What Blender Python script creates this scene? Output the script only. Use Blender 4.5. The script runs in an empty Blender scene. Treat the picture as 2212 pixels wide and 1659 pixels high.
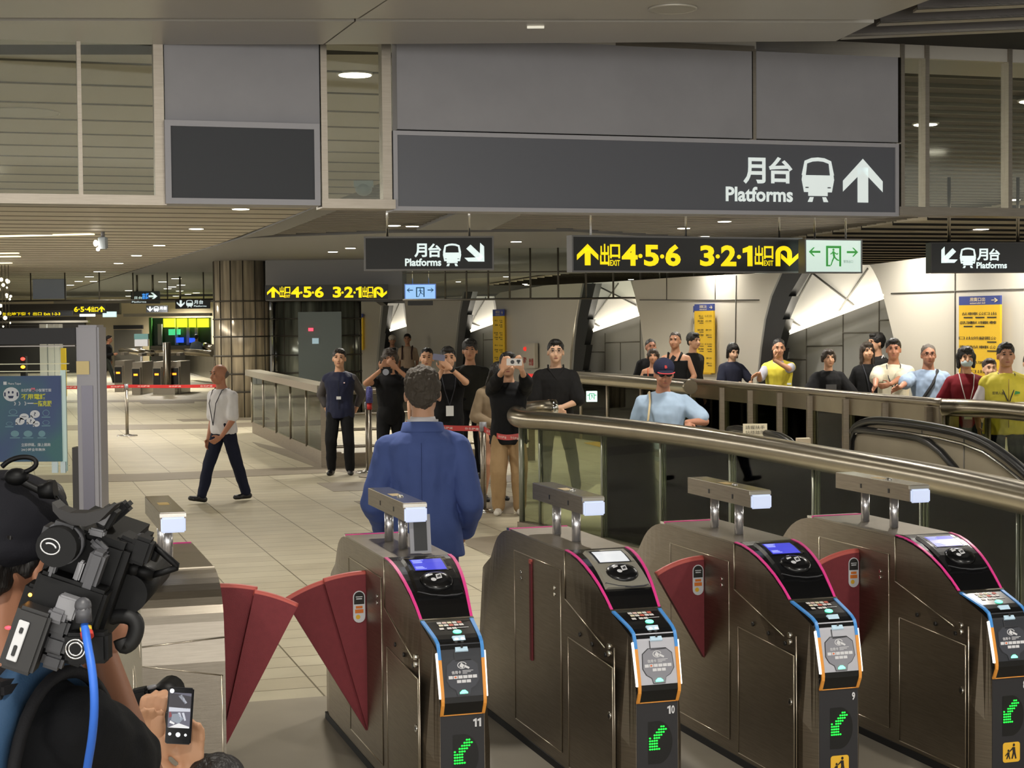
import bpy, bmesh, math, random
from mathutils import Vector, Matrix, noise, Euler
random.seed(7)
SC = bpy.context.scene
COL = SC.collection
PI = math.pi

# ------------------------------------------------------------------ camera model of the photograph (2212 x 1659)
FPX, CX, CY, HCAM = 3600.0, 1106.0, 829.5, 2.1
RHO = 0.009
PIT = math.atan((829.5 - 698) / FPX)
_f = Vector((0, math.cos(PIT), -math.sin(PIT)))
_u0 = Vector((0, math.sin(PIT), math.cos(PIT)))
_r0 = Vector((1, 0, 0))
_r = _r0 * math.cos(RHO) - _u0 * math.sin(RHO)
_u = _u0 * math.cos(RHO) + _r0 * math.sin(RHO)
CAMP = Vector((0, 0, HCAM))
def ray(x, y): return _f + _r * ((x - CX) / FPX) - _u * ((y - CY) / FPX)
def Pz(x, y, z):
    d = ray(x, y); return CAMP + d * ((z - HCAM) / d.z)
def Py(x, y, Y):
    d = ray(x, y); return CAMP + d * (Y / d.y)
def Ppl(x, y, P0, n):
    d = ray(x, y); return CAMP + d * ((P0 - CAMP).dot(n) / d.dot(n))
ANG = math.radians(17.2)                      # the gate line is turned this much to the view
UA = Vector((math.cos(ANG), math.sin(ANG), 0))
VA = Vector((-math.sin(ANG), math.cos(ANG), 0))

# ------------------------------------------------------------------ materials
def lin(v):
    v = v / 255.0
    return v / 12.92 if v <= 0.04045 else ((v + 0.055) / 1.055) ** 2.4
def rgb(c): return (lin(c[0]), lin(c[1]), lin(c[2]), 1)
MATS = {}
def mat(name, col=(128, 128, 128), rough=0.6, metal=0.0, emit=0.0, ecol=None, bump=0.0, bscale=40.0, var=0.0, vscale=6.0,
        spec=0.5, trans=0.0, coat=0.0, stretch=None):
    if name in MATS: return MATS[name]
    m = bpy.data.materials.new(name); m.use_nodes = True
    nt = m.node_tree; b = nt.nodes['Principled BSDF']
    b.inputs['Base Color'].default_value = rgb(col)
    b.inputs['Roughness'].default_value = rough
    b.inputs['Metallic'].default_value = metal
    b.inputs['Specular IOR Level'].default_value = spec
    if trans: b.inputs['Transmission Weight'].default_value = trans
    if coat: b.inputs['Coat Weight'].default_value = coat
    if emit:
        b.inputs['Emission Color'].default_value = rgb(ecol or col)
        b.inputs['Emission Strength'].default_value = emit
    if bump or var:
        tc = nt.nodes.new('ShaderNodeTexCoord')
        src = tc.outputs['Object']
        if stretch:
            mp = nt.nodes.new('ShaderNodeMapping'); mp.inputs['Scale'].default_value = stretch
            nt.links.new(src, mp.inputs['Vector']); src = mp.outputs['Vector']
    if var:
        n = nt.nodes.new('ShaderNodeTexNoise'); n.inputs['Scale'].default_value = vscale; n.inputs['Detail'].default_value = 4
        nt.links.new(src, n.inputs['Vector'])
        r = nt.nodes.new('ShaderNodeMapRange'); r.inputs[1].default_value = 0.3; r.inputs[2].default_value = 0.7
        r.inputs[3].default_value = 1 - var; r.inputs[4].default_value = 1 + var
        nt.links.new(n.outputs['Fac'], r.inputs[0])
        mx = nt.nodes.new('ShaderNodeMix'); mx.data_type = 'RGBA'; mx.blend_type = 'MULTIPLY'; mx.inputs[0].default_value = 1
        mx.inputs[6].default_value = rgb(col); nt.links.new(r.outputs[0], mx.inputs[7])
        nt.links.new(mx.outputs[2], b.inputs['Base Color'])
    if bump:
        n2 = nt.nodes.new('ShaderNodeTexNoise'); n2.inputs['Scale'].default_value = bscale; n2.inputs['Detail'].default_value = 3
        nt.links.new(src, n2.inputs['Vector'])
        bp = nt.nodes.new('ShaderNodeBump'); bp.inputs['Strength'].default_value = bump; bp.inputs['Distance'].default_value = 0.01
        nt.links.new(n2.outputs['Fac'], bp.inputs['Height']); nt.links.new(bp.outputs['Normal'], b.inputs['Normal'])
    MATS[name] = m
    return m
def glass_mat(name, col=(205, 220, 212), mixf=0.12, rough=0.02, plain=False):
    # a thin architectural pane: mostly clear, a little reflection
    if name in MATS: return MATS[name]
    m = bpy.data.materials.new(name); m.use_nodes = True
    nt = m.node_tree; nt.nodes.clear()
    o = nt.nodes.new('ShaderNodeOutputMaterial')
    t = nt.nodes.new('ShaderNodeBsdfTransparent'); t.inputs[0].default_value = rgb(col)
    g = nt.nodes.new('ShaderNodeBsdfGlossy'); g.inputs['Roughness'].default_value = rough; g.inputs['Color'].default_value = (0.9, 0.93, 0.9, 1)
    if plain:
        nt.links.new(t.outputs[0], o.inputs[0]); MATS[name] = m; return m
    fr = nt.nodes.new('ShaderNodeLayerWeight'); fr.inputs[0].default_value = 0.12
    ad = nt.nodes.new('ShaderNodeMath'); ad.operation = 'ADD'; ad.inputs[1].default_value = mixf; ad.use_clamp = True
    nt.links.new(fr.outputs['Fresnel'], ad.inputs[0])
    mx = nt.nodes.new('ShaderNodeMixShader'); nt.links.new(ad.outputs[0], mx.inputs[0])
    nt.links.new(t.outputs[0], mx.inputs[1]); nt.links.new(g.outputs[0], mx.inputs[2]); nt.links.new(mx.outputs[0], o.inputs[0])
    MATS[name] = m
    return m

STEEL = mat('brushed_steel', (150, 142, 130), 0.34, 1.0, bump=0.06, bscale=14, stretch=(3, 3, 60), var=0.08, vscale=3)
STEEL_D = mat('brushed_steel_dark', (143, 132, 117), 0.42, 1.0, bump=0.06, bscale=14, stretch=(3, 3, 60), var=0.12, vscale=2.5)
STEEL_L = mat('polished_steel', (215, 213, 208), 0.16, 1.0)
STEEL_EDGE = mat('steel_edge', (200, 190, 172), 0.3, 1.0)
TUBE = mat('handrail_steel', (148, 140, 124), 0.27, 1.0, var=0.06, vscale=5)
CHROME = mat('chrome', (225, 225, 225), 0.08, 1.0)
POSTC = mat('gantry_post_steel', (232, 230, 232), 0.24, .8)
ALU = mat('pale_aluminium', (150, 150, 155), 0.5, 0.4)
BLACK = mat('black_plastic', (20, 20, 21), 0.35)
BLACKM = mat('black_matt', (16, 16, 18), 0.7)
DARK = mat('charcoal_paint', (40, 40, 42), 0.55)
GLASS = glass_mat('clear_glass', (240, 246, 242), .03)
GLASS_T = glass_mat('tinted_glass', (212, 216, 198), 0.01)
GLASS_C = glass_mat('thin_clear_glass', (247, 250, 247), 0.0, plain=True)
GLASS_D = glass_mat('transom_glass', (238, 240, 236), 0.05, 0.06)

# ------------------------------------------------------------------ object helpers
def tag(o, label=None, cat=None, group=None, kind=None):
    if label: o['label'] = label
    if cat: o['category'] = cat
    if group: o['group'] = group
    if kind: o['kind'] = kind
    return o
def empty(name, loc=(0, 0, 0), rz=0.0, label=None, cat=None, group=None):
    o = bpy.data.objects.new(name, None); COL.objects.link(o)
    o.location = loc; o.rotation_euler = (0, 0, rz); o.empty_display_size = 0.1
    return tag(o, label, cat, group)
class MB:
    """collects shapes, then links them as ONE mesh object"""
    def __init__(s): s.v = []; s.f = []; s.m = []; s.mats = []; s.cur = 0; s.sm = []
    def use(s, m):
        if m not in s.mats: s.mats.append(m)
        s.cur = s.mats.index(m); return s
    def add(s, vs, fs, smooth=False):
        o = len(s.v); s.v += [tuple(v) for v in vs]
        for f in fs: s.f.append([i + o for i in f]); s.m.append(s.cur); s.sm.append(smooth)
    def box(s, c, d, M=None):
        x, y, z = d[0] / 2, d[1] / 2, d[2] / 2
        vs = [Vector((a * x, b * y, e * z)) for a in (-1, 1) for b in (-1, 1) for e in (-1, 1)]
        vs = [(M @ v if M else v) + Vector(c) for v in vs]
        s.add(vs, [(0, 1, 3, 2), (4, 6, 7, 5), (0, 4, 5, 1), (2, 3, 7, 6), (0, 2, 6, 4), (1, 5, 7, 3)]); return s
    def bbox(s, c, d, r, M=None):
        # box with chamfered edges
        bm = bmesh.new(); bmesh.ops.create_cube(bm, size=1)
        for v in bm.verts: v.co = Vector((v.co.x * d[0], v.co.y * d[1], v.co.z * d[2]))
        bmesh.ops.bevel(bm, geom=bm.edges[:], offset=r, segments=2, affect='EDGES')
        bm.verts.index_update()
        s.add([(M @ v.co if M else v.co) + Vector(c) for v in bm.verts], [[v.index for v in f.verts] for f in bm.faces], False); bm.free(); return s
    def prism(s, poly, n):
        """poly: 3D points of one cap; n: extrusion vector"""
        n = Vector(n); k = len(poly); a = [Vector(p) for p in poly]; b = [p + n for p in a]
        s.add(a + b, [list(range(k))[::-1], list(range(k, 2 * k))] + [(i, (i + 1) % k, k + (i + 1) % k, k + i) for i in range(k)]); return s
    def quad(s, *p): s.add([Vector(q) for q in p], [list(range(len(p)))]); return s
    def cyl(s, p0, p1, r0, r1=None, n=16, caps=True):
        p0, p1 = Vector(p0), Vector(p1); r1 = r0 if r1 is None else r1
        d = (p1 - p0).normalized(); a = d.orthogonal().normalized(); b = d.cross(a)
        vs = []
        for p, r in ((p0, r0), (p1, r1)):
            for i in range(n):
                t = 2 * PI * i / n; vs.append(p + (a * math.cos(t) + b * math.sin(t)) * r)
        s.add(vs, [(i, (i + 1) % n, n + (i + 1) % n, n + i) for i in range(n)], True)
        if caps: s.add(vs, [list(range(n))[::-1], list(range(n, 2 * n))])
        return s
    def tube(s, pts, r, n=12, caps=True):
        pts = [Vector(p) for p in pts]; rr = r if isinstance(r, (list, tuple)) else [r] * len(pts)
        vs = []; a = None
        for i, p in enumerate(pts):
            d = (pts[min(i + 1, len(pts) - 1)] - pts[max(i - 1, 0)]).normalized()
            if a is None: a = d.orthogonal().normalized()
            a = (a - d * a.dot(d)).normalized(); b = d.cross(a)
            for k in range(n):
                t = 2 * PI * k / n; vs.append(p + (a * math.cos(t) + b * math.sin(t)) * rr[i])
        m = len(pts)
        fs = [(i * n + k, i * n + (k + 1) % n, (i + 1) * n + (k + 1) % n, (i + 1) * n + k) for i in range(m - 1) for k in range(n)]
        s.add(vs, fs, True)
        if caps: s.add(vs, [list(range(n))[::-1], list(range((m - 1) * n, m * n))])
        return s
    def ball(s, c, r, n=12, m=8, M=None):
        r = Vector(r) if not isinstance(r, (int, float)) else Vector((r, r, r))
        vs = []; c = Vector(c)
        for j in range(m + 1):
            ph = PI * j / m
            for i in range(n):
                th = 2 * PI * i / n
                q = Vector((r.x * math.sin(ph) * math.cos(th), r.y * math.sin(ph) * math.sin(th), r.z * math.cos(ph)))
                vs.append((M @ q if M else q) + c)
        s.add(vs, [(j * n + i, (j + 1) * n + i, (j + 1) * n + (i + 1) % n, j * n + (i + 1) % n) for j in range(m) for i in range(n)], True); return s
    def disc(s, c, r, nrm=(0, 0, 1), n=24):
        c = Vector(c); d = Vector(nrm).normalized(); a = d.orthogonal().normalized(); b = d.cross(a)
        s.add([c + (a * math.cos(2 * PI * i / n) + b * math.sin(2 * PI * i / n)) * r for i in range(n)], [list(range(n))]); return s
    def rings(s, rs, caps=True, smooth=True):
        """rs: list of rings of equal length"""
        n = len(rs[0]); vs = [p for r in rs for p in r]
        s.add(vs, [(i * n + k, i * n + (k + 1) % n, (i + 1) * n + (k + 1) % n, (i + 1) * n + k) for i in range(len(rs) - 1) for k in range(n)], smooth)
        if caps: s.add(vs, [list(range(n))[::-1], list(range((len(rs) - 1) * n, len(rs) * n))])
        return s
    def build(s, name, m=None, parent=None, loc=(0, 0, 0), fix=True):
        me = bpy.data.meshes.new(name); me.from_pydata(s.v, [], s.f)
        if m is not None and not s.mats: s.mats = [m]
        for k in s.mats: me.materials.append(k)
        me.polygons.foreach_set('material_index', s.m)
        me.polygons.foreach_set('use_smooth', s.sm)
        if fix:
            bm = bmesh.new(); bm.from_mesh(me); bmesh.ops.remove_doubles(bm, verts=bm.verts, dist=1e-6)
            bmesh.ops.recalc_face_normals(bm, faces=bm.faces); bm.to_mesh(me); bm.free()
        me.update()
        o = bpy.data.objects.new(name, me); COL.objects.link(o); o.location = loc
        if parent: o.parent = parent
        return o
def Rz(a): return Matrix.Rotation(a, 3, 'Z')
def Rx(a): return Matrix.Rotation(a, 3, 'X')
def Ry(a): return Matrix.Rotation(a, 3, 'Y')

# ------------------------------------------------------------------ writing
_txt_cache = {}
def text_geo(s, bold):
    k = (s, bold)
    if k not in _txt_cache:
        cu = bpy.data.curves.new('t', 'FONT'); cu.body = s; cu.size = 1; cu.offset = bold; cu.resolution_u = 3
        cu.fill_mode = 'BOTH'
        ob = bpy.data.objects.new('t', cu); COL.objects.link(ob)
        dg = bpy.context.evaluated_depsgraph_get()
        me = bpy.data.meshes.new_from_object(ob.evaluated_get(dg))
        vs = [v.co.copy() for v in me.vertices]; fs = [list(p.vertices) for p in me.polygons]
        bpy.data.objects.remove(ob); bpy.data.curves.remove(cu); bpy.data.meshes.remove(me)
        _txt_cache[k] = (vs, fs)
    return _txt_cache[k]
def put_text(mb, s, box, fn, bold=0.0):
    """text stretched into box (x0,z0,x1,z1); fn(x,z) -> 3D point"""
    if s == '1':
        a, b, c, d = box; w, h = c - a, d - b
        for q in ([(.48, 0), (1, 0), (1, 1), (.62, 1)], [(0, .86), (0, .64), (.5, .70), (.66, .98)], [(.48, 0), (.62, 1), (.48, .9)]): mb.add([fn(a + x * w, b + z * h) for x, z in q], [list(range(len(q)))])
        return
    vs, fs = text_geo(s, bold)
    if not vs: return
    x0 = min(v.x for v in vs); x1 = max(v.x for v in vs); y0 = min(v.y for v in vs); y1 = max(v.y for v in vs)
    a, b, c, d = box
    mb.add([fn(a + (v.x - x0) / (x1 - x0) * (c - a), b + (v.y - y0) / (y1 - y0) * (d - b)) for v in vs], fs)
def put_poly(mb, pts, fn): mb.add([fn(x, z) for x, z in pts], [list(range(len(pts)))])
def box_pts(b): return [(b[0], b[1]), (b[2], b[1]), (b[2], b[3]), (b[0], b[3])]
def ell_pts(cx, cz, rx, rz, n=20): return [(cx + rx * math.cos(2 * PI * i / n), cz + rz * math.sin(2 * PI * i / n)) for i in range(n)]
# ================================================================== ROOM
def floor_material():
    m = bpy.data.materials.new('station_floor_tiles'); m.use_nodes = True
    nt = m.node_tree; b = nt.nodes['Principled BSDF']
    tc = nt.nodes.new('ShaderNodeTexCoord')
    mp = nt.nodes.new('ShaderNodeMapping'); mp.inputs['Rotation'].default_value = (0, 0, -ANG)
    mp.inputs['Location'].default_value = (0.12, 0.1, 0)
    nt.links.new(tc.outputs['Object'], mp.inputs['Vector'])
    br = nt.nodes.new('ShaderNodeTexBrick')
    br.offset = 0.0; br.inputs['Scale'].default_value = 1.0
    br.inputs['Brick Width'].default_value = 0.62; br.inputs['Row Height'].default_value = 0.31
    br.inputs['Mortar Size'].default_value = 0.006; br.inputs['Mortar Smooth'].default_value = 0.1; br.inputs['Bias'].default_value = 0.0
    br.inputs['Color1'].default_value = rgb((172, 164, 142)); br.inputs['Color2'].default_value = rgb((164, 155, 133)); br.inputs['Mortar'].default_value = rgb((100, 92, 74))
    nt.links.new(mp.outputs['Vector'], br.inputs['Vector'])
    n = nt.nodes.new('ShaderNodeTexNoise'); n.inputs['Scale'].default_value = 2.2; n.inputs['Detail'].default_value = 5
    nt.links.new(tc.outputs['Object'], n.inputs['Vector'])
    r = nt.nodes.new('ShaderNodeMapRange'); r.inputs[1].default_value = .3; r.inputs[2].default_value = .7; r.inputs[3].default_value = .9; r.inputs[4].default_value = 1.08
    nt.links.new(n.outputs['Fac'], r.inputs[0])
    mx = nt.nodes.new('ShaderNodeMix'); mx.data_type = 'RGBA'; mx.blend_type = 'MULTIPLY'; mx.inputs[0].default_value = 1
    nt.links.new(br.outputs['Color'], mx.inputs[6]); nt.links.new(r.outputs[0], mx.inputs[7])
    nt.links.new(mx.outputs[2], b.inputs['Base Color'])
    b.inputs['Roughness'].default_value = 0.42; b.inputs['Specular IOR Level'].default_value = 0.35
    return m
FLOOR = floor_material()
FLOOR_BAND = mat('dark_floor_band', (118, 108, 92), 0.5, var=0.07, vscale=4, bump=0.05, bscale=30)
FLOOR_DARK = mat('dark_paid_area_floor', (140, 132, 117), 0.45, var=0.12, vscale=1.6)

# well of the escalators (open floor): corners in plan
WELL = [(1.95, 17.3), (5.0, 19.2), (5.6, 13.5), (4.3, 6.5), (3.35, 6.5), (2.3, 12.4)]
def build_floor():
    bm = bmesh.new()
    outer = [(-90, -6), (60, -6), (60, 150), (-90, 150)]
    vo = [bm.verts.new((x, y, 0)) for x, y in outer]; vi = [bm.verts.new((x, y, 0)) for x, y in WELL]
    eo = [bm.edges.new((vo[i], vo[(i + 1) % 4])) for i in range(4)]
    ei = [bm.edges.new((vi[i], vi[(i + 1) % len(vi)])) for i in range(len(vi))]
    bmesh.ops.triangle_fill(bm, use_beauty=True, edges=eo + ei)
    for f in list(bm.faces):
        if f.normal.z < 0: f.normal_flip()
    me = bpy.data.meshes.new('floor'); bm.to_mesh(me); bm.free(); me.materials.append(FLOOR)
    o = bpy.data.objects.new('floor', me); COL.objects.link(o); tag(o, kind='structure')
build_floor()
def band(pix, name, m, z=0.004):
    mb = MB(); mb.use(m); pts = [Pz(x, y, 0) for x, y in pix]
    mb.prism([(p.x, p.y, 0.0005) for p in pts], (0, 0, z)); return tag(mb.build(name), kind='structure')
# darker stone bands across the hall floor
band([(-400, 1034), (300, 1024), (700, 1008), (705, 1022), (300, 1040), (-400, 1052)], 'floor.001', FLOOR_BAND)
band([(-200, 922), (450, 916), (560, 912), (560, 921), (450, 926), (-200, 934)], 'floor.002', FLOOR_BAND)
band([(-100, 867), (460, 863), (460, 867), (-100, 872)], 'floor.003', FLOOR_BAND)
band([(300, 868), (420, 867), (420, 871), (308, 873)], 'floor.003b'[:9], FLOOR_BAND)
band([(380, 906), (520, 903), (560, 907), (395, 911)], 'floor.004', FLOOR_BAND)
band([(545, 955), (640, 975), (720, 1003), (800, 1026), (700, 1016), (560, 965)], 'floor.005', FLOOR_BAND, .003)
band([(684, 1044), (800, 1041), (1000, 1033), (1120, 1026), (1120, 1040), (1000, 1050), (800, 1060), (720, 1062)], 'floor.006', FLOOR_BAND)
band([(765, 1083), (1000, 1078), (1110, 1072), (1110, 1110), (1000, 1108), (815, 1108)], 'floor.007', FLOOR_BAND)
band([(1000, 1165), (1070, 1158), (1110, 1150), (1110, 1200), (1060, 1200), (1010, 1180)], 'floor.008', FLOOR_BAND, .003)
def dark_front():
    # the darker stone the gates stand on, edge along the gate line
    E0 = Pz(600, 1513, 0)
    mb = MB(); mb.use(FLOOR_DARK)
    a = E0 - UA * 14; b = E0 + UA * 3.6
    c = b - VA * 12; d = a - VA * 12
    mb.prism([(p.x, p.y, .0005) for p in (a, b, c, d)], (0, 0, .004))
    return tag(mb.build('floor.009'), kind='structure')
dark_front()
# green-grey floor inside the near glass railing
FLOOR_IN = mat('grey_floor_by_escalator', (205, 198, 174), 0.7, var=0.08, vscale=2)
mb = MB(); mb.use(FLOOR_IN)
pp = [Pz(1175, 1130, 0), Pz(1290, 1046, 0), Pz(1480, 1046, 0)]
pp = [(p.x, p.y, .0005) for p in pp] + [(1.93, 17.3, .0005), (2.28, 12.4, .0005), (1.2, 10.6, .0005), (0.15, 15.2, .0005)]
mb.prism(pp, (0, 0, .004)); tag(mb.build('floor.010'), kind='structure')
YEL_TACT = mat('yellow_tactile', (190, 150, 40), 0.6)
band([(1262, 957), (1300, 954), (1332, 963), (1296, 966)], 'floor.011', YEL_TACT, .006)

# walls of the well below floor
WELLW = mat('well_side', (150, 145, 122), 0.6)
mb = MB(); mb.use(WELLW)
for i in range(len(WELL)):
    a, b = WELL[i], WELL[(i + 1) % len(WELL)]
    mb.quad((a[0], a[1], -.001), (b[0], b[1], -.001), (b[0], b[1], -5), (a[0], a[1], -5))
mb.quad(*[(x, y, -5) for x, y in WELL])
tag(mb.build('wall_well'), kind='structure')

# ------------------------------------------------------------------ ceilings
CZ = 3.6
PL_L = mat('ceiling_plank_beige', (176, 170, 158), 0.5, 0.1)
PL_LE = mat('ceiling_plank_joint', (128, 122, 110), .6)
PL_D = mat('ceiling_plank_brown', (78, 70, 60), 0.5, 0.1)
PL_DE = mat('ceiling_plank_edge', (160, 154, 142), 0.45, 0.2)
PL_R = mat('ceiling_louvre_taupe', (224, 214, 194), 0.5, 0.1)
CAVITY = mat('ceiling_cavity', (38, 35, 31), 0.9)
GREYPL = mat('ceiling_grey_plate', (112, 112, 114), 0.55)
SOFFIT = mat('soffit_panel', (190, 186, 178), 0.36, 0.25, var=0.04, vscale=1.2)
# continuous cavity above
mb = MB(); mb.use(CAVITY); mb.box((-15, 76, CZ + .42), (150, 150, .04)); tag(mb.build('ceiling'), kind='structure')
BL0 = Pz(690, 445, CZ)                # line between beige planks and the dark plate runs along VA
def line_x(P0, Y, d=VA): return P0.x + d.x * (Y - P0.y) / d.y
RB0 = Pz(1974, 475, CZ)
RDIR = (Pz(1746, 510, CZ) - RB0).normalized()
def planks(name, u0f, u1f, Y0, Y1, pitch, frac, m, z, th, edge=None, eh=.012):
    """planks along UA, stepped along Y (measured on the line X=0)"""
    mb = MB(); y = Y0
    tn = UA.y / UA.x
    while y < Y1:
        x0, x1 = u0f(y), u1f(y)
        if x1 - x0 > .05:
            # the two long edges follow UA
            def pt(x, yy): return Vector((x, yy + x * tn, z))
            w = pitch * frac
            xs0, xs1 = u0f(y + x0 * tn if False else y), u1f(y)
            mb.use(m)
            q = [pt(xs0, y), pt(xs1, y), pt(u1f(y + w), y + w), pt(u0f(y + w), y + w)]
            mb.prism(q, (0, 0, th))
            if edge:
                mb.use(edge)
                q = [pt(xs0, y - .02), pt(xs1, y - .02), pt(xs1, y), pt(xs0, y)]
                mb.prism([p - Vector((0, 0, eh)) for p in q], (0, 0, th + eh))
        y += pitch
    return tag(mb.build(name), kind='structure')
tnU = UA.y / UA.x
def xl(base, d):
    # X on the boundary line (through base, direction d) met by the plank line that crosses X=0 at y
    def f(y):
        # base.x + s d.x = X ; base.y + s d.y = y + X tn
        s = (y + base.x * tnU - base.y) / (d.y - d.x * tnU)
        return base.x + s * d.x
    return f
fBL = xl(BL0, VA); fRB = xl(RB0, RDIR)
planks('ceiling.001', lambda y: -45, fBL, 9.3, 120, .95, .97, PL_L, CZ, .05, PL_LE, .009)
planks('ceiling.002', fBL, fRB, 9.3, 30.5, .42, .7, PL_D, CZ + .03, .05, PL_DE)
planks('ceiling.003', fRB, lambda y: 22, 9.3, 66, 1.35, .97, PL_R, CZ, .05, CAVITY, .035)
# flat dark-grey plate beyond the brown planks, and its diagonal arm
gx = lambda px, py: Pz(px, py, CZ - .02)
mb = MB(); mb.use(GREYPL)
g = [gx(520, 515), gx(850, 503), gx(1230, 500), gx(1640, 526), gx(1600, 575), gx(1000, 602), gx(800, 628), gx(200, 640), gx(60, 655)]
mb.prism(g, (0, 0, .1))
g = [gx(520, 515), gx(690, 445), gx(735, 452), gx(590, 508)]
mb.prism(g, (0, 0, .08))
g = [gx(900, 497), gx(985, 462), gx(1130, 462), gx(1060, 497)]
mb.prism(g, (0, 0, .08))
tag(mb.build('ceiling.004'), kind='structure')
# far ceiling beyond the plate
mb = MB(); mb.use(mat('ceiling_far', (150, 146, 136), .4, .2)); mb.box((-25, 115, CZ + .1), (130, 130, .05)); tag(mb.build('ceiling.005'), kind='structure')

# near soffit: four big panels with a recess between the front and back row
SZ = 3.4
def sof(pix, name, z=SZ, th=.14):
    mb = MB(); mb.use(SOFFIT); mb.prism([Pz(x, y, z) for x, y in pix], (0, 0, th)); return tag(mb.build(name), kind='structure')
sof([(-700, 97), (698, 96), (765, 46), (-700, 44)], 'ceiling.006')
sof([(702, 96), (1805, 89), (1888, 49), (769, 46)], 'ceiling.007')
sof([(-900, 36), (772, 40), (834, 0), (960, -1500), (-900, -1500)], 'ceiling.008', SZ - .012)
sof([(777, 40), (1848, 42), (1893, 42), (2030, -8), (3300, -1500), (970, -1500), (838, 0)], 'ceiling.009', SZ - .012)
mb = MB(); mb.use(CAVITY); mb.prism([Pz(x, y, SZ + .16) for x, y in ((-1200, 118), (2600, 118), (3300, -1500), (-1200, -1500))], (0, 0, .03)); tag(mb.build('ceiling.010'), kind='structure')
# louvres at the right end of the soffit
LOUV = mat('louvre_blade', (180, 174, 164), .4, .3)
LOUVS = mat('louvre_side', (92, 88, 86), .5, .2)
for k, (xa, ya, xb, yb) in enumerate([(1815, 86, 2700, 48), (1893, 57, 2700, 22), (1972, 28, 2700, -6), (2050, 0, 2700, -40), (2120, -30, 2750, -70)]):
    z = 3.44
    a, b = Pz(xa, ya, z), Pz(xb, yb, z); dv = Vector((0, -.085, 0)); dz = Vector((0, 0, .16))
    mb = MB(); mb.use(LOUV); mb.prism([a, b, b + dv, a + dv], (0, 0, .012))
    mb.use(LOUVS); mb.prism([a + dv + Vector((0, 0, .0)), b + dv, b + dv + dz, a + dv + dz], (0, .01, 0))
    tag(mb.build('ceiling.%03d' % (11 + k)), kind='structure')

# ------------------------------------------------------------------ fascia over the gates (plane along UA)
F0 = Py(850, 455, 8.08); F0.z = 2.65
FN = VA
def FP(px, py, off=0.0): return Ppl(px, py, F0 + VA * off, FN)
def fx(px, py): return (FP(px, py) - F0).dot(UA)
def fpt(x, z, off=0.0): return F0 + UA * x + Vector((0, 0, z - 2.65)) + VA * off
CONC = mat('grey_fascia_cladding', (146, 145, 149), 0.45, 0.1, var=0.05, vscale=5)
SIGNPANEL = mat('slate_sign_panel', (84, 86, 94), 0.34, 0.0, spec=.6)
SIGNBLANK = mat('blank_sign_panel', (44, 47, 53), 0.5)
def fbox(mb, x0, z0, x1, z1, d0, d1):
    mb.prism([fpt(x0, z0, d0), fpt(x1, z0, d0), fpt(x1, z1, d0), fpt(x0, z1, d0)], VA * (d1 - d0))
XB0, XB1 = fx(850, 300), fx(1940, 390)         # big sign
XS0, XS1 = fx(358, 350), fx(692, 350)          # blank sign
XM = fx(1629, 200)
ZT = 3.035
mb = MB(); mb.use(CONC)
fbox(mb, XB0 + .02, ZT + .006, XM - .012, 3.49, .0, .16); fbox(mb, XM + .012, ZT + .006, XB1, 3.62, 0.0, .16)
fbox(mb, XS0, ZT + .006, XS1, 3.49, 0, .16)
tag(mb.build('wall_fascia'), kind='structure')
mb = MB(); mb.use(STEEL)   # slim bright trims round the cladding
fbox(mb, XM - .009, ZT, XM + .009, 3.5, -.006, .1)
fbox(mb, fx(1330, 110), 3.487, XM, 3.515, -.008, .1)
tag(mb.build('trim_1'), kind='structure')
# mullions and bottom rail of the glazed transoms
mb = MB(); mb.use(STEEL)
for px, w in ((173, .018), (344, .045), (700, .03), (835, .045), (1948, .022), (2001, .024), (2180, .024), (-40, .02)):
    x = fx(px, 300); fbox(mb, x - w / 2, 2.68, x + w / 2, 3.62, -.012, .06)
fbox(mb, -6, 2.66, XS0, 2.705, -.02, .12); fbox(mb, XS1, 2.655, XB0, 2.70, -.03, .12); fbox(mb, XB1, 2.655, 8, 2.70, -.02, .12)
fbox(mb, -6, 3.45, XB0, 3.5, -.01, .1); fbox(mb, XB1, 3.56, 8, 3.62, -.01, .1)
tag(mb.build('trim_2'), kind='structure')
for k, (a, b) in enumerate(((-6, fx(173, 300)), (fx(173, 300), XS0), (XS1, XB0), (XB1, fx(2001, 300)), (fx(2001, 300), fx(2180, 300)), (fx(2180, 300), 8))):
    mb = MB(); mb.use(GLASS_D); fbox(mb, a, 2.70, b, 3.5 if k < 3 else 3.6, .02, .03); tag(mb.build('window_%d' % (k + 1)), kind='structure')
# header beam between soffit and fascia top
mb = MB(); mb.use(SOFFIT); fbox(mb, -7, 3.49, 8, 3.7, .0, .5); tag(mb.build('trim_3'), kind='structure')
# ================================================================== CURVED SIDE WALL (right, runs away from the camera)
WD = Vector((-8.2, 22, 0)).normalized()                # direction of the wall line
WN = Vector((WD.y, -WD.x, 0))                          # pointing right / away from the hall
W0 = Py(1655, 760, 28.0); W0.z = 0
def WP(px, py, off=0.0): return Ppl(px, py, W0 + WN * off, WN)
WHITE = mat('white_wall_panel', (196, 190, 176), 0.28, 0.0, spec=.6, var=.03, vscale=.7)
WGREY = mat('grey_stone_wall', (126, 125, 121), 0.6, var=.06, vscale=1.3)
SEAM = mat('wall_seam', (92, 88, 80), .7)
def wpoly(mb, pix, off, th): mb.prism([WP(x, y, off) for x, y in pix], WN * th)
def wline(mb, x0, y0, x1, y1, off, w=.03):
    a, b = WP(x0, y0, off), WP(x1, y1, off); mb.cyl(a, b, w / 2, n=6)
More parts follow.
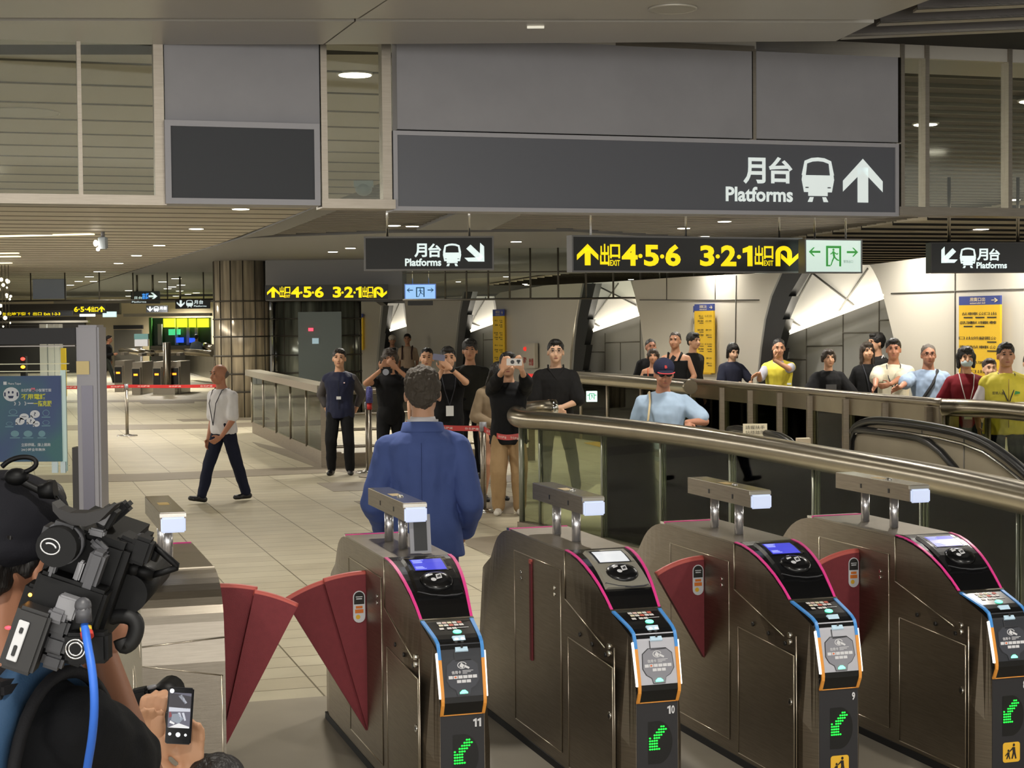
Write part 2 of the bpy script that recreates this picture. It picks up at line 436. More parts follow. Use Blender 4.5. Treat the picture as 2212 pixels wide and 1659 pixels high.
# the grey recessed wall behind everything
mb = MB(); mb.use(WGREY)
mb.prism([WP(300, 1200, .5), WP(2700, 1300, .5), WP(2700, 480, .5), WP(1890, 570, .5), WP(1000, 640, .5), WP(300, 690, .5)], WN * .3); tag(mb.build('wall_right'), kind='structure')
mb = MB(); mb.use(SEAM)
for x0, y0, x1, y1 in ((1742, 700, 1742, 840), (1742, 748, 1821, 746), (1821, 660, 1821, 720), (1821, 719, 1899, 718), (1899, 640, 1899, 718), (1899, 692, 1925, 691), (1821, 720, 1821, 830), (1700, 776, 1742, 776),
                       (1383, 690, 1383, 800), (1307, 740, 1383, 738), (1340, 738, 1340, 800), (1260, 760, 1307, 760), (1307, 720, 1307, 800), (1044, 720, 1044, 800), (1044, 734, 1074, 733)):
    wline(mb, x0, y0, x1, y1, .495, .022)
tag(mb.build('wall_right.001'), kind='structure')
# white bays between the columns
BAYS = [
    # white cladding pieces (polygon in the photograph mapped on the wall plane)
    [(1908, 640), (1895, 596), (1878, 572), (2060, 548), (2700, 470), (2700, 1300), (1985, 1100), (1960, 860), (1940, 770)],
    [(1362, 606), (1372, 640), (1382, 685), (1392, 760), (1402, 1000), (1632, 1050), (1640, 800), (1655, 690), (1690, 590), (1600, 592), (1480, 598)],
    [(1070, 640), (1074, 695), (1078, 760), (1084, 900), (1226, 930), (1232, 760), (1242, 690), (1256, 612), (1180, 616), (1080, 632)],
    [(874, 650), (878, 702), (882, 760), (886, 860), (978, 880), (982, 760), (988, 690), (996, 640), (940, 644)],
    [(700, 650), (770, 652), (812, 652), (822, 660), (816, 760), (812, 840), (700, 830)]]
for k, b in enumerate(BAYS):
    mb = MB(); mb.use(WHITE); wpoly(mb, b, .0, .2); tag(mb.build('wall_right.%03d' % (k + 2)), kind='structure')
mb = MB(); mb.use(SEAM)
for x0, y0, x1, y1 in ((2063, 640, 2063, 860), (1925, 634, 2212, 624), (2063, 570, 2063, 640), (1382, 648, 1640, 648), (1590, 595, 1588, 830), (1440, 600, 1440, 648), (1545, 596, 1545, 648)): wline(mb, x0, y0, x1, y1, -.005, .02)
tag(mb.build('wall_right.010'), kind='structure')
# leaning black columns
COLM = mat('black_column', (24, 25, 26), .42)
COLE = mat('column_edge', (150, 148, 142), .4, .5)
for k, (pl, w) in enumerate([([(1634, 1000), (1638, 830), (1646, 752), (1655, 690), (1668, 640), (1690, 590)], 43),
                             ([(1236, 900), (1238, 800), (1242, 745), (1248, 690), (1262, 612)], 25),
                             ([(982, 900), (984, 800), (988, 740), (994, 680), (1004, 630)], 17),
                             ([(815, 900), (817, 780), (822, 720), (828, 660)], 12)]):
    mb = MB(); mb.use(COLM)
    for (x0, y0), (x1, y1) in zip(pl[:-1], pl[1:]):
        mb.prism([WP(x0, y0, -.12), WP(x0 + w * .82, y0, -.12), WP(x1 + w, y1, -.12), WP(x1, y1, -.12)], WN * .14)
    mb.use(COLE)
    for (x0, y0), (x1, y1) in zip(pl[:-1], pl[1:]):
        mb.prism([WP(x0 - 4, y0, -.1), WP(x0, y0, -.1), WP(x1, y1, -.1), WP(x1 - 4, y1, -.1)], WN * .2)
    o = mb.build('leaning_column'); tag(o, 'black leaning column of the side wall, ' + ['nearest one, beside the man in a yellow vest', 'second one, left of the cap wearer', 'third one, behind the man with dark fringe', 'farthest one, beside two walking men'][k], 'column', 'leaning columns of the side wall')
# triangular lit coves, each with its light strip
COVE = mat('cove_panel', (226, 222, 212), .5, emit=.2, ecol=(255, 246, 226))  # faint glow stands in for the strip's light on the panel
STRIP = mat('cove_light_strip', (255, 246, 222), .5, emit=2.6, ecol=(255, 244, 214))
SEAMC = mat('cove_seam', (120, 118, 112), .7)
COVES = [([(1655, 733), (1680, 640), (1702, 572), (1880, 572), (1897, 605), (1909, 637)], (1660, 735), (1909, 640), [(1760, 580, 1680, 728), (1745, 582, 1845, 660), (1672, 672, 1730, 706), (1875, 580, 1812, 672)]),
         ([(1241, 727), (1252, 660), (1264, 612), (1362, 606), (1372, 640), (1379, 676)], (1243, 727), (1379, 679), [(1336, 612, 1262, 718), (1280, 612, 1375, 660), (1250, 682, 1300, 708)]),
         ([(992, 723), (1002, 670), (1010, 640), (1064, 640), (1072, 692)], (993, 723), (1073, 694), [(1050, 642, 1010, 714), (996, 690, 1040, 706)]),
         ([(824, 719), (832, 680), (838, 655), (870, 655), (877, 702)], (825, 719), (877, 703), [(862, 656, 838, 712)])]
for k, (pg, a, b, seams) in enumerate(COVES):
    t = empty('lit_cove', WP(*a, .1), 0, 'white triangular lit cove in the side wall, ' + ['largest one, right of the green exit sign', 'second one, left of the red clock', 'third one, above the man with dark fringe', 'smallest one, above two walking men'][k], 'light cove', 'lit coves of the side wall')
    org = Vector(t.location)
    # the panel leans back towards the top
    zmin = min(WP(x, y).z for x, y in pg)
    pts = []
    for x, y in pg:
        p = WP(x, y, .16 + .0); p = WP(x, y, .16 + max(0, p.z - zmin) * .12); pts.append(p - org)
    mb = MB(); mb.use(COVE); mb.prism(pts, WN * .05); mb.build('panel', parent=t)
    mb = MB(); mb.use(SEAMC)
    for x0, y0, x1, y1 in seams:
        q = []
        for x, y in ((x0, y0), (x1, y1)):
            p = WP(x, y, .16); p = WP(x, y, .155 + max(0, p.z - zmin) * .12); q.append(p - org)
        mb.cyl(q[0], q[1], .018, n=6)
    mb.build('seam', parent=t)
    pa, pb = WP(*a, .0) - org, WP(*b, .0) - org
    mb = MB(); mb.use(STRIP); mb.prism([pa, pb, pb + WN * .12, pa + WN * .12], (0, 0, .035)); mb.build('light_strip', parent=t)
    # the lamp in the strip
    L = bpy.data.lights.new('cove_lamp', 'AREA'); L.shape = 'RECTANGLE'; L.size = (pb - pa).length * .95; L.size_y = .08; L.energy = (16, 11, 9, 7)[k]; L.color = (1, .93, .8)
    lo = bpy.data.objects.new('cove_lamp', L); COL.objects.link(lo); lo.parent = t
    xa = (pb - pa).normalized(); za = -(Vector((0, 0, 1)) + WN * .25).normalized(); za = (za - xa * za.dot(xa)).normalized(); ya = za.cross(xa)
    lo.matrix_local = Matrix.Translation((pa + pb) / 2 + WN * .06 + Vector((0, 0, .05))) @ Matrix((xa, ya, za)).transposed().to_4x4()
# yellow direction boards on the wall
YB = mat('yellow_board', (214, 172, 36), .5, emit=.12); BLUEB = mat('blue_board_header', (52, 66, 128), .5, emit=.08)
BLK = mat('sign_black', (30, 28, 24), .6); PALE = mat('map_paper', (206, 200, 178), .6); PALEY = mat('cream_print', (232, 214, 170), .6)
def wall_board(px0, py0, px1, py1, hdr, off, label, rows, cols=2, body=YB, seed=1):
    A = WP(px0, py1, off); B = WP(px1, py1, off); zt = WP(px0, py0, off).z; wz = A.z; W = (B - A).dot(WD); Hh = zt - wz
    t = empty('direction_board', A, 0, label, 'sign board')
    fn = lambda d: (lambda x, z: WD * (-x if W < 0 else x) + Vector((0, 0, z)) - WN * d)
    W = abs(W); f0 = fn(.03); rnd = random.Random(seed)
    mb = MB(); mb.use(body); mb.prism([f0(0, 0), f0(W, 0), f0(W, Hh * (1 - hdr)), f0(0, Hh * (1 - hdr))], WN * .03); p = mb.build('board_face', parent=t)
    mb = MB(); mb.use(BLUEB); mb.prism([f0(0, Hh * (1 - hdr)), f0(W, Hh * (1 - hdr)), f0(W, Hh), f0(0, Hh)], WN * .03); h = mb.build('header', parent=t)
    f1 = fn(.034); mb = MB(); mb.use(PALEY)
    put_text(mb, '出口資訊', (W * .35, Hh * (1 - hdr * .6), W * .72, Hh * (1 - hdr * .15)), f1, .01); put_text(mb, 'Exit Information', (W * .35, Hh * (1 - hdr * .88), W * .72, Hh * (1 - hdr * .68)), f1, .01)
    put_text(mb, '←', (W * .05, Hh * (1 - hdr * .75), W * .2, Hh * (1 - hdr * .25)), f1, .02)
    mb.build('header_text', parent=h)
    mb = MB(); mb.use(BLK)
    zc = Hh * (1 - hdr) - Hh * .06
    words = ['出口', '公車', '車站', '轉乘', '市場', '郵局', '公園', '醫院']
    for r in range(rows):
        for c in range(cols):
            x = W * (.08 + .86 * c / cols)
            put_text(mb, words[(r * cols + c) % 8], (x, zc - Hh * .026, x + W * (.26 + .1 * rnd.random()), zc), f1, .008)
            if rnd.random() < .6: mb.quad(f1(x, zc - Hh * .05), f1(x + W * .22, zc - Hh * .05), f1(x + W * .22, zc - Hh * .04), f1(x, zc - Hh * .04))
        zc -= Hh * (.075 if r % 2 == 0 else .13)
    mb.build('board_text', parent=p)
    return t
wall_board(1545, 656, 1588, 806, .1, -.06, 'yellow exit direction board with blue header, beside the wall map', 8, seed=2)
wall_board(1091, 668, 1115, 800, .11, -.06, 'narrow yellow exit direction board on wall left of the glasses wearer', 8, seed=3)
wall_board(2164, 638, 2260, 900, .075, -.06, 'wide yellow exit board behind the yellow vests, cut by frame edge', 7, 3, seed=4)
wall_board(785, 678, 796, 756, .1, -.06, 'farthest narrow yellow board, just right of the glass lift', 5, 1, seed=5)
# wall map with blue title and small yellow notice below it
A = WP(1500, 770, -.05); B = WP(1537, 770, -.05); W = (B - A).length; dirx = (B - A).normalized()
t = empty('wall_map', A, 0, 'pale area map with blue title strip on the white wall', 'map')
f = lambda x, z, d=.02: dirx * x + Vector((0, 0, z)) - WN * d
zt = WP(1500, 675, -.05).z - A.z; zh = WP(1500, 661, -.05).z - A.z
mb = MB(); mb.use(PALE); mb.prism([f(0, 0), f(W, 0), f(W, zt), f(0, zt)], WN * .02); mp_ = mb.build('map_face', parent=t)
mb = MB(); mb.use(BLUEB); mb.prism([f(0, zt), f(W, zt), f(W, zh), f(0, zh)], WN * .02); mb.build('header', parent=t)
mb = MB(); mb.use(mat('map_lines', (158, 150, 128), .7))
rnd = random.Random(3)
for i in range(26):
    x, z = rnd.random() * W * .9, rnd.random() * zt * .95; l = .1 + .2 * rnd.random(); an = rnd.choice((0, PI / 2, .5))
    x2, z2 = min(W, x + l * math.cos(an)), min(zt, z + l * math.sin(an)); mb.cyl(f(x, z, .024), f(x2, z2, .024), .008, n=4)
mb.build('street_lines', parent=mp_)
A = WP(1512, 808, -.05); B = WP(1537, 808, -.05); zt = WP(1512, 775, -.05).z - A.z; W = (B - A).length
mb = MB(); mb.use(YB); mb.prism([f(0, 0), f(W, 0), f(W, zt), f(0, zt)], WN * .02); mb.use(BLK)
for i in range(4): mb.prism([f(W * .15, zt * (.75 - .16 * i), .023), f(W * .85, zt * (.75 - .16 * i), .023), f(W * .85, zt * (.79 - .16 * i), .023), f(W * .15, zt * (.79 - .16 * i), .023)], WN * .002)
o = mb.build('notice', loc=A); tag(o, 'small yellow notice under the wall map', 'notice')
# fire hydrant box on wall
A = WP(1130, 795, -.1); t = empty('fire_cabinet', A, 0, 'cream fire hydrant cabinet with red lamp on the wall', 'fire cabinet')
B = WP(1157, 795, -.1); W = (B - A).length; zt = WP(1130, 742, -.1).z - A.z
mb = MB(); mb.use(mat('cream_metal', (205, 198, 182), .5)); mb.prism([f(0, 0), f(W, 0), f(W, zt), f(0, zt)], WN * .08); mb.build('body', parent=t)
mb = MB(); mb.use(mat('red_lamp', (220, 50, 40), .4, emit=.8)); mb.ball(f(W * .28, zt * .78, .03), .05); mb.build('alarm_lamp', parent=t)
mb = MB(); mb.use(mat('red_print', (190, 40, 36), .6)); put_text(mb, '消防栓', (W * .1, zt * .2, W * .35, zt * .45), lambda x, z: f(x, z, .024), .02); put_text(mb, '滅火器', (W * .55, zt * .1, W * .9, zt * .4), lambda x, z: f(x, z, .024), .02); mb.build('print', parent=t)

# ================================================================== GLASS LIFT and dark bulkhead in the middle distance
LIFTG = mat('lift_glass_reflective', (104, 108, 98), .16, .35, var=.6, vscale=1.3, stretch=(5, 5, .5))  # vertical streaks in the colour stand in for reflections
LIFTG2 = mat('lift_glass_warm', (172, 160, 138), .18, .3, var=.55, vscale=1.6, stretch=(5, 5, .35))  # warm streaks are reflections put into the colour
MULL = mat('dark_mullion', (66, 62, 54), .5, .4)
def tower(cx, rpx, Y, z1, m, label, mull):
    c = Py(cx, 700, Y); r = rpx * Y / FPX; t = empty('glass_lift_shaft', (c.x, c.y + r, 0), 0, label, 'lift shaft')
    mb = MB(); mb.use(m); mb.cyl((0, 0, 0), (0, 0, z1), r, n=40); mb.build('glass_skin', parent=t)
    mb = MB(); mb.use(MULL)
    for z in mull:
        mb.tube([((r + .012) * math.cos(2 * PI * i / 40), (r + .012) * math.sin(2 * PI * i / 40), z) for i in range(41)], .018, 6)
    mb.build('ring_rail', parent=t)
    mb = MB(); mb.use(MULL)
    for i in range(14):
        a = 2 * PI * i / 14; mb.cyl(((r + .005) * math.cos(a), (r + .005) * math.sin(a), 0), ((r + .005) * math.cos(a), (r + .005) * math.sin(a), z1), .014, n=6)
    mb.build('mullion', parent=t)
    return t
zz = lambda y, Y: 2.1 + (701 - y) * Y / FPX
zr = [zz(y, 38) for y in (648, 687, 725, 767, 806, 845)]
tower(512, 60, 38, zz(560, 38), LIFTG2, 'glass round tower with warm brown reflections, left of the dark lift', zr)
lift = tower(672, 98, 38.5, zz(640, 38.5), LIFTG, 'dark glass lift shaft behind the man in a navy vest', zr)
o_ = Vector(lift.location)
mb = MB(); mb.use(mat('lift_door', (84, 92, 90), .35, .3)); c = Py(690, 700, 38.4) - o_; mb.box((c.x, -1.06, 1.2), (1.0, .06, 2.4)); mb.build('door', parent=lift)
mb = MB(); mb.use(mat('lift_led_red', (235, 60, 80), .4, emit=2)); c = Py(670, 711, 38.3) - o_; mb.box((c.x, -1.12, zz(711, 38)), (.11, .04, .07)); mb.build('floor_display', parent=lift)
mb = MB(); mb.use(mat('pale_blue_paper', (170, 200, 215), .6, emit=.3)); c = Py(680, 736, 38.3) - o_; mb.box((c.x, -1.12, zz(736, 38)), (.15, .02, .13)); mb.build('notice', parent=lift)
mb = MB(); mb.use(GREYPL); a = Py(572, 648, 38); mb.box(((Py(572, 600, 38).x + Py(868, 600, 38).x) / 2, 38.9, (zz(648, 38) + 3.75) / 2), (Py(868, 600, 38).x - Py(572, 600, 38).x, 1.6, 3.75 - zz(648, 38)))
tag(mb.build('wall_bulkhead'), kind='structure')
# ------------------------------------------------------------------ smoke curtains of clear glass hung below the ceiling
def curtain(px0, px1, ytop, ybot, Y, verts, label, slope=0.0):
    a = Py(px0, ybot, Y); b = Py(px1, ybot, Y + slope); z0 = a.z
    t = empty('smoke_curtain', a, 0, label, 'glass screen')
    d = b - a; d.z = 0
    mb = MB(); mb.use(GLASS_C); mb.prism([Vector((0, 0, 0)), d, d + Vector((0, 0, CZ - z0)), Vector((0, 0, CZ - z0))], (0, .012, 0)); mb.build('pane', parent=t)
    mb = MB(); mb.use(MULL); mb.cyl((0, 0, 0), d, .022, n=6)
    zt = Py(px0, ytop, Y).z - z0
    mb.cyl((0, 0, zt), d + Vector((0, 0, zt)), .014, n=6); mb.build('rail', parent=t)
    for v in verts:
        k = (v - px0) / (px1 - px0); mb = MB(); mb.use(MULL); mb.cyl(d * k, d * k + Vector((0, 0, CZ - z0)), .02, n=6); mb.build('mullion', parent=t)
curtain(870, 1640, 590, 648, 33, (962, 1008, 1055, 1101, 1146, 1206, 1266, 1325, 1384, 1442, 1500, 1527, 1568, 1588), 'glass smoke curtain with thin dark mullions below the exit sign')
curtain(-60, 520, 580, 651, 46, (67, 141, 215, 288, 362, 440), 'glass smoke curtain hung above the far left concourse')

# ================================================================== FAR LEFT: ticket hall, gates, balustrade
CREAM = mat('cream_wall', (206, 190, 152), .6, emit=.06); DOORG = mat('grey_steel_door', (112, 108, 98), .5)
YF = 78.0
def fbx(px0, py0, px1, py1, Y=YF, dy=.2):
    a, b = Py(px0, py1, Y), Py(px1, py0, Y); return (a.x + b.x) / 2, Y, (a.z + b.z) / 2, abs(b.x - a.x), dy, abs(b.z - a.z)
def farbox(mb, *a, Y=YF, dy=.2):
    x, y, z, w, d, h = fbx(*a, Y=Y, dy=dy); mb.box((x, y, z), (w, d, h))
mb = MB(); mb.use(CREAM); farbox(mb, -300, 640, 470, 830, Y=YF + .5, dy=.4); tag(mb.build('wall_far'), kind='structure')
mb = MB(); mb.use(mat('far_beam', (150, 146, 136), .4, .3)); farbox(mb, 120, 648, 460, 656, Y=74, dy=.6); farbox(mb, 270, 676, 456, 684, Y=73, dy=.6); farbox(mb, -200, 692, 192, 700, Y=70, dy=.4); tag(mb.build('wall_far.001'), kind='structure')
mb = MB(); mb.use(mat('far_dark', (66, 64, 62), .5, .2)); farbox(mb, -300, 655, 260, 684, Y=71, dy=.3); farbox(mb, -300, 684, 184, 830, Y=77, dy=.3); tag(mb.build('wall_far.002'), kind='structure')
t = empty('double_door', Py(271, 830, YF - .2), 0, 'grey steel double door in the far cream wall', 'door')
o_ = Vector(t.location); mb = MB(); mb.use(DOORG)
def dbox(mb, a, par):
    x, y, z, w, d, h = fbx(*a, Y=YF - .1); mb.box((x - o_.x, y - o_.y, z - o_.z), (w, d, h))
for a in ((249, 712, 273, 830), (275, 712, 307, 830)): mb = MB(); mb.use(DOORG); dbox(mb, a, t); mb.build('door_leaf', parent=t)
mb = MB(); mb.use(DARK); dbox(mb, (246, 702, 309, 711), t); mb.build('lintel', parent=t)
# ticket office front with lit yellow boxes
YLIT = mat('lit_yellow_green', (236, 240, 40), .5, emit=1.5); GRLIT = mat('lit_green', (70, 200, 130), .5, emit=1.0); BLULIT = mat('lit_blue', (40, 80, 245), .5, emit=1.3)
GREENF = mat('dark_green_glass', (34, 58, 44), .2, .2)
t = empty('ticket_office', Py(392, 830, YF - 2), 0, 'far glazed ticket office with row of lit yellow signs', 'ticket office'); o_ = Vector(t.location)
def tb(m, a, name, Y=YF - 2, dy=.2):
    mb = MB(); mb.use(m); x, y, z, w, d, h = fbx(*a, Y=Y, dy=dy); mb.box((x - o_.x, y - o_.y, z - o_.z), (w, d, h)); return mb.build(name, parent=t)
tb(GREENF, (327, 686, 456, 830), 'glass_front', YF - 1.6)
tb(mat('green_frame', (60, 130, 50), .5), (325, 686, 328, 830), 'frame', YF - 1.9)
for a in ((354, 688, 378, 707), (383, 688, 403, 707), (409, 688, 422, 707), (427, 688, 450, 707)): tb(YLIT, a, 'lit_sign', YF - 2.1)
tb(GRLIT, (365, 711, 378, 724), 'lit_sign', YF - 2.1); tb(GRLIT, (383, 711, 389, 723), 'lit_sign', YF - 2.1)
for a in ((342, 700, 350, 745), (379, 707, 384, 745), (404, 707, 409, 745), (422, 707, 427, 745)): tb(mat('office_pillar', (150, 155, 150), .4), a, 'post', YF - 2.0)
tb(BLULIT, (382, 729, 396, 740), 'counter_light', YF - 2.2); tb(BLULIT, (410, 730, 421, 740), 'counter_light', YF - 2.2)
tb(mat('office_counter', (120, 118, 110), .4), (327, 746, 456, 830), 'counter', YF - 2.4)
mb = MB(); mb.use(mat('far_sign_teal', (60, 92, 92), .5)); farbox(mb, 291, 721, 321, 733, Y=70); mb.use(ALU); farbox(mb, 292, 733, 320, 748, Y=70); x = Py(306, 820, 70)
mb.cyl((x.x, x.y, 0), (x.x, x.y, 1.5), .04)
tag(mb.build('information_stand'), 'small information stand with teal header before the far grey door', 'sign stand')
mb = MB(); mb.use(mat('pale_far_pillar', (190, 190, 182), .5, emit=.1))
for a in ((92, 700, 104, 850), (110, 700, 120, 850), (124, 700, 131, 850)): farbox(mb, *a, Y=58, dy=.5)
tag(mb.build('wall_far.003'), kind='structure')
mb = MB(); mb.use(mat('far_yellow_board', (226, 190, 50), .5, emit=.25)); farbox(mb, 134, 752, 142, 856, Y=44, dy=.1); tag(mb.build('far_yellow_board'), 'narrow tall yellow board seen through the totem glass', 'sign board')
p_ = Py(52, 800, 50); t = empty('signal_post', (p_.x, p_.y, 0), 0, 'dark post with red and orange lamps behind the totem glass', 'signal lamp')
mb = MB(); mb.use(DARK); mb.box((0, 0, .62), (.16, .2, 1.24)); mb.build('post', parent=t)
for z_, c_ in ((1.16, (255, 60, 50)), (.92, (255, 150, 40))):
    mb = MB(); mb.use(mat('signal_%d' % c_[1], c_, .4, emit=4)); mb.ball((0, -.11, z_), (.07, .03, .05)); mb.build('lamp', parent=t)
# distant oval balustrade and handrail
def rail_obj(name, pts, r, label, m=TUBE, cat='railing'):
    mb = MB(); mb.use(m); mb.tube(pts, r, 12); return mb
t = empty('distant_balustrade', (0, 0, 0), 0, 'far curved steel balustrade behind the red tape', 'balustrade')
mb = MB(); mb.use(TUBE); mb.tube([Pz(x, y, 1.2) for x, y in ((205, 752), (235, 744), (300, 741), (380, 742), (440, 746), (462, 753))], .16, 10); mb.build('handrail', parent=t)
mb = MB(); mb.use(TUBE); mb.tube([Pz(x, y, 1.1) for x, y in ((262, 757), (330, 763), (400, 760), (460, 764))], .12, 10); mb.build('lower_handrail', parent=t)
mb = MB(); mb.use(mat('balustrade_side', (110, 104, 88), .3, .6, var=.2, vscale=.8))
ps = [Pz(x, y, 1.05) for x, y in ((205, 756), (300, 750), (380, 752), (462, 762))]
for a, b in zip(ps[:-1], ps[1:]): mb.quad((a.x, a.y, .02), (b.x, b.y, .02), (b.x, b.y, 1.05), (a.x, a.y, 1.05))
mb.build('side_panel', parent=t)
# distant fare gates
def far_gate(px, py, label):
    p = Pz(px, py, 0); t = empty('distant_fare_gate', p, ANG * 0, label, 'ticket gate', 'distant fare gates')
    mb = MB(); mb.use(STEEL); mb.box((0, .6, .5), (.3, 1.5, 1.0)); mb.box((0, -.2, .42), (.26, .3, .84)); mb.build('cabinet', parent=t)
    mb = MB(); mb.use(BLACK); mb.box((0, -.37, .55), (.22, .05, .5)); mb.build('front_panel', parent=t)
    mb = MB(); mb.use(STEEL); mb.box((0, .6, 1.22), (.11, .7, .09)); mb.build('gantry', parent=t)
    mb = MB(); mb.use(mat('lamp_amber', (250, 130, 30), .4, emit=3)); mb.box((0, -.4, .62), (.12, .02, .06)); mb.build('indicator', parent=t)
    return t
for k, (x, y) in enumerate(((262, 846), (300, 852), (345, 851), (383, 850))):
    far_gate(x, y, 'far steel fare gate behind the red tape, ' + ['leftmost of four', 'second from the left of four', 'third from the left of four', 'rightmost of four'][k])
mb = MB(); mb.use(STEEL); 
for x0, x1 in ((355, 369),):
    a = Pz(x0, 852, 0); b = Pz(x1, 852, 0); c = (a + b) / 2; mb.cyl((c.x, c.y, 0), (c.x, c.y, 1.6), .12); mb.box((c.x, c.y, .1), (.55, .5, .2))
tag(mb.build('steel_bollard'), 'stocky steel bollard with block base behind the red tape', 'bollard')
# ================================================================== RAILINGS, ESCALATORS, STANCHIONS
REDT = mat('red_barrier_tape', (188, 36, 34), .5); REDTD = mat('white_print', (225, 200, 195), .6)
# ---- near curved balustrade beside the gates
RZ = 1.12
rp = [Pz(x, y, RZ) for x, y in ((1196, 881), (1160, 882), (1132, 885), (1116, 892), (1112, 901), (1130, 907), (1200, 911), (1300, 921), (1400, 932), (1500, 945), (1650, 968), (1800, 995), (2000, 1030), (2200, 1072), (2420, 1128))]
t = empty('curved_glass_balustrade', (rp[7].x, rp[7].y, 0), 0, 'thick round steel handrail on glass panels beside the fare gates', 'balustrade'); o_ = Vector(t.location)
def smooth(pts, it=2):
    for _ in range(it):
        q = [pts[0]]
        for a, b in zip(pts[:-1], pts[1:]): q += [a * .75 + b * .25, a * .25 + b * .75]
        pts = q + [pts[-1]]
    return pts
sp = smooth(rp)
mb = MB(); mb.use(TUBE); mb.tube([p - o_ for p in sp], .092, 20); mb.build('handrail', parent=t)
mb = MB(); mb.use(CHROME); d = (rp[0] - rp[1]).normalized(); mb.cyl(rp[0] - o_ - d * .06, rp[0] - o_ + d * .02, .1, n=20); mb.build('end_ring', parent=t)
gp = [Pz(x, y, RZ) for x, y in ((1126, 905), (1165, 908), (1300, 921), (1427, 936), (1577, 957), (1757, 987), (1990, 1028), (2200, 1072), (2420, 1128))]
for a, b in zip(gp[:-1], gp[1:]):
    a0, b0 = Vector((a.x, a.y, .05)) - o_, Vector((b.x, b.y, .05)) - o_
    d = (b0 - a0).normalized(); nn = Vector((-d.y, d.x, 0)) * .012; a0 += d * .01; b0 -= d * .01
    mb = MB(); mb.use(GLASS_T); mb.prism([a0, b0, b0 + Vector((0, 0, .98)), a0 + Vector((0, 0, .98))], nn); mb.build('glass_panel', parent=t)
for k, a in enumerate(gp[:-1]):
    mb = MB(); mb.use(mat('glass_edge', (120, 122, 108), .3, .3)); mb.cyl(Vector((a.x, a.y, .03)) - o_, Vector((a.x, a.y, 1.04)) - o_, .014 if k else .03, n=8); mb.build('post', parent=t)
mb = MB(); mb.use(STEEL_D)
for a, b in zip(gp[:-1], gp[1:]):
    a0, b0 = Vector((a.x, a.y, .0)) - o_, Vector((b.x, b.y, .0)) - o_; d = (b0 - a0).normalized(); nn = Vector((-d.y, d.x, 0)) * .06
    mb.prism([a0 - nn, b0 - nn, b0 + nn, a0 + nn], (0, 0, .07))
mb.build('base_channel', parent=t)
# ---- far round rail across the end of the escalator well
rp = smooth([Pz(x, y, 1.12) for x, y in ((1180, 812), (1240, 815), (1310, 820), (1385, 826), (1440, 831), (1492, 836))])
t = empty('round_rail', (rp[3].x, rp[3].y, 0), 0, 'thick round steel rail on glass behind the man in a black polo', 'balustrade'); o_ = Vector(t.location)
mb = MB(); mb.use(TUBE); mb.tube([p - o_ for p in rp], .11, 16); mb.build('handrail', parent=t)
fr = [Pz(x, y, 1.12) for x, y in ((1185, 812), (1255, 816), (1312, 820), (1385, 826), (1490, 836))]
for a, b in zip(fr[:-1], fr[1:]):
    a0, b0 = Vector((a.x, a.y, .03)) - o_, Vector((b.x, b.y, .03)) - o_
    mb = MB(); mb.use(GLASS_T); mb.prism([a0, b0, b0 + Vector((0, 0, 1.0)), a0 + Vector((0, 0, 1.0))], (0, .012, 0)); mb.build('glass_panel', parent=t)
    mb = MB(); mb.use(STEEL_D); mb.cyl(a0, a0 + Vector((0, 0, 1.05)), .03, n=8); mb.build('post', parent=t)
EXITL = mat('exit_lit_pale', (205, 240, 228), .5, emit=1.1); EXITG = mat('exit_green', (40, 150, 90), .5, emit=.35)
def exit_glyph(mb, W, Hh, fn):
    """arrow - running figure in doorway - arrow, drawn in a W x Hh panel"""
    cx, cz = W * .5, Hh * .5; dw, dh = Hh * .26, Hh * .30; b = Hh * .07
    for q in (box_pts((cx - dw, cz - dh, cx - dw + b, cz + dh)), box_pts((cx + dw - b, cz - dh, cx + dw, cz + dh)), box_pts((cx - dw, cz + dh - b, cx + dw, cz + dh)), box_pts((cx - dw + b, cz - dh, cx - dw * .4, cz - dh + b * .6))): put_poly(mb, q, fn)
    s = dh
    put_poly(mb, ell_pts(cx - .02 * s, cz + .62 * s, .12 * s, .12 * s, 12), fn)
    def limb(x0, z0, x1, z1, w):
        dx, dz = x1 - x0, z1 - z0; l = math.hypot(dx, dz); nx, nz = -dz / l * w / 2, dx / l * w / 2
        put_poly(mb, [(cx + (x0 + nx) * s, cz + (z0 + nz) * s), (cx + (x0 - nx) * s, cz + (z0 - nz) * s), (cx + (x1 - nx) * s, cz + (z1 - nz) * s), (cx + (x1 + nx) * s, cz + (z1 + nz) * s)], fn)
    limb(-.05, .48, .08, -.12, .24); limb(-.02, .40, -.36, .18, .11); limb(-.0, .40, .40, .16, .11); limb(.40, .16, .5, .3, .1)
    limb(.05, -.1, -.16, -.5, .15); limb(-.16, -.5, -.3, -.9, .12); limb(.1, -.1, .42, -.38, .15); limb(.42, -.38, .62, -.42, .12)
    for sg in (-1, 1):
        ax = cx + sg * W * .33; L = W * .1; hh = Hh * .13
        put_poly(mb, [(ax - sg * L, cz + Hh * .12 - b * .45), (ax + sg * L * .6, cz + Hh * .12 - b * .45), (ax + sg * L * .6, cz + Hh * .12 + b * .45), (ax - sg * L, cz + Hh * .12 + b * .45)], fn)
        put_poly(mb, [(ax + sg * L, cz + Hh * .12), (ax + sg * L * .2, cz + Hh * .12 + hh), (ax - sg * L * .05, cz + Hh * .12 + hh), (ax + sg * L * .6, cz + Hh * .12), (ax - sg * L * .05, cz + Hh * .12 - hh), (ax + sg * L * .2, cz + Hh * .12 - hh)], fn)
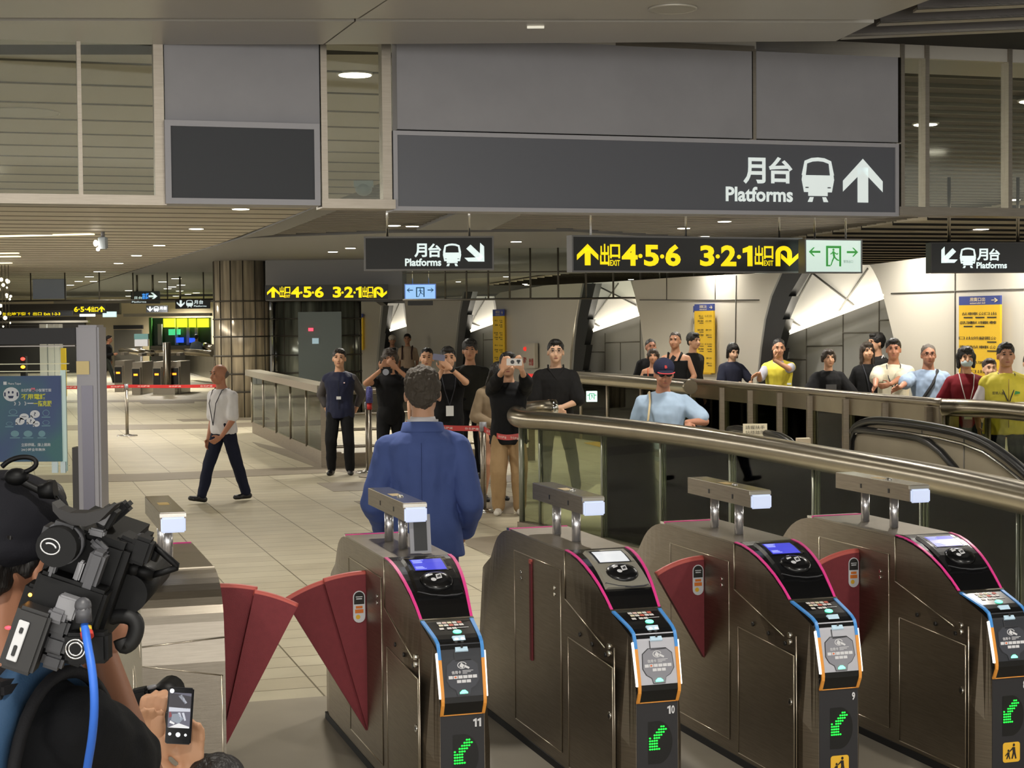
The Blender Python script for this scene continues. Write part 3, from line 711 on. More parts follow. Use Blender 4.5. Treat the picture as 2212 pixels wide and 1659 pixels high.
def low_exit(x0, y0, x1, y1, Y, label):
    a, b = Py(x0, y1, Y), Py(x1, y0, Y); W, Hh = b.x - a.x, b.z - a.z
    t = empty('low_exit_light', a, 0, label, 'exit sign')
    mb = MB(); mb.use(EXITL); mb.box((W / 2, .03, Hh / 2), (W, .06, Hh)); p = mb.build('lit_panel', parent=t)
    mb = MB(); mb.use(EXITG); exit_glyph(mb, W, Hh, lambda x, z: Vector((x, -.003, z))); mb.build('pictogram', parent=p)
low_exit(1267, 845, 1290, 868, 26.6, 'small pale green low exit light behind glass under the far round rail')
low_exit(553, 896, 567, 921, 32.2, 'small pale green low exit light at the left balustrade end')
# ---- steel panelled railing on the right
pr = [(1490, 822), (1562, 828), (1623, 833), (1687, 838), (1752, 844), (1830, 851), (1915, 858), (2010, 866), (2038, 868)]
pts = [Pz(x, y, 1.13) for x, y in pr]
t = empty('steel_panel_railing', (pts[4].x, pts[4].y, 0), 0, 'long steel railing with upper panels and glass, people lean on it', 'railing'); o_ = Vector(t.location)
RAILP = mat('railing_steel_panel', (158, 148, 130), .3, .85, var=.1, vscale=2)
for a, b in zip(pts[:-1], pts[1:]):
    a0, b0 = a - o_, b - o_; a0.z = b0.z = 0; d = (b0 - a0).normalized(); n = Vector((-d.y, d.x, 0)) * .02
    mb = MB(); mb.use(RAILP); mb.prism([a0 + Vector((0, 0, .86)), b0 + Vector((0, 0, .86)), b0 + Vector((0, 0, 1.09)), a0 + Vector((0, 0, 1.09))], n * 2); mb.build('upper_panel', parent=t)
    mb = MB(); mb.use(GLASS_T); mb.prism([a0 + Vector((0, 0, .08)), b0 + Vector((0, 0, .08)), b0 + Vector((0, 0, .86)), a0 + Vector((0, 0, .86))], n); mb.build('glass_panel', parent=t)
    mb = MB(); mb.use(STEEL_D); mb.box((a0.x, a0.y, .53), (.12, .1, 1.06)); mb.build('post', parent=t)
mb = MB(); mb.use(STEEL); mb.tube([p - o_ + Vector((0, 0, -.01)) for p in pts], .05, 10); mb.build('top_rail', parent=t)
mb = MB(); mb.use(STEEL); e = pts[-1] - o_; mb.bbox((e.x + .05, e.y - .05, .55), (.2, .2, 1.12), .03); mb.build('end_post', parent=t)
mb = MB(); mb.use(STEEL_D)
for a, b in zip(pts[:-1], pts[1:]):
    a0, b0 = a - o_, b - o_; a0.z = b0.z = 0; mb.prism([a0, b0, b0 + Vector((0, .1, 0)), a0 + Vector((0, .1, 0))], (0, 0, .09))
mb.build('base_channel', parent=t)
# ---- round rail at the right edge
rp = smooth([Pz(x, y, 1.1) for x, y in ((2036, 880), (2085, 881), (2140, 884), (2212, 890), (2330, 902))])
t = empty('round_rail', (rp[3].x, rp[3].y, 0), 0, 'thick round steel rail in front of the yellow vest at the right edge', 'balustrade'); o_ = Vector(t.location)
mb = MB(); mb.use(TUBE); mb.tube([p - o_ for p in rp], .1, 16); mb.build('handrail', parent=t)
mb = MB(); mb.use(GLASS_T); a, b = rp[0] - o_, rp[-1] - o_; mb.prism([Vector((a.x, a.y, .03)), Vector((b.x, b.y, .03)), Vector((b.x, b.y, 1.02)), Vector((a.x, a.y, 1.02))], (0, .012, 0)); mb.build('glass_panel', parent=t)
for k in (2, 9):
    p = rp[k] - o_; mb = MB(); mb.use(STEEL_D); mb.cyl((p.x, p.y, 0), (p.x, p.y, 1.02), .035, n=8); mb.build('post', parent=t)
# ---- escalators going down towards the camera, in the well
HRUB = mat('escalator_handrail_rubber', (20, 20, 20), .3); ESTEEL = mat('escalator_panel', (158, 148, 128), .32, .4, var=.1, vscale=1.2); DECK = mat('escalator_deck', (190, 184, 166), .28, .8)
def plan(P, d): return P + d
L1a = Pz(1495, 925, .95); L1b = Pz(1764, 972, .95); ED = (L1b - L1a); ED.z = 0; ED.normalize(); EN = Vector((-ED.y, ED.x, 0))   # EN points to the right/away
if EN.x < 0: EN = -EN
def balustrade(P0, flat, name, parent, L=9.5, slope=math.radians(30), zt=.95, m=ESTEEL, deck=True):
    """side of an escalator: starts at P0 (top newel), runs flat, bends over and goes down along ED"""
    def prof(s):
        R = 1.6
        if s < flat: return zt
        e = s - flat; l = R * math.sin(slope)
        if e < l: return zt - (R - math.sqrt(max(R * R - e * e, 0)))
        return zt - (R - R * math.cos(slope)) - (e - l) * math.tan(slope)
    n = 40; ss = [L * i / n for i in range(n + 1)]
    top = [P0 + ED * s + Vector((0, 0, prof(s) - P0.z)) for s in ss]
    newel = [P0 + ED * .10 + Vector((0, 0, -.62)), P0 + Vector((0, 0, -.5)), P0 - ED * .07 + Vector((0, 0, -.3)), P0 - ED * .05 + Vector((0, 0, -.12)), P0 + ED * .03 + Vector((0, 0, -.02))]
    mb = MB(); mb.use(HRUB); mb.tube([p for p in newel + top[1:]], .04, 8); mb.build('handrail', parent=parent)
    mb = MB(); mb.use(m)
    tt = newel[1:] + top[1:]
    for a, b in zip(tt[:-1], tt[1:]):
        a1, b1 = a - Vector((0, 0, .03)), b - Vector((0, 0, .03)); 
        h = .72
        mb.prism([a1, b1, Vector((b1.x, b1.y, min(b1.z - .02, max(b1.z - h, prof((b1 - P0).dot(ED)) - h)))), Vector((a1.x, a1.y, min(a1.z - .02, max(a1.z - h, prof(max(0, (a1 - P0).dot(ED))) - h))))], EN * .03)
    mb.build('side_panel', parent=parent)
    if deck:
        mb = MB(); mb.use(DECK)
        for a, b in zip(top[:-1], top[1:]):
            q = [Vector((p.x, p.y, p.z - .74)) for p in (a, b)]
            mb.prism([q[0] - EN * .14, q[1] - EN * .14, q[1] + EN * .14, q[0] + EN * .14], (0, 0, .05))
            mb.prism([q[0] - EN * .14, q[1] - EN * .14, q[1] - EN * .14 - Vector((0, 0, .5)), q[0] - EN * .14 - Vector((0, 0, .5))], EN * .02)
        mb.build('deck', parent=parent)
STEPM = mat('escalator_step', (58, 56, 52), .5, .5)
def escalator(Pl, Pr, flat, label, left=True):
    t = empty('escalator', (0, 0, 0), 0, label, 'escalator')
    balustrade(Pl, flat, 'l', t) if left else None; balustrade(Pr, flat, 'r', t)
    c0 = Pl.copy(); w = (Pr - Pl).dot(EN)
    mb = MB(); mb.use(STEPM); z = 0.0; s = -.6
    a = Vector((c0.x, c0.y, 0)) + EN * .06
    mb.prism([a + ED * -.6, a + ED * (flat + .4), a + ED * (flat + .4) + EN * (w - .12), a + ED * -.6 + EN * (w - .12)], (0, 0, .012))
    for i in range(16):
        s0 = flat + .4 + .4 * i; z = -.23 * i
        q = [a + ED * s0 + Vector((0, 0, z - .23)), a + ED * (s0 + .42) + Vector((0, 0, z - .23)), a + ED * (s0 + .42) + EN * (w - .12) + Vector((0, 0, z - .23)), a + ED * s0 + EN * (w - .12) + Vector((0, 0, z - .23))]
        mb.prism(q, (0, 0, .2))
    mb.build('step', parent=t)
    return t
P1 = Pz(1495, 925, .95); P0_ = P1 - EN * 1.0
escalator(P0_, P1, .6, 'escalator where the man in a cap stands, nearest the glass balustrade', False)
P2 = P1 + EN * .42; P3 = Pz(1850, 926, .95); P3 = P2 + EN * 1.15 + ED * ((P3 - P2).dot(ED))
escalator(P2, P3, 1.3, 'second escalator with broad steel side, right of the cap wearer')
# outer cladding of the last balustrade: large polished panels
t = empty('escalator_cladding', (0, 0, 0), 0, 'tall curved polished steel side of the right escalator', 'escalator side')
A0 = Pz(1850, 926, .95)
mb = MB(); mb.use(ESTEEL)
top = [(1842, 940), (1852, 925), (1875, 916), (1905, 915), (1960, 921), (2030, 932), (2085, 945), (2130, 963), (2170, 990), (2212, 1024), (2300, 1110)]
NP = EN
def EP(px, py): return Ppl(px, py, A0, NP)
tp = [EP(x, y) for x, y in top]
base = [Vector((p.x, p.y, -.9)) for p in tp]
for i in range(len(tp) - 1): mb.prism([base[i], base[i + 1], tp[i + 1], tp[i]], EN * .04)
mb.build('panel', parent=t)
mb = MB(); mb.use(HRUB); mb.tube(smooth([p + Vector((0, 0, .03)) for p in tp], 1), .045, 8); mb.build('handrail', parent=t)
mb = MB(); mb.use(STEEL_L); mb.tube([p + Vector((0, 0, -.06)) - EN * .02 for p in tp], .018, 6); mb.build('trim_line', parent=t)
mb = MB(); mb.use(SEAM)
for x in (1907, 1992, 2083): 
    a, b = EP(x, 930), EP(x, 1100); mb.cyl(a - EN * .004, b - EN * .004, .006, n=5)
mb.build('seam', parent=t)
# bright curved outer skirt of the first escalator, seen through the near glass
t = empty('escalator_skirt', (0, 0, 0), 0, 'bright curved steel skirt of the first escalator, seen through glass', 'escalator side')
S0 = P0_ - EN * .16
sk_ = [Ppl(x, y, S0, EN) for x, y in ((1372, 984), (1412, 998), (1452, 1024), (1492, 1064), (1528, 1108), (1560, 1165), (1575, 1230), (1520, 1230), (1498, 1170), (1478, 1132), (1440, 1064), (1404, 1014))]
mb = MB(); mb.use(DECK); n_ = 6
for i in range(5): mb.prism([sk_[i], sk_[i + 1], sk_[10 - i], sk_[11 - i]], EN * .05)
mb.build('skirt_panel', parent=t)
mb = MB(); mb.use(HRUB); mb.tube([p + Vector((0, 0, .06)) + EN * .1 for p in sk_[:7]], .035, 8); mb.build('rubber_edge', parent=t)
# no-entry boards at the escalator foot and paper on the handrail
def sgn(px0, py0, px1, py1, Y, name, label, cat='sign', th=.01, yaw=0.0):
    a, b = Py(px0, py1, Y), Py(px1, py0, Y); t = empty(name, a, yaw, label, cat); return t, b.x - a.x, b.z - a.z
RED = mat('sign_red', (196, 52, 46), .5); WHITEP = mat('white_print_panel', (228, 224, 216), .55); REDD = mat('pictogram_red', (170, 40, 44), .5); GREYB = mat('grey_board', (148, 142, 138), .6)
t, W, Hh = sgn(1466, 993, 1532, 1041, 15.0, 'no_entry_board', 'red and white no entry board seen through the glass')
fn = lambda x, z: Vector((x, -.008, z))
mb = MB(); mb.use(WHITEP); mb.box((W * .14, 0, Hh / 2), (W * .28, .012, Hh)); p = mb.build('pictogram_panel', parent=t)
mb = MB(); mb.use(REDD); put_poly(mb, ell_pts(W * .14, Hh * .55, W * .1, Hh * .3), fn); put_text(mb, '禁止', (W * .05, Hh * .05, W * .23, Hh * .17), fn, .02)
m2 = mb.build('prohibition_ring', parent=p)
mb = MB(); mb.use(WHITEP); put_poly(mb, ell_pts(W * .14, Hh * .55, W * .075, Hh * .23), lambda x, z: Vector((x, -.010, z))); mb.use(BLK); put_poly(mb, box_pts((W * .11, Hh * .42, W * .17, Hh * .66)), lambda x, z: Vector((x, -.012, z))); mb.build('ring_inside', parent=p)
mb = MB(); mb.use(RED); mb.box((W * .64, 0, Hh * .48), (W * .72, .012, Hh * .86)); p = mb.build('red_panel', parent=t)
mb = MB(); mb.use(WHITEP); put_text(mb, '禁止進入', (W * .31, Hh * .32, W * .80, Hh * .72), fn, .02); mb.build('lettering', parent=p)
mb = MB(); mb.use(WHITEP); put_text(mb, 'NO ENTRY', (W * .31, Hh * .12, W * .62, Hh * .24), fn, .01); mb.build('small_lettering', parent=p)
t, W, Hh = sgn(1476, 978, 1523, 1000, 15.5, 'grey_notice', 'grey lettered board tilted just above the no entry board')
mb = MB(); mb.use(GREYB); mb.box((W / 2, 0, Hh / 2), (W, .012, Hh)); p = mb.build('board', parent=t)
mb = MB(); mb.use(BLK); put_text(mb, '請勿進入', (W * .08, Hh * .2, W * .92, Hh * .8), fn, .01); mb.build('lettering', parent=p)
t, W, Hh = sgn(1605, 915, 1657, 942, 17.0, 'paper_notice', 'cream handwritten paper notice resting on the escalator handrail')
mb = MB(); mb.use(mat('cream_paper', (226, 214, 184), .7)); mb.box((W / 2, 0, Hh / 2), (W, .008, Hh)); p = mb.build('sheet', parent=t)
mb = MB(); mb.use(BLK); put_text(mb, '請握扶手', (W * .1, Hh * .55, W * .9, Hh * .86), fn, -.005); mb.build('first_line', parent=p)
mb = MB(); mb.use(BLK); put_text(mb, '站穩踏階', (W * .1, Hh * .14, W * .9, Hh * .45), fn, -.005); mb.build('second_line', parent=p)
mb = MB(); mb.use(mat('cream_box', (220, 205, 180), .6)); a = Pz(1735, 957, .62); mb.box((a.x, a.y, a.z), (.16, .12, .12)); tag(mb.build('small_cream_box'), 'small cream box on the steel between the escalators', 'box')

# ---- left balustrade round the other stair well
a, b = Pz(545, 935, 0), Pz(702, 1010, 0)
d = (b - a).normalized(); n = Vector((-d.y, d.x, 0));
if n.x < 0: n = -n
t = empty('left_balustrade', a, 0, 'long glass balustrade with flat steel top, left of the navy vest', 'balustrade'); L = (b - a).length
mb = MB(); mb.use(STEEL_D); mb.prism([Vector((0, 0, 0)), d * L, d * L + n * .25, n * .25], (0, 0, .22)); mb.build('plinth', parent=t)
mb = MB(); mb.use(mat('pale_rail', (170, 164, 148), .35, .6)); mb.prism([-d * .2 + Vector((0, 0, 1.12)) - n * .1, d * L + Vector((0, 0, 1.1)) - n * .1, d * L + Vector((0, 0, 1.1)) + n * .2, -d * .2 + Vector((0, 0, 1.12)) + n * .2], (0, 0, .11)); mb.build('top_rail', parent=t)
for i in range(5):
    q0, q1 = d * (L * i / 5 + .01), d * (L * (i + 1) / 5 - .01)
    mb = MB(); mb.use(GLASS_T); mb.prism([q0 + Vector((0, 0, .22)), q1 + Vector((0, 0, .22)), q1 + Vector((0, 0, 1.12)), q0 + Vector((0, 0, 1.12))], n * .012); mb.build('glass_panel', parent=t)
    mb = MB(); mb.use(STEEL); mb.cyl(q0 + Vector((0, 0, .2)), q0 + Vector((0, 0, 1.1)), .02, n=8); mb.build('post', parent=t)
mb = MB(); mb.use(STEEL_D); e = d * L; mb.prism([e, e + UA * 3.2, e + UA * 3.2 + VA * .15, e + VA * .15], (0, 0, .2)); mb.build('end_plinth', parent=t)
for k in (0, .9, 1.7, 2.5, 3.2):
    mb = MB(); mb.use(STEEL_D); q = e + UA * k; mb.box((q.x, q.y, .58), (.1, .06, 1.16)); mb.build('end_post', parent=t)
for z in (.3, .55, .78, 1.12):
    mb = MB(); mb.use(STEEL); mb.cyl(e + Vector((0, 0, z)), e + UA * 3.2 + Vector((0, 0, z)), .022 if z < 1 else .05, n=8); mb.build('cross_bar', parent=t)
mb = MB(); mb.use(STEEL); mb.prism([n * .1 + Vector((0, 0, .25)) + d * .6, n * .1 + Vector((0, 0, .25)) + d * 3.2, n * .1 + Vector((0, 0, .25)) + d * 2.2 + Vector((0, 0, .8)), n * .1 + Vector((0, 0, .85)) + d * .6], n * .02); mb.build('inner_panel', parent=t)
t, W, Hh = sgn(634, 832, 645, 852, 29.0, 'small_red_notice', 'small red notice behind the left balustrade glass')
mb = MB(); mb.use(RED); mb.box((W / 2, 0, Hh / 2), (W, .01, Hh)); p = mb.build('panel', parent=t); mb = MB(); mb.use(WHITEP); put_text(mb, '注意', (W * .15, Hh * .3, W * .85, Hh * .7), fn, .01); mb.build('lettering', parent=p)

# ---- belt stanchions
def stanchion(px, py, label, r=.17):
    p = Pz(px, py, 0); t = empty('belt_stanchion', p, 0, label, 'stanchion', 'belt stanchions')
    mb = MB(); mb.use(STEEL_L); mb.cyl((0, 0, 0), (0, 0, .018), r, r * .96, n=28); mb.cyl((0, 0, .018), (0, 0, .04), r * .6, .04, n=24); mb.build('base', parent=t)
    mb = MB(); mb.use(STEEL); mb.cyl((0, 0, .03), (0, 0, .93), .032, n=16); mb.build('post', parent=t)
    mb = MB(); mb.use(ALU); mb.cyl((0, 0, .9), (0, 0, 1.0), .04, n=16); mb.build('belt_head', parent=t)
    return p
def belt(a, b, za, zb, label, sag=.05, word='台北捷運'):
    a = Vector((a.x, a.y, za)); b = Vector((b.x, b.y, zb)); d = b - a
    pts = [a + d * (i / 12) - Vector((0, 0, sag * math.sin(PI * i / 12))) for i in range(13)]
    mb = MB(); mb.use(REDT)
    n = Vector((d.y, -d.x, 0)).normalized()
    if n.y > 0: n = -n
    for p, q in zip(pts[:-1], pts[1:]): mb.prism([p, q, q + Vector((0, 0, .06)), p + Vector((0, 0, .06))], n * .004)
    o = mb.build('barrier_belt'); tag(o, label, 'barrier tape', 'red barrier tapes')
    mb = MB(); mb.use(REDTD)
    for k in (.12, .45, .78):
        c = a + d * k - Vector((0, 0, sag * math.sin(PI * k)))
        dd = d.normalized()
        put_text(mb, word, (0, .018, .24, .045), lambda x, z: c + dd * x + Vector((0, 0, z)) + n * .007, .01)
    mb.build('print', parent=o)
s1 = stanchion(1045, 1105, 'steel belt stanchion right of the man in a blue suit', .2)
s2 = stanchion(275, 942, 'steel belt stanchion between the red tapes on the far left', .2)
s3 = stanchion(795, 1020, 'steel belt stanchion beside the navy vest, partly behind blue suit')
e1 = Pz(1122, 940, .92); belt(s1, e1, .9, .88, 'red barrier tape from the stanchion to the curved balustrade')
belt(Pz(880, 1085, 0), s1, .9, .9, 'red barrier tape behind the man in a blue suit', .02)
belt(Pz(120, 946, 0), s2, .93, .93, 'red barrier tape left of the far left stanchion', .01); belt(s2, Pz(480, 942, 0), .93, .93, 'red barrier tape right of the far left stanchion, behind the walking man', .01)
a, b = Pz(1150, 1005, 0), Pz(1400, 1012, 0); belt(Vector((a.x, 31, 0)), Vector((b.x, 30, 0)), 1.1, 1.08, 'red barrier tape far behind the round rail', .02)
# bottle-like blue scarf pole beside the photographer
p = Pz(800, 1030, 0)
mb = MB(); mb.use(mat('blue_floral', (70, 70, 130), .6, var=.5, vscale=60)); mb.cyl((0, 0, 1.02), (0, 0, 1.22), .05, .045); mb.ball((0, 0, 1.22), (.045, .045, .03)); mb.use(REDT); mb.cyl((0, 0, .93), (0, 0, 1.02), .035)
mb.use(STEEL); mb.cyl((0, 0, 0), (0, 0, .93), .03); mb.cyl((0, 0, 0), (0, 0, .02), .16)
tag(mb.build('tape_pole', loc=p), 'steel pole with blue patterned top left of the photographer', 'pole')
# ================================================================== FARE GATES
PINK = mat('pink_edge', (222, 62, 140), .35, emit=.12); BLUEE = mat('blue_edge', (70, 140, 210), .35, emit=.1); ORNG = mat('orange_edge', (226, 150, 62), .4, emit=.08)
WLIGHT = mat('white_edge_light', (255, 250, 240), .4, emit=1.1)
GBLACK = mat('gate_black_gloss', (17, 17, 18), .22); GBLACK2 = mat('gate_black_front', (38, 37, 40), .5)
GSILV = mat('gate_silver_face', (192, 192, 200), .42, .25); GDARKF = mat('gate_dark_face', (42, 44, 50), .4)
SCRB = mat('lcd_blue', (62, 66, 190), .3, emit=.75, ecol=(60, 64, 190)); SCRW = mat('lcd_pale', (205, 208, 212), .3, emit=.65); SCRT = mat('lcd_text', (170, 180, 245), .4, emit=.8)
GRN = mat('green_led', (30, 235, 60), .4, emit=3.0, ecol=(20, 240, 50)); GRNL = mat('green_lamp', (150, 255, 210), .4, emit=2.2, ecol=(90, 245, 180))
REDF = mat('flap_red', (128, 48, 54), .7, bump=.25, bscale=260, var=.05, vscale=40); REDFE = mat('flap_red_edge', (206, 98, 88), .5)
WHT = mat('print_white', (215, 215, 218), .5); GREYI = mat('pad_grey', (138, 138, 146), .5); GREYD = mat('pad_outline', (52, 52, 56), .5)
YEL = mat('sticker_yellow', (236, 184, 52), .5); OFFB = mat('off_bezel', (176, 172, 158), .35, .4)
BEAML = mat('beam_end_lamp', (204, 214, 240), .35, emit=.35, ecol=(205, 220, 250)); GOLD = mat('beam_sticker', (206, 176, 110), .5)
PROF = [(0, 1.05, .155), (.075, 1.045, .1535), (.15, 1.031, .149), (.22, 1.010, .144), (.29, .982, .138), (.36, .945, .130), (.43, .897, .122), (.49, .85, .116), (.50, .846, .115), (.66, .805, .103), (.70, .785, .1), (.715, .75, .099), (.755, .585, .096), (.757, .55, .096), (.735, .505, .095), (.73, .5, .095)]
def prof_pt(s, x, off=0.0):
    i = max(0, min(int(s), len(PROF) - 2)); k = s - i
    a, b = PROF[i], PROF[i + 1]; t = a[0] + (b[0] - a[0]) * k; z = a[1] + (b[1] - a[1]) * k
    dt, dz = b[0] - a[0], b[1] - a[1]; l = math.hypot(dt, dz) or 1
    return Vector((x, -(t + off * (-dz / l)), z + off * (dt / l)))
def prof_hw(s):
    i = max(0, min(int(s), len(PROF) - 2)); k = s - i; return PROF[i][2] + (PROF[i + 1][2] - PROF[i][2]) * k
def strip(mb, s0, s1, f0, f1, off, n=None, th=None):
    """a band on the profile from s0 to s1, between fractions f0..f1 of the half width"""
    n = n or max(1, int(math.ceil((s1 - s0) * 2)))
    vs = []; fs = []
    for i in range(n + 1):
        s = s0 + (s1 - s0) * i / n; h = prof_hw(min(s, len(PROF) - 1.0001))
        for x in (f0 * h, f1 * h):
            vs.append(prof_pt(s, x, off))
        if th is not None:
            for x in (f1 * h, f0 * h): vs.append(prof_pt(s, x, off - th))
    k = 2 if th is None else 4
    if k == 2: fs = [(2 * i, 2 * i + 1, 2 * i + 3, 2 * i + 2) for i in range(n)]
    else:
        fs = [(4 * i + j, 4 * i + (j + 1) % 4, 4 * i + 4 + (j + 1) % 4, 4 * i + 4 + j) for i in range(n) for j in range(4)] + [(0, 1, 2, 3), (4 * n, 4 * n + 1, 4 * n + 2, 4 * n + 3)]
    mb.add(vs, fs)
def arc_map(s0, s1):
    """plane map on the profile: v in 0..1 goes from s1 (bottom) up to s0 (top); x in metres"""
    ls = [0]; N = 40
    pts = [prof_pt(s0 + (s1 - s0) * i / N, 0) for i in range(N + 1)]
    for a, b in zip(pts[:-1], pts[1:]): ls.append(ls[-1] + (b - a).length)
    T = ls[-1]
    def fn(off):
        def g(x, v):
            d = (1 - v) * T
            for i in range(N):
                if d <= ls[i + 1] or i == N - 1:
                    k = (d - ls[i]) / (ls[i + 1] - ls[i]); return prof_pt(s0 + (s1 - s0) * (i + k) / N, x, off)
        return g
    return fn, T
def gate_cabinet(mb, L):
    """steel cabinet symmetrical front and back; y = -t"""
    st = []
    for t, z, h in PROF[:13]: st.append((t, z - .006, h))
    st = [(t, z - (.02 if t > .6 else 0), h) for t, z, h in st if t <= .70] + [(.715, .66, .096), (.728, .5, .095)]
    def ring(y, z, h):
        t = abs(y)
        tt = t if y < 0 else t - L
        hb = .155 if tt <= .63 else .155 - (tt - .63) / (.73 - .63) * .06
        hb = max(hb, .095)
        zm = max(.3, z - .1 - max(0, tt) * .5)
        zm = min(zm, z - .02)
        return [Vector((-hb, y, .0)), Vector((-hb, y, zm)), Vector((-min(h, hb), y, z)), Vector((min(h, hb), y, z)), Vector((hb, y, zm)), Vector((hb, y, 0))]
    rs = [ring(-t, z, h) for t, z, h in st[::-1]] + [ring(L + t, z, h) for t, z, h in st]
    mb.rings(rs, True, False)
def sector(mb, R, a0, a1, th, mirror=1, R0=.03, M=None):
    """flap leaf in the x-z plane, pivot at origin, angle from vertical, towards -x"""
    pts = [(0, 0)] if R0 == 0 else [(-R0 * math.sin(a0) , R0 * math.cos(a0) * 0), (-R0 * math.sin(a1) - .012, R0 * .3)]
    n = 14; arc = [(-R * math.sin(a0 + (a1 - a0) * i / n), R * math.cos(a0 + (a1 - a0) * i / n)) for i in range(n + 1)]
    poly = [(0, 0)] + arc
    mb.use(REDF); mb.prism([Vector((x * mirror, -th / 2, z)) for x, z in poly], (0, th, 0))
    mb.use(REDFE)   # paler rounded rim
    mb.tube([Vector((x * mirror, 0, z)) for x, z in arc], th * .52, 8)
ICONS = [(225, 220, 215), (230, 200, 190), (230, 222, 190), (228, 228, 220), (214, 110, 92), (232, 222, 220)]
def make_gate(o, num, dark_face, flap, screen, label, L=.85, tablet=False, beam=True):
    root = empty('fare_gate', (o + UA * .155), ANG, label, 'ticket gate', 'fare gates in the front row')
    B = lambda mb, n, p=root: mb.build(n, parent=p)
    # --- cabinet with raised door plates, seams and studs
    mb = MB(); mb.use(STEEL_D); gate_cabinet(mb, L); cab = B(mb, 'cabinet')
    mb = MB(); mb.use(STEEL); mb.prism([Vector((-.1555, 0.005, 1.045)), Vector((.1555, 0.005, 1.045)), Vector((.1555, L, 1.045)), Vector((-.1555, L, 1.045))], (0, 0, .009))
    B(mb, 'top_plate')
    mb = MB(); mb.use(PINK); mb.box((0, L + .012, 1.052), (.31, .014, .01)); mb.use(STEEL_L); mb.box((0, L + .05, 1.046), (.30, .06, .012)); B(mb, 'rear_edge_trim')
    xs = -.1565
    def plate(name, q, seam=True):
        mb = MB(); mb.use(STEEL_D); mb.prism([Vector((xs, -t, z)) for t, z in q], (.004, 0, 0)); d = B(mb, name)
        mb = MB(); mb.use(STEEL_EDGE)
        for (t0, z0), (t1, z1) in zip(q, q[1:] + q[:1]):
            mb.cyl((xs - .0005, -t0, z0), (xs - .0005, -t1, z1), .0024, n=5)
        B(mb, 'seam', d); return d
    d1 = plate('access_door', [(-.78, .955), (-.06, .955), (-.06, .1), (-.78, .1)])
    mb = MB(); mb.use(STEEL_L)
    for t, z in ((-.66, .86), (-.66, .83), (-.14, .86), (-.14, .83)): mb.cyl((xs + .002, -t, z), (xs - .006, -t, z), .009, n=10)
    B(mb, 'lock', d1)
    d2 = plate('lower_door', [(.04, .66), (.615, .63), (.615, .06), (.04, .06)])
    mb = MB(); mb.use(STEEL_L); mb.cyl((xs + .002, -.585, .42), (xs - .007, -.585, .42), .016, n=14); mb.use(BLACK); mb.cyl((xs - .006, -.585, .42), (xs - .008, -.585, .42), .008, n=10); B(mb, 'lock', d2)
    mb = MB(); mb.use(STEEL_EDGE)   # the slanted joint below the console and the vertical joints
    for t0, z0, t1, z1 in ((.0, 1.045, .0, .83), (.0, .83, .52, .70), (0.64, .72, .64, .02)): mb.cyl((xs - .0005, -t0, z0), (xs - .0005, -t1, z1), .0028, n=5)
    B(mb, 'side_seam')
    mb = MB(); mb.use(BLACK)
    for t, z in ((.20, .70), (.36, .685), (.53, .67)): mb.cyl((xs + .004, -t, z), (xs - .004, -t, z), .010, n=10)
    B(mb, 'sensor_hole')
    mb = MB(); mb.use(STEEL_L); mb.cyl((xs + .01, -.575, .715), (xs - .007, -.575, .715), .012, n=12); mb.cyl((xs + .01, -.575, .685), (xs - .007, -.575, .685), .012, n=12); B(mb, 'side_stud')
    mb = MB(); mb.use(BLACKM); mb.box((0, L / 2, .02), (.318, L + 1.2, .04)); B(mb, 'kick_plinth')
    # --- upper console: black curved face between pink edges
    mb = MB(); mb.use(GBLACK); strip(mb, 0, 7.0, -1, 1, .004, 20, .02); con = B(mb, 'screen_console')
    for sg in (-1, 1):
        mb = MB(); mb.use(PINK); strip(mb, 0, 7.0, sg * .90, sg * 1.0, .007, 20, .006); B(mb, 'pink_edge', con)
    mb = MB(); mb.use(STEEL_EDGE); strip(mb, 7.0, 7.9, -1.02, 1.02, .008, 2, .01); B(mb, 'cross_trim', con)
    fn, T = arc_map(1.0, 6.2)
    dark_unit = screen != 'off'
    mb = MB(); mb.use(GBLACK if dark_unit else OFFB)
    put = fn(.014); q = [(-.085, .99), (.105, .99), (.108, .33), (.02, .13), (-.095, .2)]
    lo = fn(.003)
    vs = [put(x, v) for x, v in q] + [lo(x * 1.06, min(1, max(0, .5 + (v - .5) * 1.06))) for x, v in q]; k = len(q)
    # fine grid so that the unit follows the curve
    n = 12
    gv = []; gf = []
    for j in range(n + 1):
        v = .16 + (.98 - .16) * j / n
        w0 = -.088 - .006 * (1 - v); w1 = .100 + .006 * (1 - v)
        for x, of in ((w0 - .012, .002), (w0, .016), (w1, .016), (w1 + .010, .002)): gv.append(fn(of)(x, v))
    for j in range(n):
        for i in range(3): gf.append((j * 4 + i, j * 4 + i + 1, j * 4 + 5 + i, j * 4 + 4 + i))
    gf += [(0, 1, 2, 3), (n * 4, n * 4 + 1, n * 4 + 2, n * 4 + 3)]
    mb.add(gv, gf); unit = B(mb, 'reader_unit', con)
    mb = MB(); mb.use(STEEL_L if dark_unit else OFFB)
    for x0, x1, v0, v1 in ((-.088, .098, .945, .975), (.083, .097, .62, .93)): mb.quad(*[fn(.0175)(x, v) for x, v in ((x0, v0), (x1, v0), (x1, v1), (x0, v1))])
    B(mb, 'bezel_highlight', unit)
    mb = MB(); mb.use(BLACK); gv = [fn(.0172)(x, v) for v in (.60, .70, .80, .94) for x in (-.077, .082)]; mb.add(gv, [(2 * i, 2 * i + 1, 2 * i + 3, 2 * i + 2) for i in range(3)]); B(mb, 'screen_surround', unit)
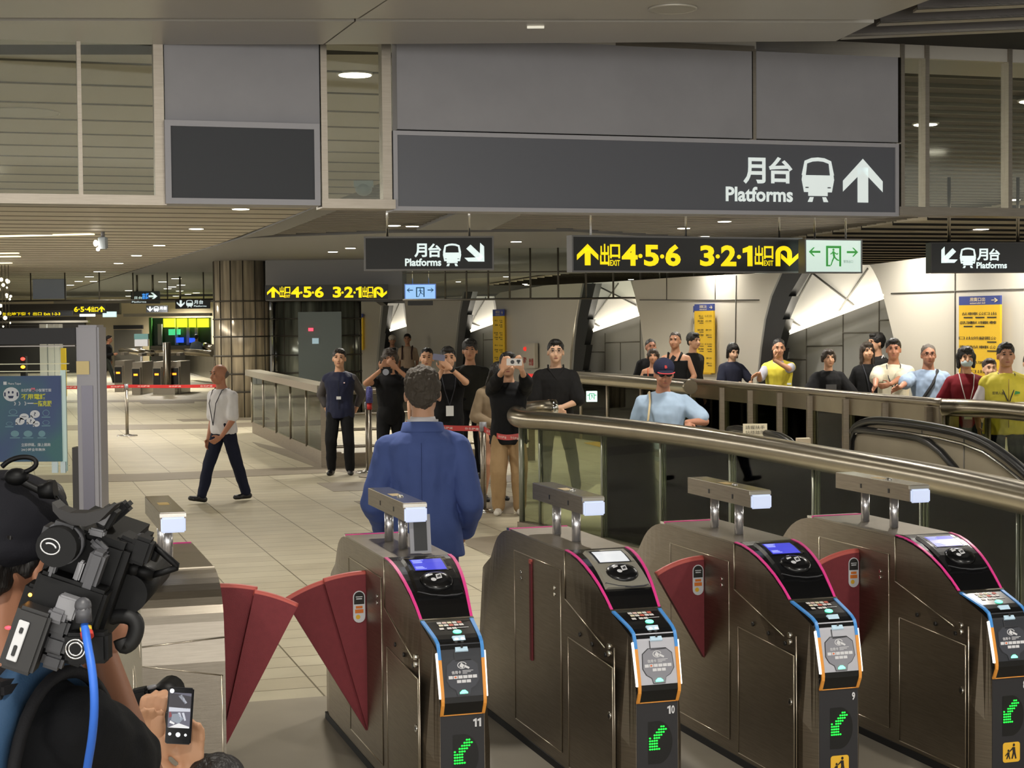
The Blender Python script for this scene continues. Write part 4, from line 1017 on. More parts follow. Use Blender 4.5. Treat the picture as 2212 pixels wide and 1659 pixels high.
    mb = MB(); mb.use(SCRW if screen == 'off' else SCRB); gv = [fn(.0185)(x, v) for v in (.615, .70, .80, .905) for x in (-.068, .074)]; mb.add(gv, [(2 * i, 2 * i + 1, 2 * i + 3, 2 * i + 2) for i in range(3)]); scr = B(mb, 'screen', unit)
    if screen != 'off':
        mb = MB(); mb.use(SCRT)
        for v0, v1, w in ((.87, .885, .055), (.84, .853, .04), (.815, .828, .045), (.79, .803, .042), (.69, .70, .035), (.665, .677, .04), (.64, .65, .048)):
            mb.quad(*[fn(.0192)(x, v) for x, v in ((-.062, v0), (-.062 + w, v0), (-.062 + w, v1), (-.062, v1))])
        B(mb, 'screen_text', scr)
    # oval pad
    mb = MB(); mb.use(GBLACK); N = 28; c = (.006, .40); ring0 = []; ring1 = []; ring2 = []
    for i in range(N):
        a = 2 * PI * i / N; ring0.append(fn(.012)(c[0] + .078 * math.cos(a), c[1] + .175 * math.sin(a))); ring1.append(fn(.026)(c[0] + .066 * math.cos(a), c[1] + .145 * math.sin(a))); ring2.append(fn(.031)(c[0] + .04 * math.cos(a), c[1] + .09 * math.sin(a)))
    mb.rings([ring0, ring1, ring2], True, True); pad = B(mb, 'card_pad', unit)
    mb = MB(); mb.use(WHT); put_poly(mb, ell_pts(-.012, .375, .012, .030, 14), fn(.0325)); put_poly(mb, [(.002, .375), (.028, .395), (.030, .475), (.004, .455)], fn(.0325)); put_poly(mb, [(-.034, .43), (-.008, .45), (-.008, .475), (-.034, .46)], fn(.0325))
    mb.use(GREYD); put_poly(mb, [(.008, .405), (.024, .417), (.025, .45), (.009, .438)], fn(.033)); B(mb, 'pad_icon', pad)
    mb = MB(); mb.use(GREYD); mb.tube([fn(.014)(x, v) for x, v in ((-.095, .235), (-.04, .18), (.02, .155), (.075, .16), (.100, .175))], .004, 6); B(mb, 'lower_lip', unit)
    # --- lower console: card reader between blue and orange edges
    mb = MB(); mb.use(GDARKF if dark_face else GSILV); strip(mb, 10.0, 12.2, -.98, .98, .002, 8, .03); 
    mb.use(GBLACK); strip(mb, 8.0, 10.6, -.98, .98, .0025, 6, .03); strip(mb, 12.2, 14.98, -.98, .98, .0025, 8, .03); con2 = B(mb, 'card_console')
    for sg in (-1, 1):
        mb = MB(); mb.use(BLUEE); strip(mb, 8.0, 11.15, sg * .86, sg * 1.0, .006, 8, .008); B(mb, 'blue_edge', con2)
        mb = MB(); mb.use(ORNG); strip(mb, 11.15, 14.98, sg * .86, sg * 1.0, .006, 10, .008); B(mb, 'orange_edge', con2)
        mb = MB(); mb.use(WLIGHT); strip(mb, 10.9, 12.35, sg * .985, sg * 1.07, .003, 6, .012); B(mb, 'edge_light', con2)
    mb = MB(); mb.use(ORNG); strip(mb, 14.6, 14.98, -1, 1, .006, 3, .006); B(mb, 'orange_base', con2)
    fnA, TA = arc_map(8.05, 9.0)
    mb = MB(); cols = ICONS
    for r in range(2):
        for c_ in range(5):
            x = -.052 + c_ * .022 + r * .002; v = .80 - r * .16; mb.use(mat('logo_%d' % ((c_ + 2 * r) % 6), ICONS[(c_ + 2 * r) % 6], .5)); mb.quad(*[fnA(.0045)(xx, vv) for xx, vv in ((x, v), (x + .019, v), (x + .019, v + .12), (x, v + .12))])
    for x in (-.055, -.022, .000): mb.quad(*[fnA(.0045)(xx, vv) for xx, vv in ((x, .44), (x + .019, .44), (x + .019, .56), (x, .56))])
    mb.use(WHT); mb.quad(*[fnA(.0045)(xx, vv) for xx, vv in ((.022, .5), (.072, .5), (.072, .53), (.022, .53))])
    B(mb, 'payment_logos', con2)
    mb = MB(); mb.use(GRNL); rr = [[fnA(o_)(.012 + .019 * k * math.cos(2 * PI * i / 18), .27 + .10 * k * math.sin(2 * PI * i / 18)) for i in range(18)] for o_, k in ((.003, 1), (.007, .9), (.009, .5))]; mb.rings(rr, True, True); B(mb, 'indicator_light', con2)
    fnB, TB = arc_map(9.0, 11.3)
    mb = MB(); mb.use(mat('scanner_glass', (176, 200, 214), .2, emit=.35)); mb.add([fnB(.010)(x, v) for x, v in ((-.022, .42), (.030, .42), (.030, .97), (-.022, .97))] + [fnB(.002)(x, v) for x, v in ((-.024, .40), (.032, .40), (.032, .99), (-.024, .99))], [(0, 1, 2, 3), (0, 1, 5, 4), (1, 2, 6, 5), (2, 3, 7, 6), (3, 0, 4, 7)]); sc_ = B(mb, 'code_scanner', con2)
    mb = MB(); mb.use(BLACK); put_poly(mb, ell_pts(.004, .55, .006, .05, 10), fnB(.0112))
    if num != '9' and num != '8':
        mb.use(WLIGHT); put_poly(mb, ell_pts(-.010, .8, .008, .06, 10), fnB(.0112)); put_poly(mb, ell_pts(.016, .8, .008, .06, 10), fnB(.0112))
    B(mb, 'lens', sc_)
    mb = MB(); mb.use(GREYD); put_poly(mb, [(-.028, .12), (.044, .14), (.044, .17), (-.028, .16)], fnB(.005)); put_poly(mb, [(-.03, .12), (-.026, .12), (-.026, .42), (-.03, .42)], fnB(.005)); B(mb, 'slot_mark', con2)
    fnC, TC = arc_map(11.15, 12.2)
    octo = [(-.038, .98), (.040, .98), (.066, .84), (.070, .44), (.052, .27), (.032, .20), (.026, .04), (-.026, .04), (-.032, .18), (-.054, .27), (-.068, .44), (-.064, .84)]
    mb = MB(); mb.use(GREYD); put_poly(mb, [(x * 1.05, .5 + (v - .5) * 1.04) for x, v in octo], fnC(.0035)); 
    mb.use(mat('pad_dark', (60, 62, 70), .45) if dark_face else GREYI); put_poly(mb, octo, fnC(.005)); padb = B(mb, 'tap_pad', con2)
    mb = MB(); mb.use(WHT)
    N = 22
    for i in range(N - 4):
        a0, a1 = 2 * PI * i / N + .2, 2 * PI * (i + 1) / N + .2; mb.quad(*[fnC(.006)(.0 + r * .020 * math.cos(a), .83 + r * .095 * math.sin(a)) for r, a in ((1, a0), (1, a1), (.82, a1), (.82, a0))])
    put_poly(mb, [(-.012, .80), (.002, .75), (.010, .83), (-.003, .90)], fnC(.006)); put_poly(mb, [(.008, .78), (.028, .72), (.032, .76), (.012, .84)], fnC(.006))
    put_text(mb, '信用卡', (-.046, .60, -.006, .69), fnC(.006), .015)
    for v, w in ((.675, .046), (.64, .036), (.605, .020)): mb.quad(*[fnC(.006)(x, y) for x, y in ((.0, v), (w, v), (w, v + .014), (0, v + .014))])
    for i in range(6): x = -.060 + i * .0205; mb.quad(*[fnC(.006)(a, b) for a, b in ((x, .475), (x + .018, .475), (x + .018, .56), (x, .56))])
    for i in range(3): x = -.026 + i * .0205; mb.quad(*[fnC(.006)(a, b) for a, b in ((x, .36), (x + .018, .36), (x + .018, .44), (x, .44))])
    mb.use(mat('logo_orange', (226, 110, 60), .5)); put_poly(mb, ell_pts(-.031, .517, .005, .025, 10), fnC(.0065)); B(mb, 'pad_print', padb)
    mb = MB(); mb.use(GRNL); put_poly(mb, [(-.017, .07), (.017, .07), (.017, .11), (.006, .17), (-.006, .17), (-.017, .11)], fnC(.007)); B(mb, 'pad_lamp', padb)
    # --- lower front: black panel with number, arrow lamp and sticker
    yF = -.731
    mb = MB(); mb.use(GBLACK2); mb.box((0, yF + .02, .25), (.186, .04, .5)); fr = B(mb, 'front_panel')
    F = lambda o_: (lambda x, z: Vector((x, yF - o_, z)))
    mb = MB(); mb.use(WHT); 
    for i_, ch in enumerate(num[::-1]): put_text(mb, ch, (.064 - .0185 * i_, .443, .079 - .0185 * i_, .478), F(.0015), .03)
    B(mb, 'number', fr)
    mb = MB(); mb.use(BLACK); put_poly(mb, [(-.042, .415)] + [(.0 + .068 * math.sin(a * PI / 20), .325 + .092 * math.cos(a * PI / 20)) for a in range(1, 20)] + [(-.042, .235)], F(.001)); win = B(mb, 'arrow_window', fr)
    mb = MB(); mb.use(GRN)
    pat = ["0000001", "0000111", "0001110", "0011100", "1011000".replace('1011', '1011'), "1111000", "1110000", "1111000", "1111110"]
    pat = ["00000110", "00001111", "00011110", "00111100", "10111000", "11110000", "11110000", "11110000", "11111000"]
    for r, row in enumerate(pat):
        for c_, ch in enumerate(row):
            if ch == '1': x = -.034 + c_ * .0103; z = .392 - r * .0118; mb.ball((x, yF - .002, z), (.0046, .003, .0036), 6, 4)
    B(mb, 'led_arrow', win)
    mb = MB(); mb.use(YEL); sx0, sx1, sz0, sz1 = -.040, .048, .115, .205
    rr = .012; pts = []
    for cx, cz, a0 in ((sx1 - rr, sz1 - rr, 0), (sx0 + rr, sz1 - rr, 90), (sx0 + rr, sz0 + rr, 180), (sx1 - rr, sz0 + rr, 270)):
        for i in range(5): a = math.radians(a0 + 90 * i / 4); pts.append((cx + rr * math.cos(a), cz + rr * math.sin(a)))
    put_poly(mb, pts, F(.0015)); stk = B(mb, 'yellow_sticker', fr)
    mb = MB(); mb.use(BLK); f2 = F(.003)
    put_poly(mb, ell_pts(.016, .192, .006, .007, 10), f2); put_poly(mb, [(.008, .183), (.022, .182), (.024, .160), (.030, .130), (.023, .129), (.017, .152), (.010, .130), (.003, .130), (.010, .158)], f2); put_poly(mb, [(.008, .181), (-.008, .165), (-.006, .161), (.010, .173)], f2)
    put_poly(mb, ell_pts(-.012, .168, .005, .006, 10), f2); put_poly(mb, [(-.018, .161), (-.006, .161), (-.007, .146), (-.002, .130), (-.007, .129), (-.012, .143), (-.018, .130), (-.024, .131), (-.018, .146)], f2); put_poly(mb, [(-.018, .159), (-.030, .147), (-.028, .144), (-.016, .153)], f2); B(mb, 'pictogram', stk)
    # --- overhead sensor beam on two posts
    if beam:
        mb = MB(); mb.use(STEEL_D); mb.box((0, .415, 1.25), (.107, .75, .08)); mb.use(BLACK)
        for y in (.24, .52): mb.box((-.0545, y, 1.245), (.003, .012, .022))
        bmx = B(mb, 'sensor_beam')
        mb = MB(); mb.use(STEEL_L); mb.box((0, .415, 1.2905), (.104, .745, .003)); mb.box((0, .043, 1.279), (.109, .012, .016)); B(mb, 'beam_cover', bmx)
        mb = MB(); mb.use(BEAML); mb.bbox((0, .032, 1.238), (.104, .02, .066), .006); B(mb, 'beam_lamp', bmx)
        mb = MB(); mb.use(GOLD); mb.quad(*[Vector((x, y, 1.2925)) for x, y in ((-.03, .36), (.02, .36), (.02, .47), (-.03, .47))]); mb.use(STEEL_L); mb.ball((0.0, .33, 1.294), (.016, .02, .006), 10, 6); B(mb, 'sticker', bmx)
        for y in (.57, .28): mb = MB(); mb.use(POSTC); mb.cyl((0, y, 1.05), (0, y, 1.212), .022, n=20); B(mb, 'post')
    # --- red flap(s) on the left side
    if flap:
        kind, yf, z0, R, a = flap
        if kind == 'wide':
            for a0, a1, dy, RR in ((0, .27, .0, R), (.25, a, .03, R * .985)):
                mb = MB(); sector(mb, RR, a0, a1, .03); q_ = mb.build('flap', parent=root, loc=(-.152, yf + dy, z0), fix=True); fl = q_ if a0 == 0 else fl
        elif kind == 'normal':
            mb = MB(); sector(mb, R, 0, a, .035); fl = mb.build('flap', parent=root, loc=(-.150, yf, z0))
        else:
            mb = MB(); mb.use(REDF); mb.box((-.158, yf, z0 + R / 2), (.012, .03, R)); mb.use(REDFE); mb.box((-.160, yf, z0 + R), (.012, .03, .02)); fl = mb.build('flap', parent=root)
        if kind != 'shut':
            mb = MB(); sxc = -.04; zc = (R * .80); hh = .075; wd = .029; y = -.02
            def cap_pts(k): return [(sxc + k * wd * math.cos(math.radians(a_)), zc + hh * .62 + k * wd * math.sin(math.radians(a_))) for a_ in range(0, 181, 20)] + [(sxc + k * wd * math.cos(math.radians(a_)), zc - hh * .62 + k * wd * math.sin(math.radians(a_))) for a_ in range(180, 361, 20)]
            G = lambda o_: (lambda x, z: Vector((x, y - o_, z)))
            mb.use(WHT); put_poly(mb, cap_pts(1), G(.001)); mb.use(BLK); put_poly(mb, [p for p in cap_pts(.84) if p[1] > zc] + [(sxc - wd * .84, zc + .012), (sxc + wd * .84, zc + .012)][::1], G(.002))
            mb.use(mat('sticker_orange', (222, 120, 40), .5)); put_poly(mb, box_pts((sxc - .02, zc - .030, sxc + .02, zc - .012)), G(.002)); put_poly(mb, box_pts((sxc - .016, zc - .008, sxc + .016, zc + .004)), G(.002)); mb.use(YEL); put_poly(mb, ell_pts(sxc - .006, zc - .048, .011, .011, 12), G(.002))
            mb.use(WHT); put_poly(mb, box_pts((sxc - .014, zc + .035, sxc + .014, zc + .040)), G(.003)); put_poly(mb, box_pts((sxc - .016, zc + .045, sxc + .016, zc + .049)), G(.003))
            st_ = mb.build('flap_sticker', parent=fl)
    if tablet:
        mb = MB(); mb.use(ALU); M = Rx(math.radians(-8)); mb.box((.03, .075, 1.145), (.098, .012, .175), M); tb_ = B(mb, 'tablet_frame')
        mb = MB(); mb.use(BLACK); mb.box((.03, .068, 1.144), (.060, .006, .150), M); B(mb, 'tablet_screen', tb_)
    return root
O11 = Vector((-.58, 7.435, 0)); O10 = Vector((.236, 7.63, 0)); O9 = Vector((1.045, 7.85, 0)); O8 = Vector((1.853, 8.05, 0))
make_gate(O11, '11', True, ('wide', .40, .167, .76, .53), 'blue', 'steel fare gate numbered 11 with wide two-leaf red flap and upright tablet', tablet=True)
make_gate(O10, '10', False, ('shut', .50, .45, .485, 0), 'off', 'steel fare gate numbered 10 with pale blank screen and withdrawn red flap')
make_gate(O9, '9', False, ('normal', .37, .427, .50, .53), 'blue', 'steel fare gate numbered 9 with pale reader face and yellow sticker below')
make_gate(O8, '8', True, ('normal', .37, .427, .50, .50), 'blue', 'steel fare gate numbered 8, rightmost, cut by the frame edge')
# ---- the plain gate on the left of the wide lane
OL = Pz(463, 1225, 1.05); OL.z = 0
root = empty('plain_fare_gate', OL - UA * .17, ANG, 'rounded plain steel gate left of the wide lane, behind the video camera', 'ticket gate', None)
mb = MB(); mb.use(STEEL)
prl = [(.85, 1.05)] + [(0, 1.05)] + [(-.30 * math.sin(a * PI / 20) * 1.0, 1.05 - .22 * (1 - math.cos(a * PI / 20))) for a in range(1, 11)] + [(-.32, .70), (-.32, .0), (1.2, 0), (1.2, .75)]
mb.prism([Vector((-.17, y, z)) for y, z in prl], (.34, 0, 0)); cab = mb.build('cabinet', parent=root)
mb = MB(); mb.use(STEEL_EDGE)
mb.cyl((-.17, -.3205, .78), (.17, -.3205, .80), .003, n=5); mb.cyl((-.17, -.3205, .70), (.16, -.3205, .64), .003, n=5); mb.cyl((.155, -.3205, .64), (.155, -.3205, 0), .004, n=5); mb.box((0, .0, 1.052), (.34, .012, .006))
for a, b in (((-.1705, .0, 1.0), (-.1705, -.24, .72)), ((-.1705, .1, .62), (-.1705, -.3, .45)), ((-.1705, .15, .6), (-.1705, .15, 0))): mb.cyl(a, b, .003, n=5)
mb.build('seam', parent=cab)
mb = MB(); mb.use(STEEL_D); mb.box((0, .415, 1.25), (.112, .75, .08)); bmx = mb.build('sensor_beam', parent=root)
mb = MB(); mb.use(STEEL_L); mb.box((0, .415, 1.2905), (.108, .745, .003)); mb.box((0, .043, 1.279), (.113, .012, .016)); mb.build('beam_cover', parent=bmx)
mb = MB(); mb.use(BEAML); mb.bbox((0, .032, 1.238), (.106, .02, .066), .006); mb.build('beam_lamp', parent=bmx)
mb = MB(); mb.use(GOLD); mb.quad(*[Vector((x, y, 1.2925)) for x, y in ((-.03, .36), (.02, .36), (.02, .47), (-.03, .47))]); mb.build('sticker', parent=bmx)
for y in (.57, .28): mb = MB(); mb.use(POSTC); mb.cyl((0, y, 1.05), (0, y, 1.212), .022, n=20); mb.build('post', parent=root)
mb = MB(); mb.use(PINK); mb.box((0, .86, 1.05), (.33, .014, .01)); mb.build('rear_edge_trim', parent=root)
for a0, a1, dy, RR in ((0, .25, 0, .76), (.23, .50, -.03, .75)):
    mb = MB(); sector(mb, RR, a0, a1, .03, -1); mb.build('flap', parent=root, loc=(.168, .02 + dy, .20))
# ================================================================== SIGNS
WLIT = mat('sign_white_lit', (226, 240, 240), .5, emit=.72, ecol=(222, 240, 240)); WDAY = mat('sign_white', (222, 232, 230), .5, emit=.45)
YLITS = mat('sign_yellow_lit', (250, 224, 20), .5, emit=.75, ecol=(252, 224, 10)); SFR = mat('sign_frame', (134, 134, 138), .5, .1); SBLK = mat('sign_face_dark', (44, 46, 50), .45)
FRAMEL = mat('sign_frame_pale', (166, 165, 170), .45, .1)
def train(mb, bx, fn, hole=None):
    x0, z0, x1, z1 = bx; w, h = x1 - x0, z1 - z0
    X = lambda a: x0 + a * w
    Z = lambda a: z0 + a * h
    for q in ([(.02, .60), (.0, .50), (.07, .22), (.93, .22), (1, .50), (.98, .60)], [(.2, .22), (.2, .135), (.8, .135), (.8, .22)],
              [(0, .6), (.09, .92), (.17, .86), (.13, .6)], [(.87, .6), (.83, .86), (.91, .92), (1, .6)], [(.09, .92), (.3, .985), (.5, 1), (.7, .985), (.91, .92), (.83, .86), (.66, .905), (.5, .915), (.34, .905), (.17, .86)],
              [(.25, .11), (.37, .11), (.33, 0), (.18, 0)], [(.63, .11), (.75, .11), (.82, 0), (.67, 0)]):
        put_poly(mb, [(X(a), Z(b)) for a, b in q], fn)
    if hole:
        mb.use(hole)
        f2 = lambda x, z: fn(x, z) + (fn(0, 0) - fn(0, 0))
        for q in ([(.11, .31), (.21, .31), (.21, .335), (.11, .335)], [(.79, .31), (.89, .31), (.89, .335), (.79, .335)]):
            put_poly(mb, [(X(a), Z(b)) for a, b in q], lambda x, z: fn(x, z) + OFFS[0])
OFFS = [Vector((0, 0, 0))]
def arrow(mb, bx, fn, ang=0.0):
    x0, z0, x1, z1 = bx; cx, cz = (x0 + x1) / 2, (z0 + z1) / 2; w, h = (x1 - x0) / 2, (z1 - z0) / 2
    q = [[(0, 1), (1, -.02), (1, -.52), (0, .42), (-1, -.52), (-1, -.02)], [(-.27, -1), (.27, -1), (.27, .6), (-.27, .6)]]
    for p in q:
        pp = []
        for a, b in p:
            c, s = math.cos(ang), math.sin(ang); pp.append((cx + (a * c - b * s) * w, cz + (a * s + b * c) * h))
        # split the chevron so that it stays simple
        if len(pp) == 6:
            put_poly(mb, [pp[0], pp[1], pp[2], pp[3]], fn); put_poly(mb, [pp[0], pp[3], pp[4], pp[5]], fn)
        else: put_poly(mb, pp, fn)
def uturn(mb, bx, fn):
    x0, z0, x1, z1 = bx; w, h = x1 - x0, z1 - z0
    R, r = .36, .15; N = 12; c = (.36, .62)
    for i in range(N):
        a0, a1 = PI - PI * i / N, PI - PI * (i + 1) / N
        put_poly(mb, [(x0 + (c[0] + k * math.cos(a)) * w, z0 + (c[1] + k * math.sin(a) * 1.02) * h) for k, a in ((R, a0), (R, a1), (r, a1), (r, a0))], fn)
    for q in ([(0, 0), (.21, 0), (.21, .63), (0, .63)], [(.51, .2), (.72, .2), (.72, .63), (.51, .63)], [(.24, .62), (.24, .38), (.61, 0), (.61, .26)], [(.61, .26), (.61, 0), (1.0, .40), (1.0, .64)]):
        put_poly(mb, [(x0 + a * w, z0 + b * h) for a, b in q], fn)
class Board:
    """a sign box whose face lies in a vertical plane turned by ang; pixel boxes are mapped onto that plane"""
    def __init__(s, name, quad_px, Y, ang, label, cat='sign', face=SBLK, frame=SFR, fw=.02, depth=.12, group=None, height=None):
        (xa, yb), (xb, ya) = quad_px                  # left-bottom, right-top pixels
        s.d = Vector((math.cos(ang), math.sin(ang), 0)); s.n = Vector((-s.d.y, s.d.x, 0))
        s.P = Py(xa, yb, Y); r = Ppl(xb, yb, s.P, s.n); s.W = (r - s.P).dot(s.d); s.H = height or (Ppl(xb, ya, s.P, s.n).z - s.P.z)
        s.t = empty(name, s.P, ang, label, cat, group)
        mb = MB(); mb.use(face); mb.box((s.W / 2, depth / 2, s.H / 2), (s.W - .004, depth, s.H - .004)); s.face = mb.build('face', parent=s.t)
        mb = MB(); mb.use(frame)
        for c, d_ in (((s.W / 2, depth / 2, fw / 2), (s.W, depth + .02, fw)), ((s.W / 2, depth / 2, s.H - fw / 2), (s.W, depth + .02, fw)), ((fw / 2, depth / 2, s.H / 2), (fw, depth + .02, s.H - 2 * fw)), ((s.W - fw / 2, depth / 2, s.H / 2), (fw, depth + .02, s.H - 2 * fw))): mb.box(c, d_)
        mb.build('frame', parent=s.t)
    def xz(s, px, py):
        q = Ppl(px, py, s.P, s.n) - s.P; return q.dot(s.d), q.z
    def bx(s, x0, y0, x1, y1):
        a = s.xz(x0, y1); b = s.xz(x1, y0); return (a[0], a[1], b[0], b[1])
    def fn(s, o=.004): return lambda x, z: Vector((x, -o, z))
    def rod(s, px, top=CZ, r=.012, mat_=STEEL_L, z1=None):
        x = s.xz(px, 500)[0]; mb = MB(); mb.use(mat_); mb.cyl((x, .06, s.H), (x, .06, (z1 or top) - s.P.z), r, n=8); mb.build('hanging_rod', parent=s.t)
def glyphs(B, m, build):
    mb = MB(); mb.use(m); build(mb); return mb.build('lettering', parent=B.face)
# --- fascia signs
B = Board('platform_sign', ((850, 455), (1940, 312)), 8.08, ANG, 'very wide grey fascia sign reading Platforms with train and up arrow', face=SIGNPANEL, frame=FRAMEL, fw=.021, depth=.15, height=ZT - 2.65)
def g(mb):
    f = B.fn()
    put_text(mb, '月', B.bx(1605, 341, 1653, 397), f, .028); put_text(mb, '台', B.bx(1660, 340, 1711, 396), f, .028); put_text(mb, 'Platforms', B.bx(1567, 405, 1712, 435), f, .03)
    OFFS[0] = Vector((0, -.002, 0)); train(mb, B.bx(1731, 341, 1801, 436), f, SIGNPANEL); mb.use(WDAY); arrow(mb, B.bx(1820, 344, 1906, 437), f)
glyphs(B, WDAY, g)
B = Board('blank_sign', ((358, 440), (692, 268)), 7.72, ANG, 'blank dark sign panel on the fascia, left of the wide platform sign', face=SIGNBLANK, frame=FRAMEL, fw=.027, depth=.15, height=ZT - 2.65)
# --- hanging platform sign, middle
B = Board('hanging_platform_sign', ((787, 585), (1067, 510)), 18.2, math.radians(6), 'hanging dark sign reading Platforms with arrow pointing down right', frame=SFR, fw=.018)
B.rod(837); B.rod(1015)
def g(mb):
    f = B.fn(); put_text(mb, '月', B.bx(895, 526, 922, 556), f, .03); put_text(mb, '台', B.bx(925, 526, 953, 556), f, .03); put_text(mb, 'Platforms', B.bx(875, 558, 953, 575), f, .03)
    OFFS[0] = Vector((0, -.002, 0)); train(mb, B.bx(957, 526, 996, 575), f, SBLK); mb.use(WLIT); arrow(mb, B.bx(1005, 526, 1053, 572), f, math.radians(-135))
glyphs(B, WLIT, g)
def exit_row(B, L, mb, f, x):
    """x: list of pixel boxes for: arrow, chu, kou, EXIT strip, 4 . 5 . 6  3 . 2 . 1  chu kou uturn"""
    pass
def exit_sign(B, bxs):
    def g(mb):
        f = B.fn(); arrow(mb, B.bx(*bxs['up']), f)
        for k in ('a', 'b'):
            x0, y0, x1, y1 = bxs[k]; w = x1 - x0; h = y1 - y0
            put_text(mb, '出', B.bx(x0, y0, x0 + w * .46, y1), f, .022); put_text(mb, '口', B.bx(x0 + w * .5, y0 + h * .02, x1, y0 + h * .66), f, .03); put_text(mb, 'EXIT', B.bx(x0 + w * .5, y0 + h * .74, x1, y1), f, .02)
        for s, bb in bxs['num']: put_text(mb, s, B.bx(*bb), f, .035)
        for cx, cy, r in bxs['dots']:
            q = B.bx(cx - r, cy - r, cx + r, cy + r); put_poly(mb, ell_pts((q[0] + q[2]) / 2, (q[1] + q[3]) / 2, (q[2] - q[0]) / 2, (q[3] - q[1]) / 2, 14), f)
        uturn(mb, B.bx(*bxs['u']), f)
    return glyphs(B, YLITS, g)
B = Board('hanging_exit_sign', ((1235, 588), (1733, 514)), 18.2, math.radians(22), 'hanging dark sign with yellow exit numbers, left of the green exit sign', frame=SFR, fw=.018)
for x in (1281, 1487, 1689): B.rod(x)
exit_sign(B, dict(up=(1246, 527, 1292, 573), a=(1296, 527, 1339, 574), b=(1630, 531, 1670, 574), num=[('4', (1343, 528, 1377, 574)), ('5', (1391, 529, 1423, 575)), ('6', (1437, 528, 1470, 575)), ('3', (1512, 530, 1543, 575)), ('2', (1557, 530, 1590, 575)), ('1', (1604, 531, 1625, 575))],
     dots=[(1383, 553, 4.5), (1430, 554, 4.5), (1550, 554, 4.5), (1596, 555, 4.5)], u=(1675, 531, 1724, 575)))
B = Board('hanging_emergency_sign', ((1738, 590), (1862, 517)), 19.0, math.radians(22), 'hanging white lit sign with green running figure and two arrows', face=mat('exit_face_lit', (214, 236, 226), .5, emit=.62), frame=SFR, fw=.016)
B.rod(1766); B.rod(1833)
f = B.fn(); mb = MB(); mb.use(mat('exit_green_lit', (70, 178, 80), .5, emit=.3)); exit_glyph(mb, B.W, B.H, f); mb.use(mat('exit_small_text', (150, 180, 165), .5)); put_text(mb, '緊急出口', B.bx(1822, 562, 1842, 568), f, .0); mb.build('pictogram', parent=B.face)
B = Board('hanging_platform_sign', ((2010, 590), (2290, 523)), 17.6, math.radians(8), 'hanging dark platform sign with arrow pointing down left, at right edge', frame=mat('sign_frame_dark', (74, 72, 72), .5, .3), fw=.012)
B.rod(2055, r=.02, mat_=STEEL); B.rod(2204, r=.02, mat_=STEEL)
def g(mb):
    f = B.fn(); arrow(mb, B.bx(2027, 534, 2067, 574), f, math.radians(135)); OFFS[0] = Vector((0, -.002, 0)); train(mb, B.bx(2073, 535, 2108, 579), f, SBLK); mb.use(WLIT)
    put_text(mb, '月', B.bx(2110, 537, 2134, 563), f, .03); put_text(mb, '台', B.bx(2136, 537, 2160, 563), f, .03); put_text(mb, 'Platforms', B.bx(2109, 566, 2175, 580), f, .03)
glyphs(B, WLIT, g)
# --- second row, farther away
B = Board('hanging_exit_sign', ((573, 648), (838, 614)), 37.5, math.radians(4), 'far yellow exit number sign under the grey bulkhead', frame=SBLK, fw=.02)
exit_sign(B, dict(up=(577, 619, 603, 643), a=(604, 619, 627, 643), b=(783, 619, 806, 643), num=[('4', (629, 619, 648, 643)), ('5', (655, 619, 673, 643)), ('6', (680, 619, 699, 643)), ('3', (719, 619, 737, 643)), ('2', (744, 619, 763, 643)), ('1', (769, 619, 781, 643))],
     dots=[(651, 632, 2.5), (676, 632, 2.5), (740, 632, 2.5), (766, 632, 2.5)], u=(807, 619, 836, 643)))
B = Board('hanging_emergency_sign', ((874, 649), (942, 613)), 36.5, math.radians(4), 'bluish lit emergency exit sign right of the far yellow sign', face=mat('exit_face_blue', (150, 190, 245), .5, emit=.85), frame=mat('blue_frame', (120, 150, 230), .5, emit=.3), fw=.02)
mb = MB(); mb.use(mat('exit_teal', (50, 110, 150), .5, emit=.1)); exit_glyph(mb, B.W, B.H, B.fn()); mb.build('pictogram', parent=B.face)
mb = MB(); mb.use(SBLK); mb.box((B.W / 2, .06, -.06), (B.W * .8, .1, .1)); mb.build('lower_box', parent=B.t); B.rod(890); B.rod(925)
# red clock
B = Board('red_led_clock', ((1408, 655), (1444, 625)), 34, math.radians(10), 'small black clock with red digits hanging below the exit sign', 'clock', face=BLACKM, frame=BLACKM, fw=.02)
mb = MB(); mb.use(mat('led_red', (255, 30, 60), .4, emit=2.2)); put_text(mb, '19:36', B.bx(1413, 630, 1438, 646), B.fn(), .03); mb.build('digits', parent=B.face); B.rod(1426)
# --- far left signs
def far_sign(px, Y, label, paint, face=SBLK, fw=.02, rods=()):
    B = Board('far_hanging_sign', px, Y, 0.0, label, face=face, frame=face, fw=fw, group=None)
    for r in rods: B.rod(r, r=.03, mat_=STEEL)
    paint(B); return B
def p1(B):
    mb = MB(); mb.use(WLIT); put_text(mb, '月台', B.bx(289, 640, 307, 648), B.fn(), .01); put_text(mb, 'Platforms', B.bx(285, 650, 316, 654), B.fn(), .01); arrow(mb, B.bx(321, 632, 340, 648), B.fn(), -PI / 2); mb.use(mat('sign_blue_lit', (70, 150, 240), .5, emit=.9)); put_text(mb, '高鐵', B.bx(307, 633, 322, 648), B.fn(), .02); mb.build('lettering', parent=B.face)
far_sign(((283, 656), (344, 629)), 48, 'far small blue and white sign with right arrow on the left', p1, rods=(293, 327))
def p2(B):
    mb = MB(); mb.use(WLIT); arrow(mb, B.bx(382, 648, 399, 664), B.fn(), PI); train(mb, B.bx(402, 648, 417, 664), B.fn()); put_text(mb, '月台', B.bx(419, 648, 439, 657), B.fn(), .02); put_text(mb, 'Platforms', B.bx(419, 659, 446, 663), B.fn(), .01); mb.build('lettering', parent=B.face)
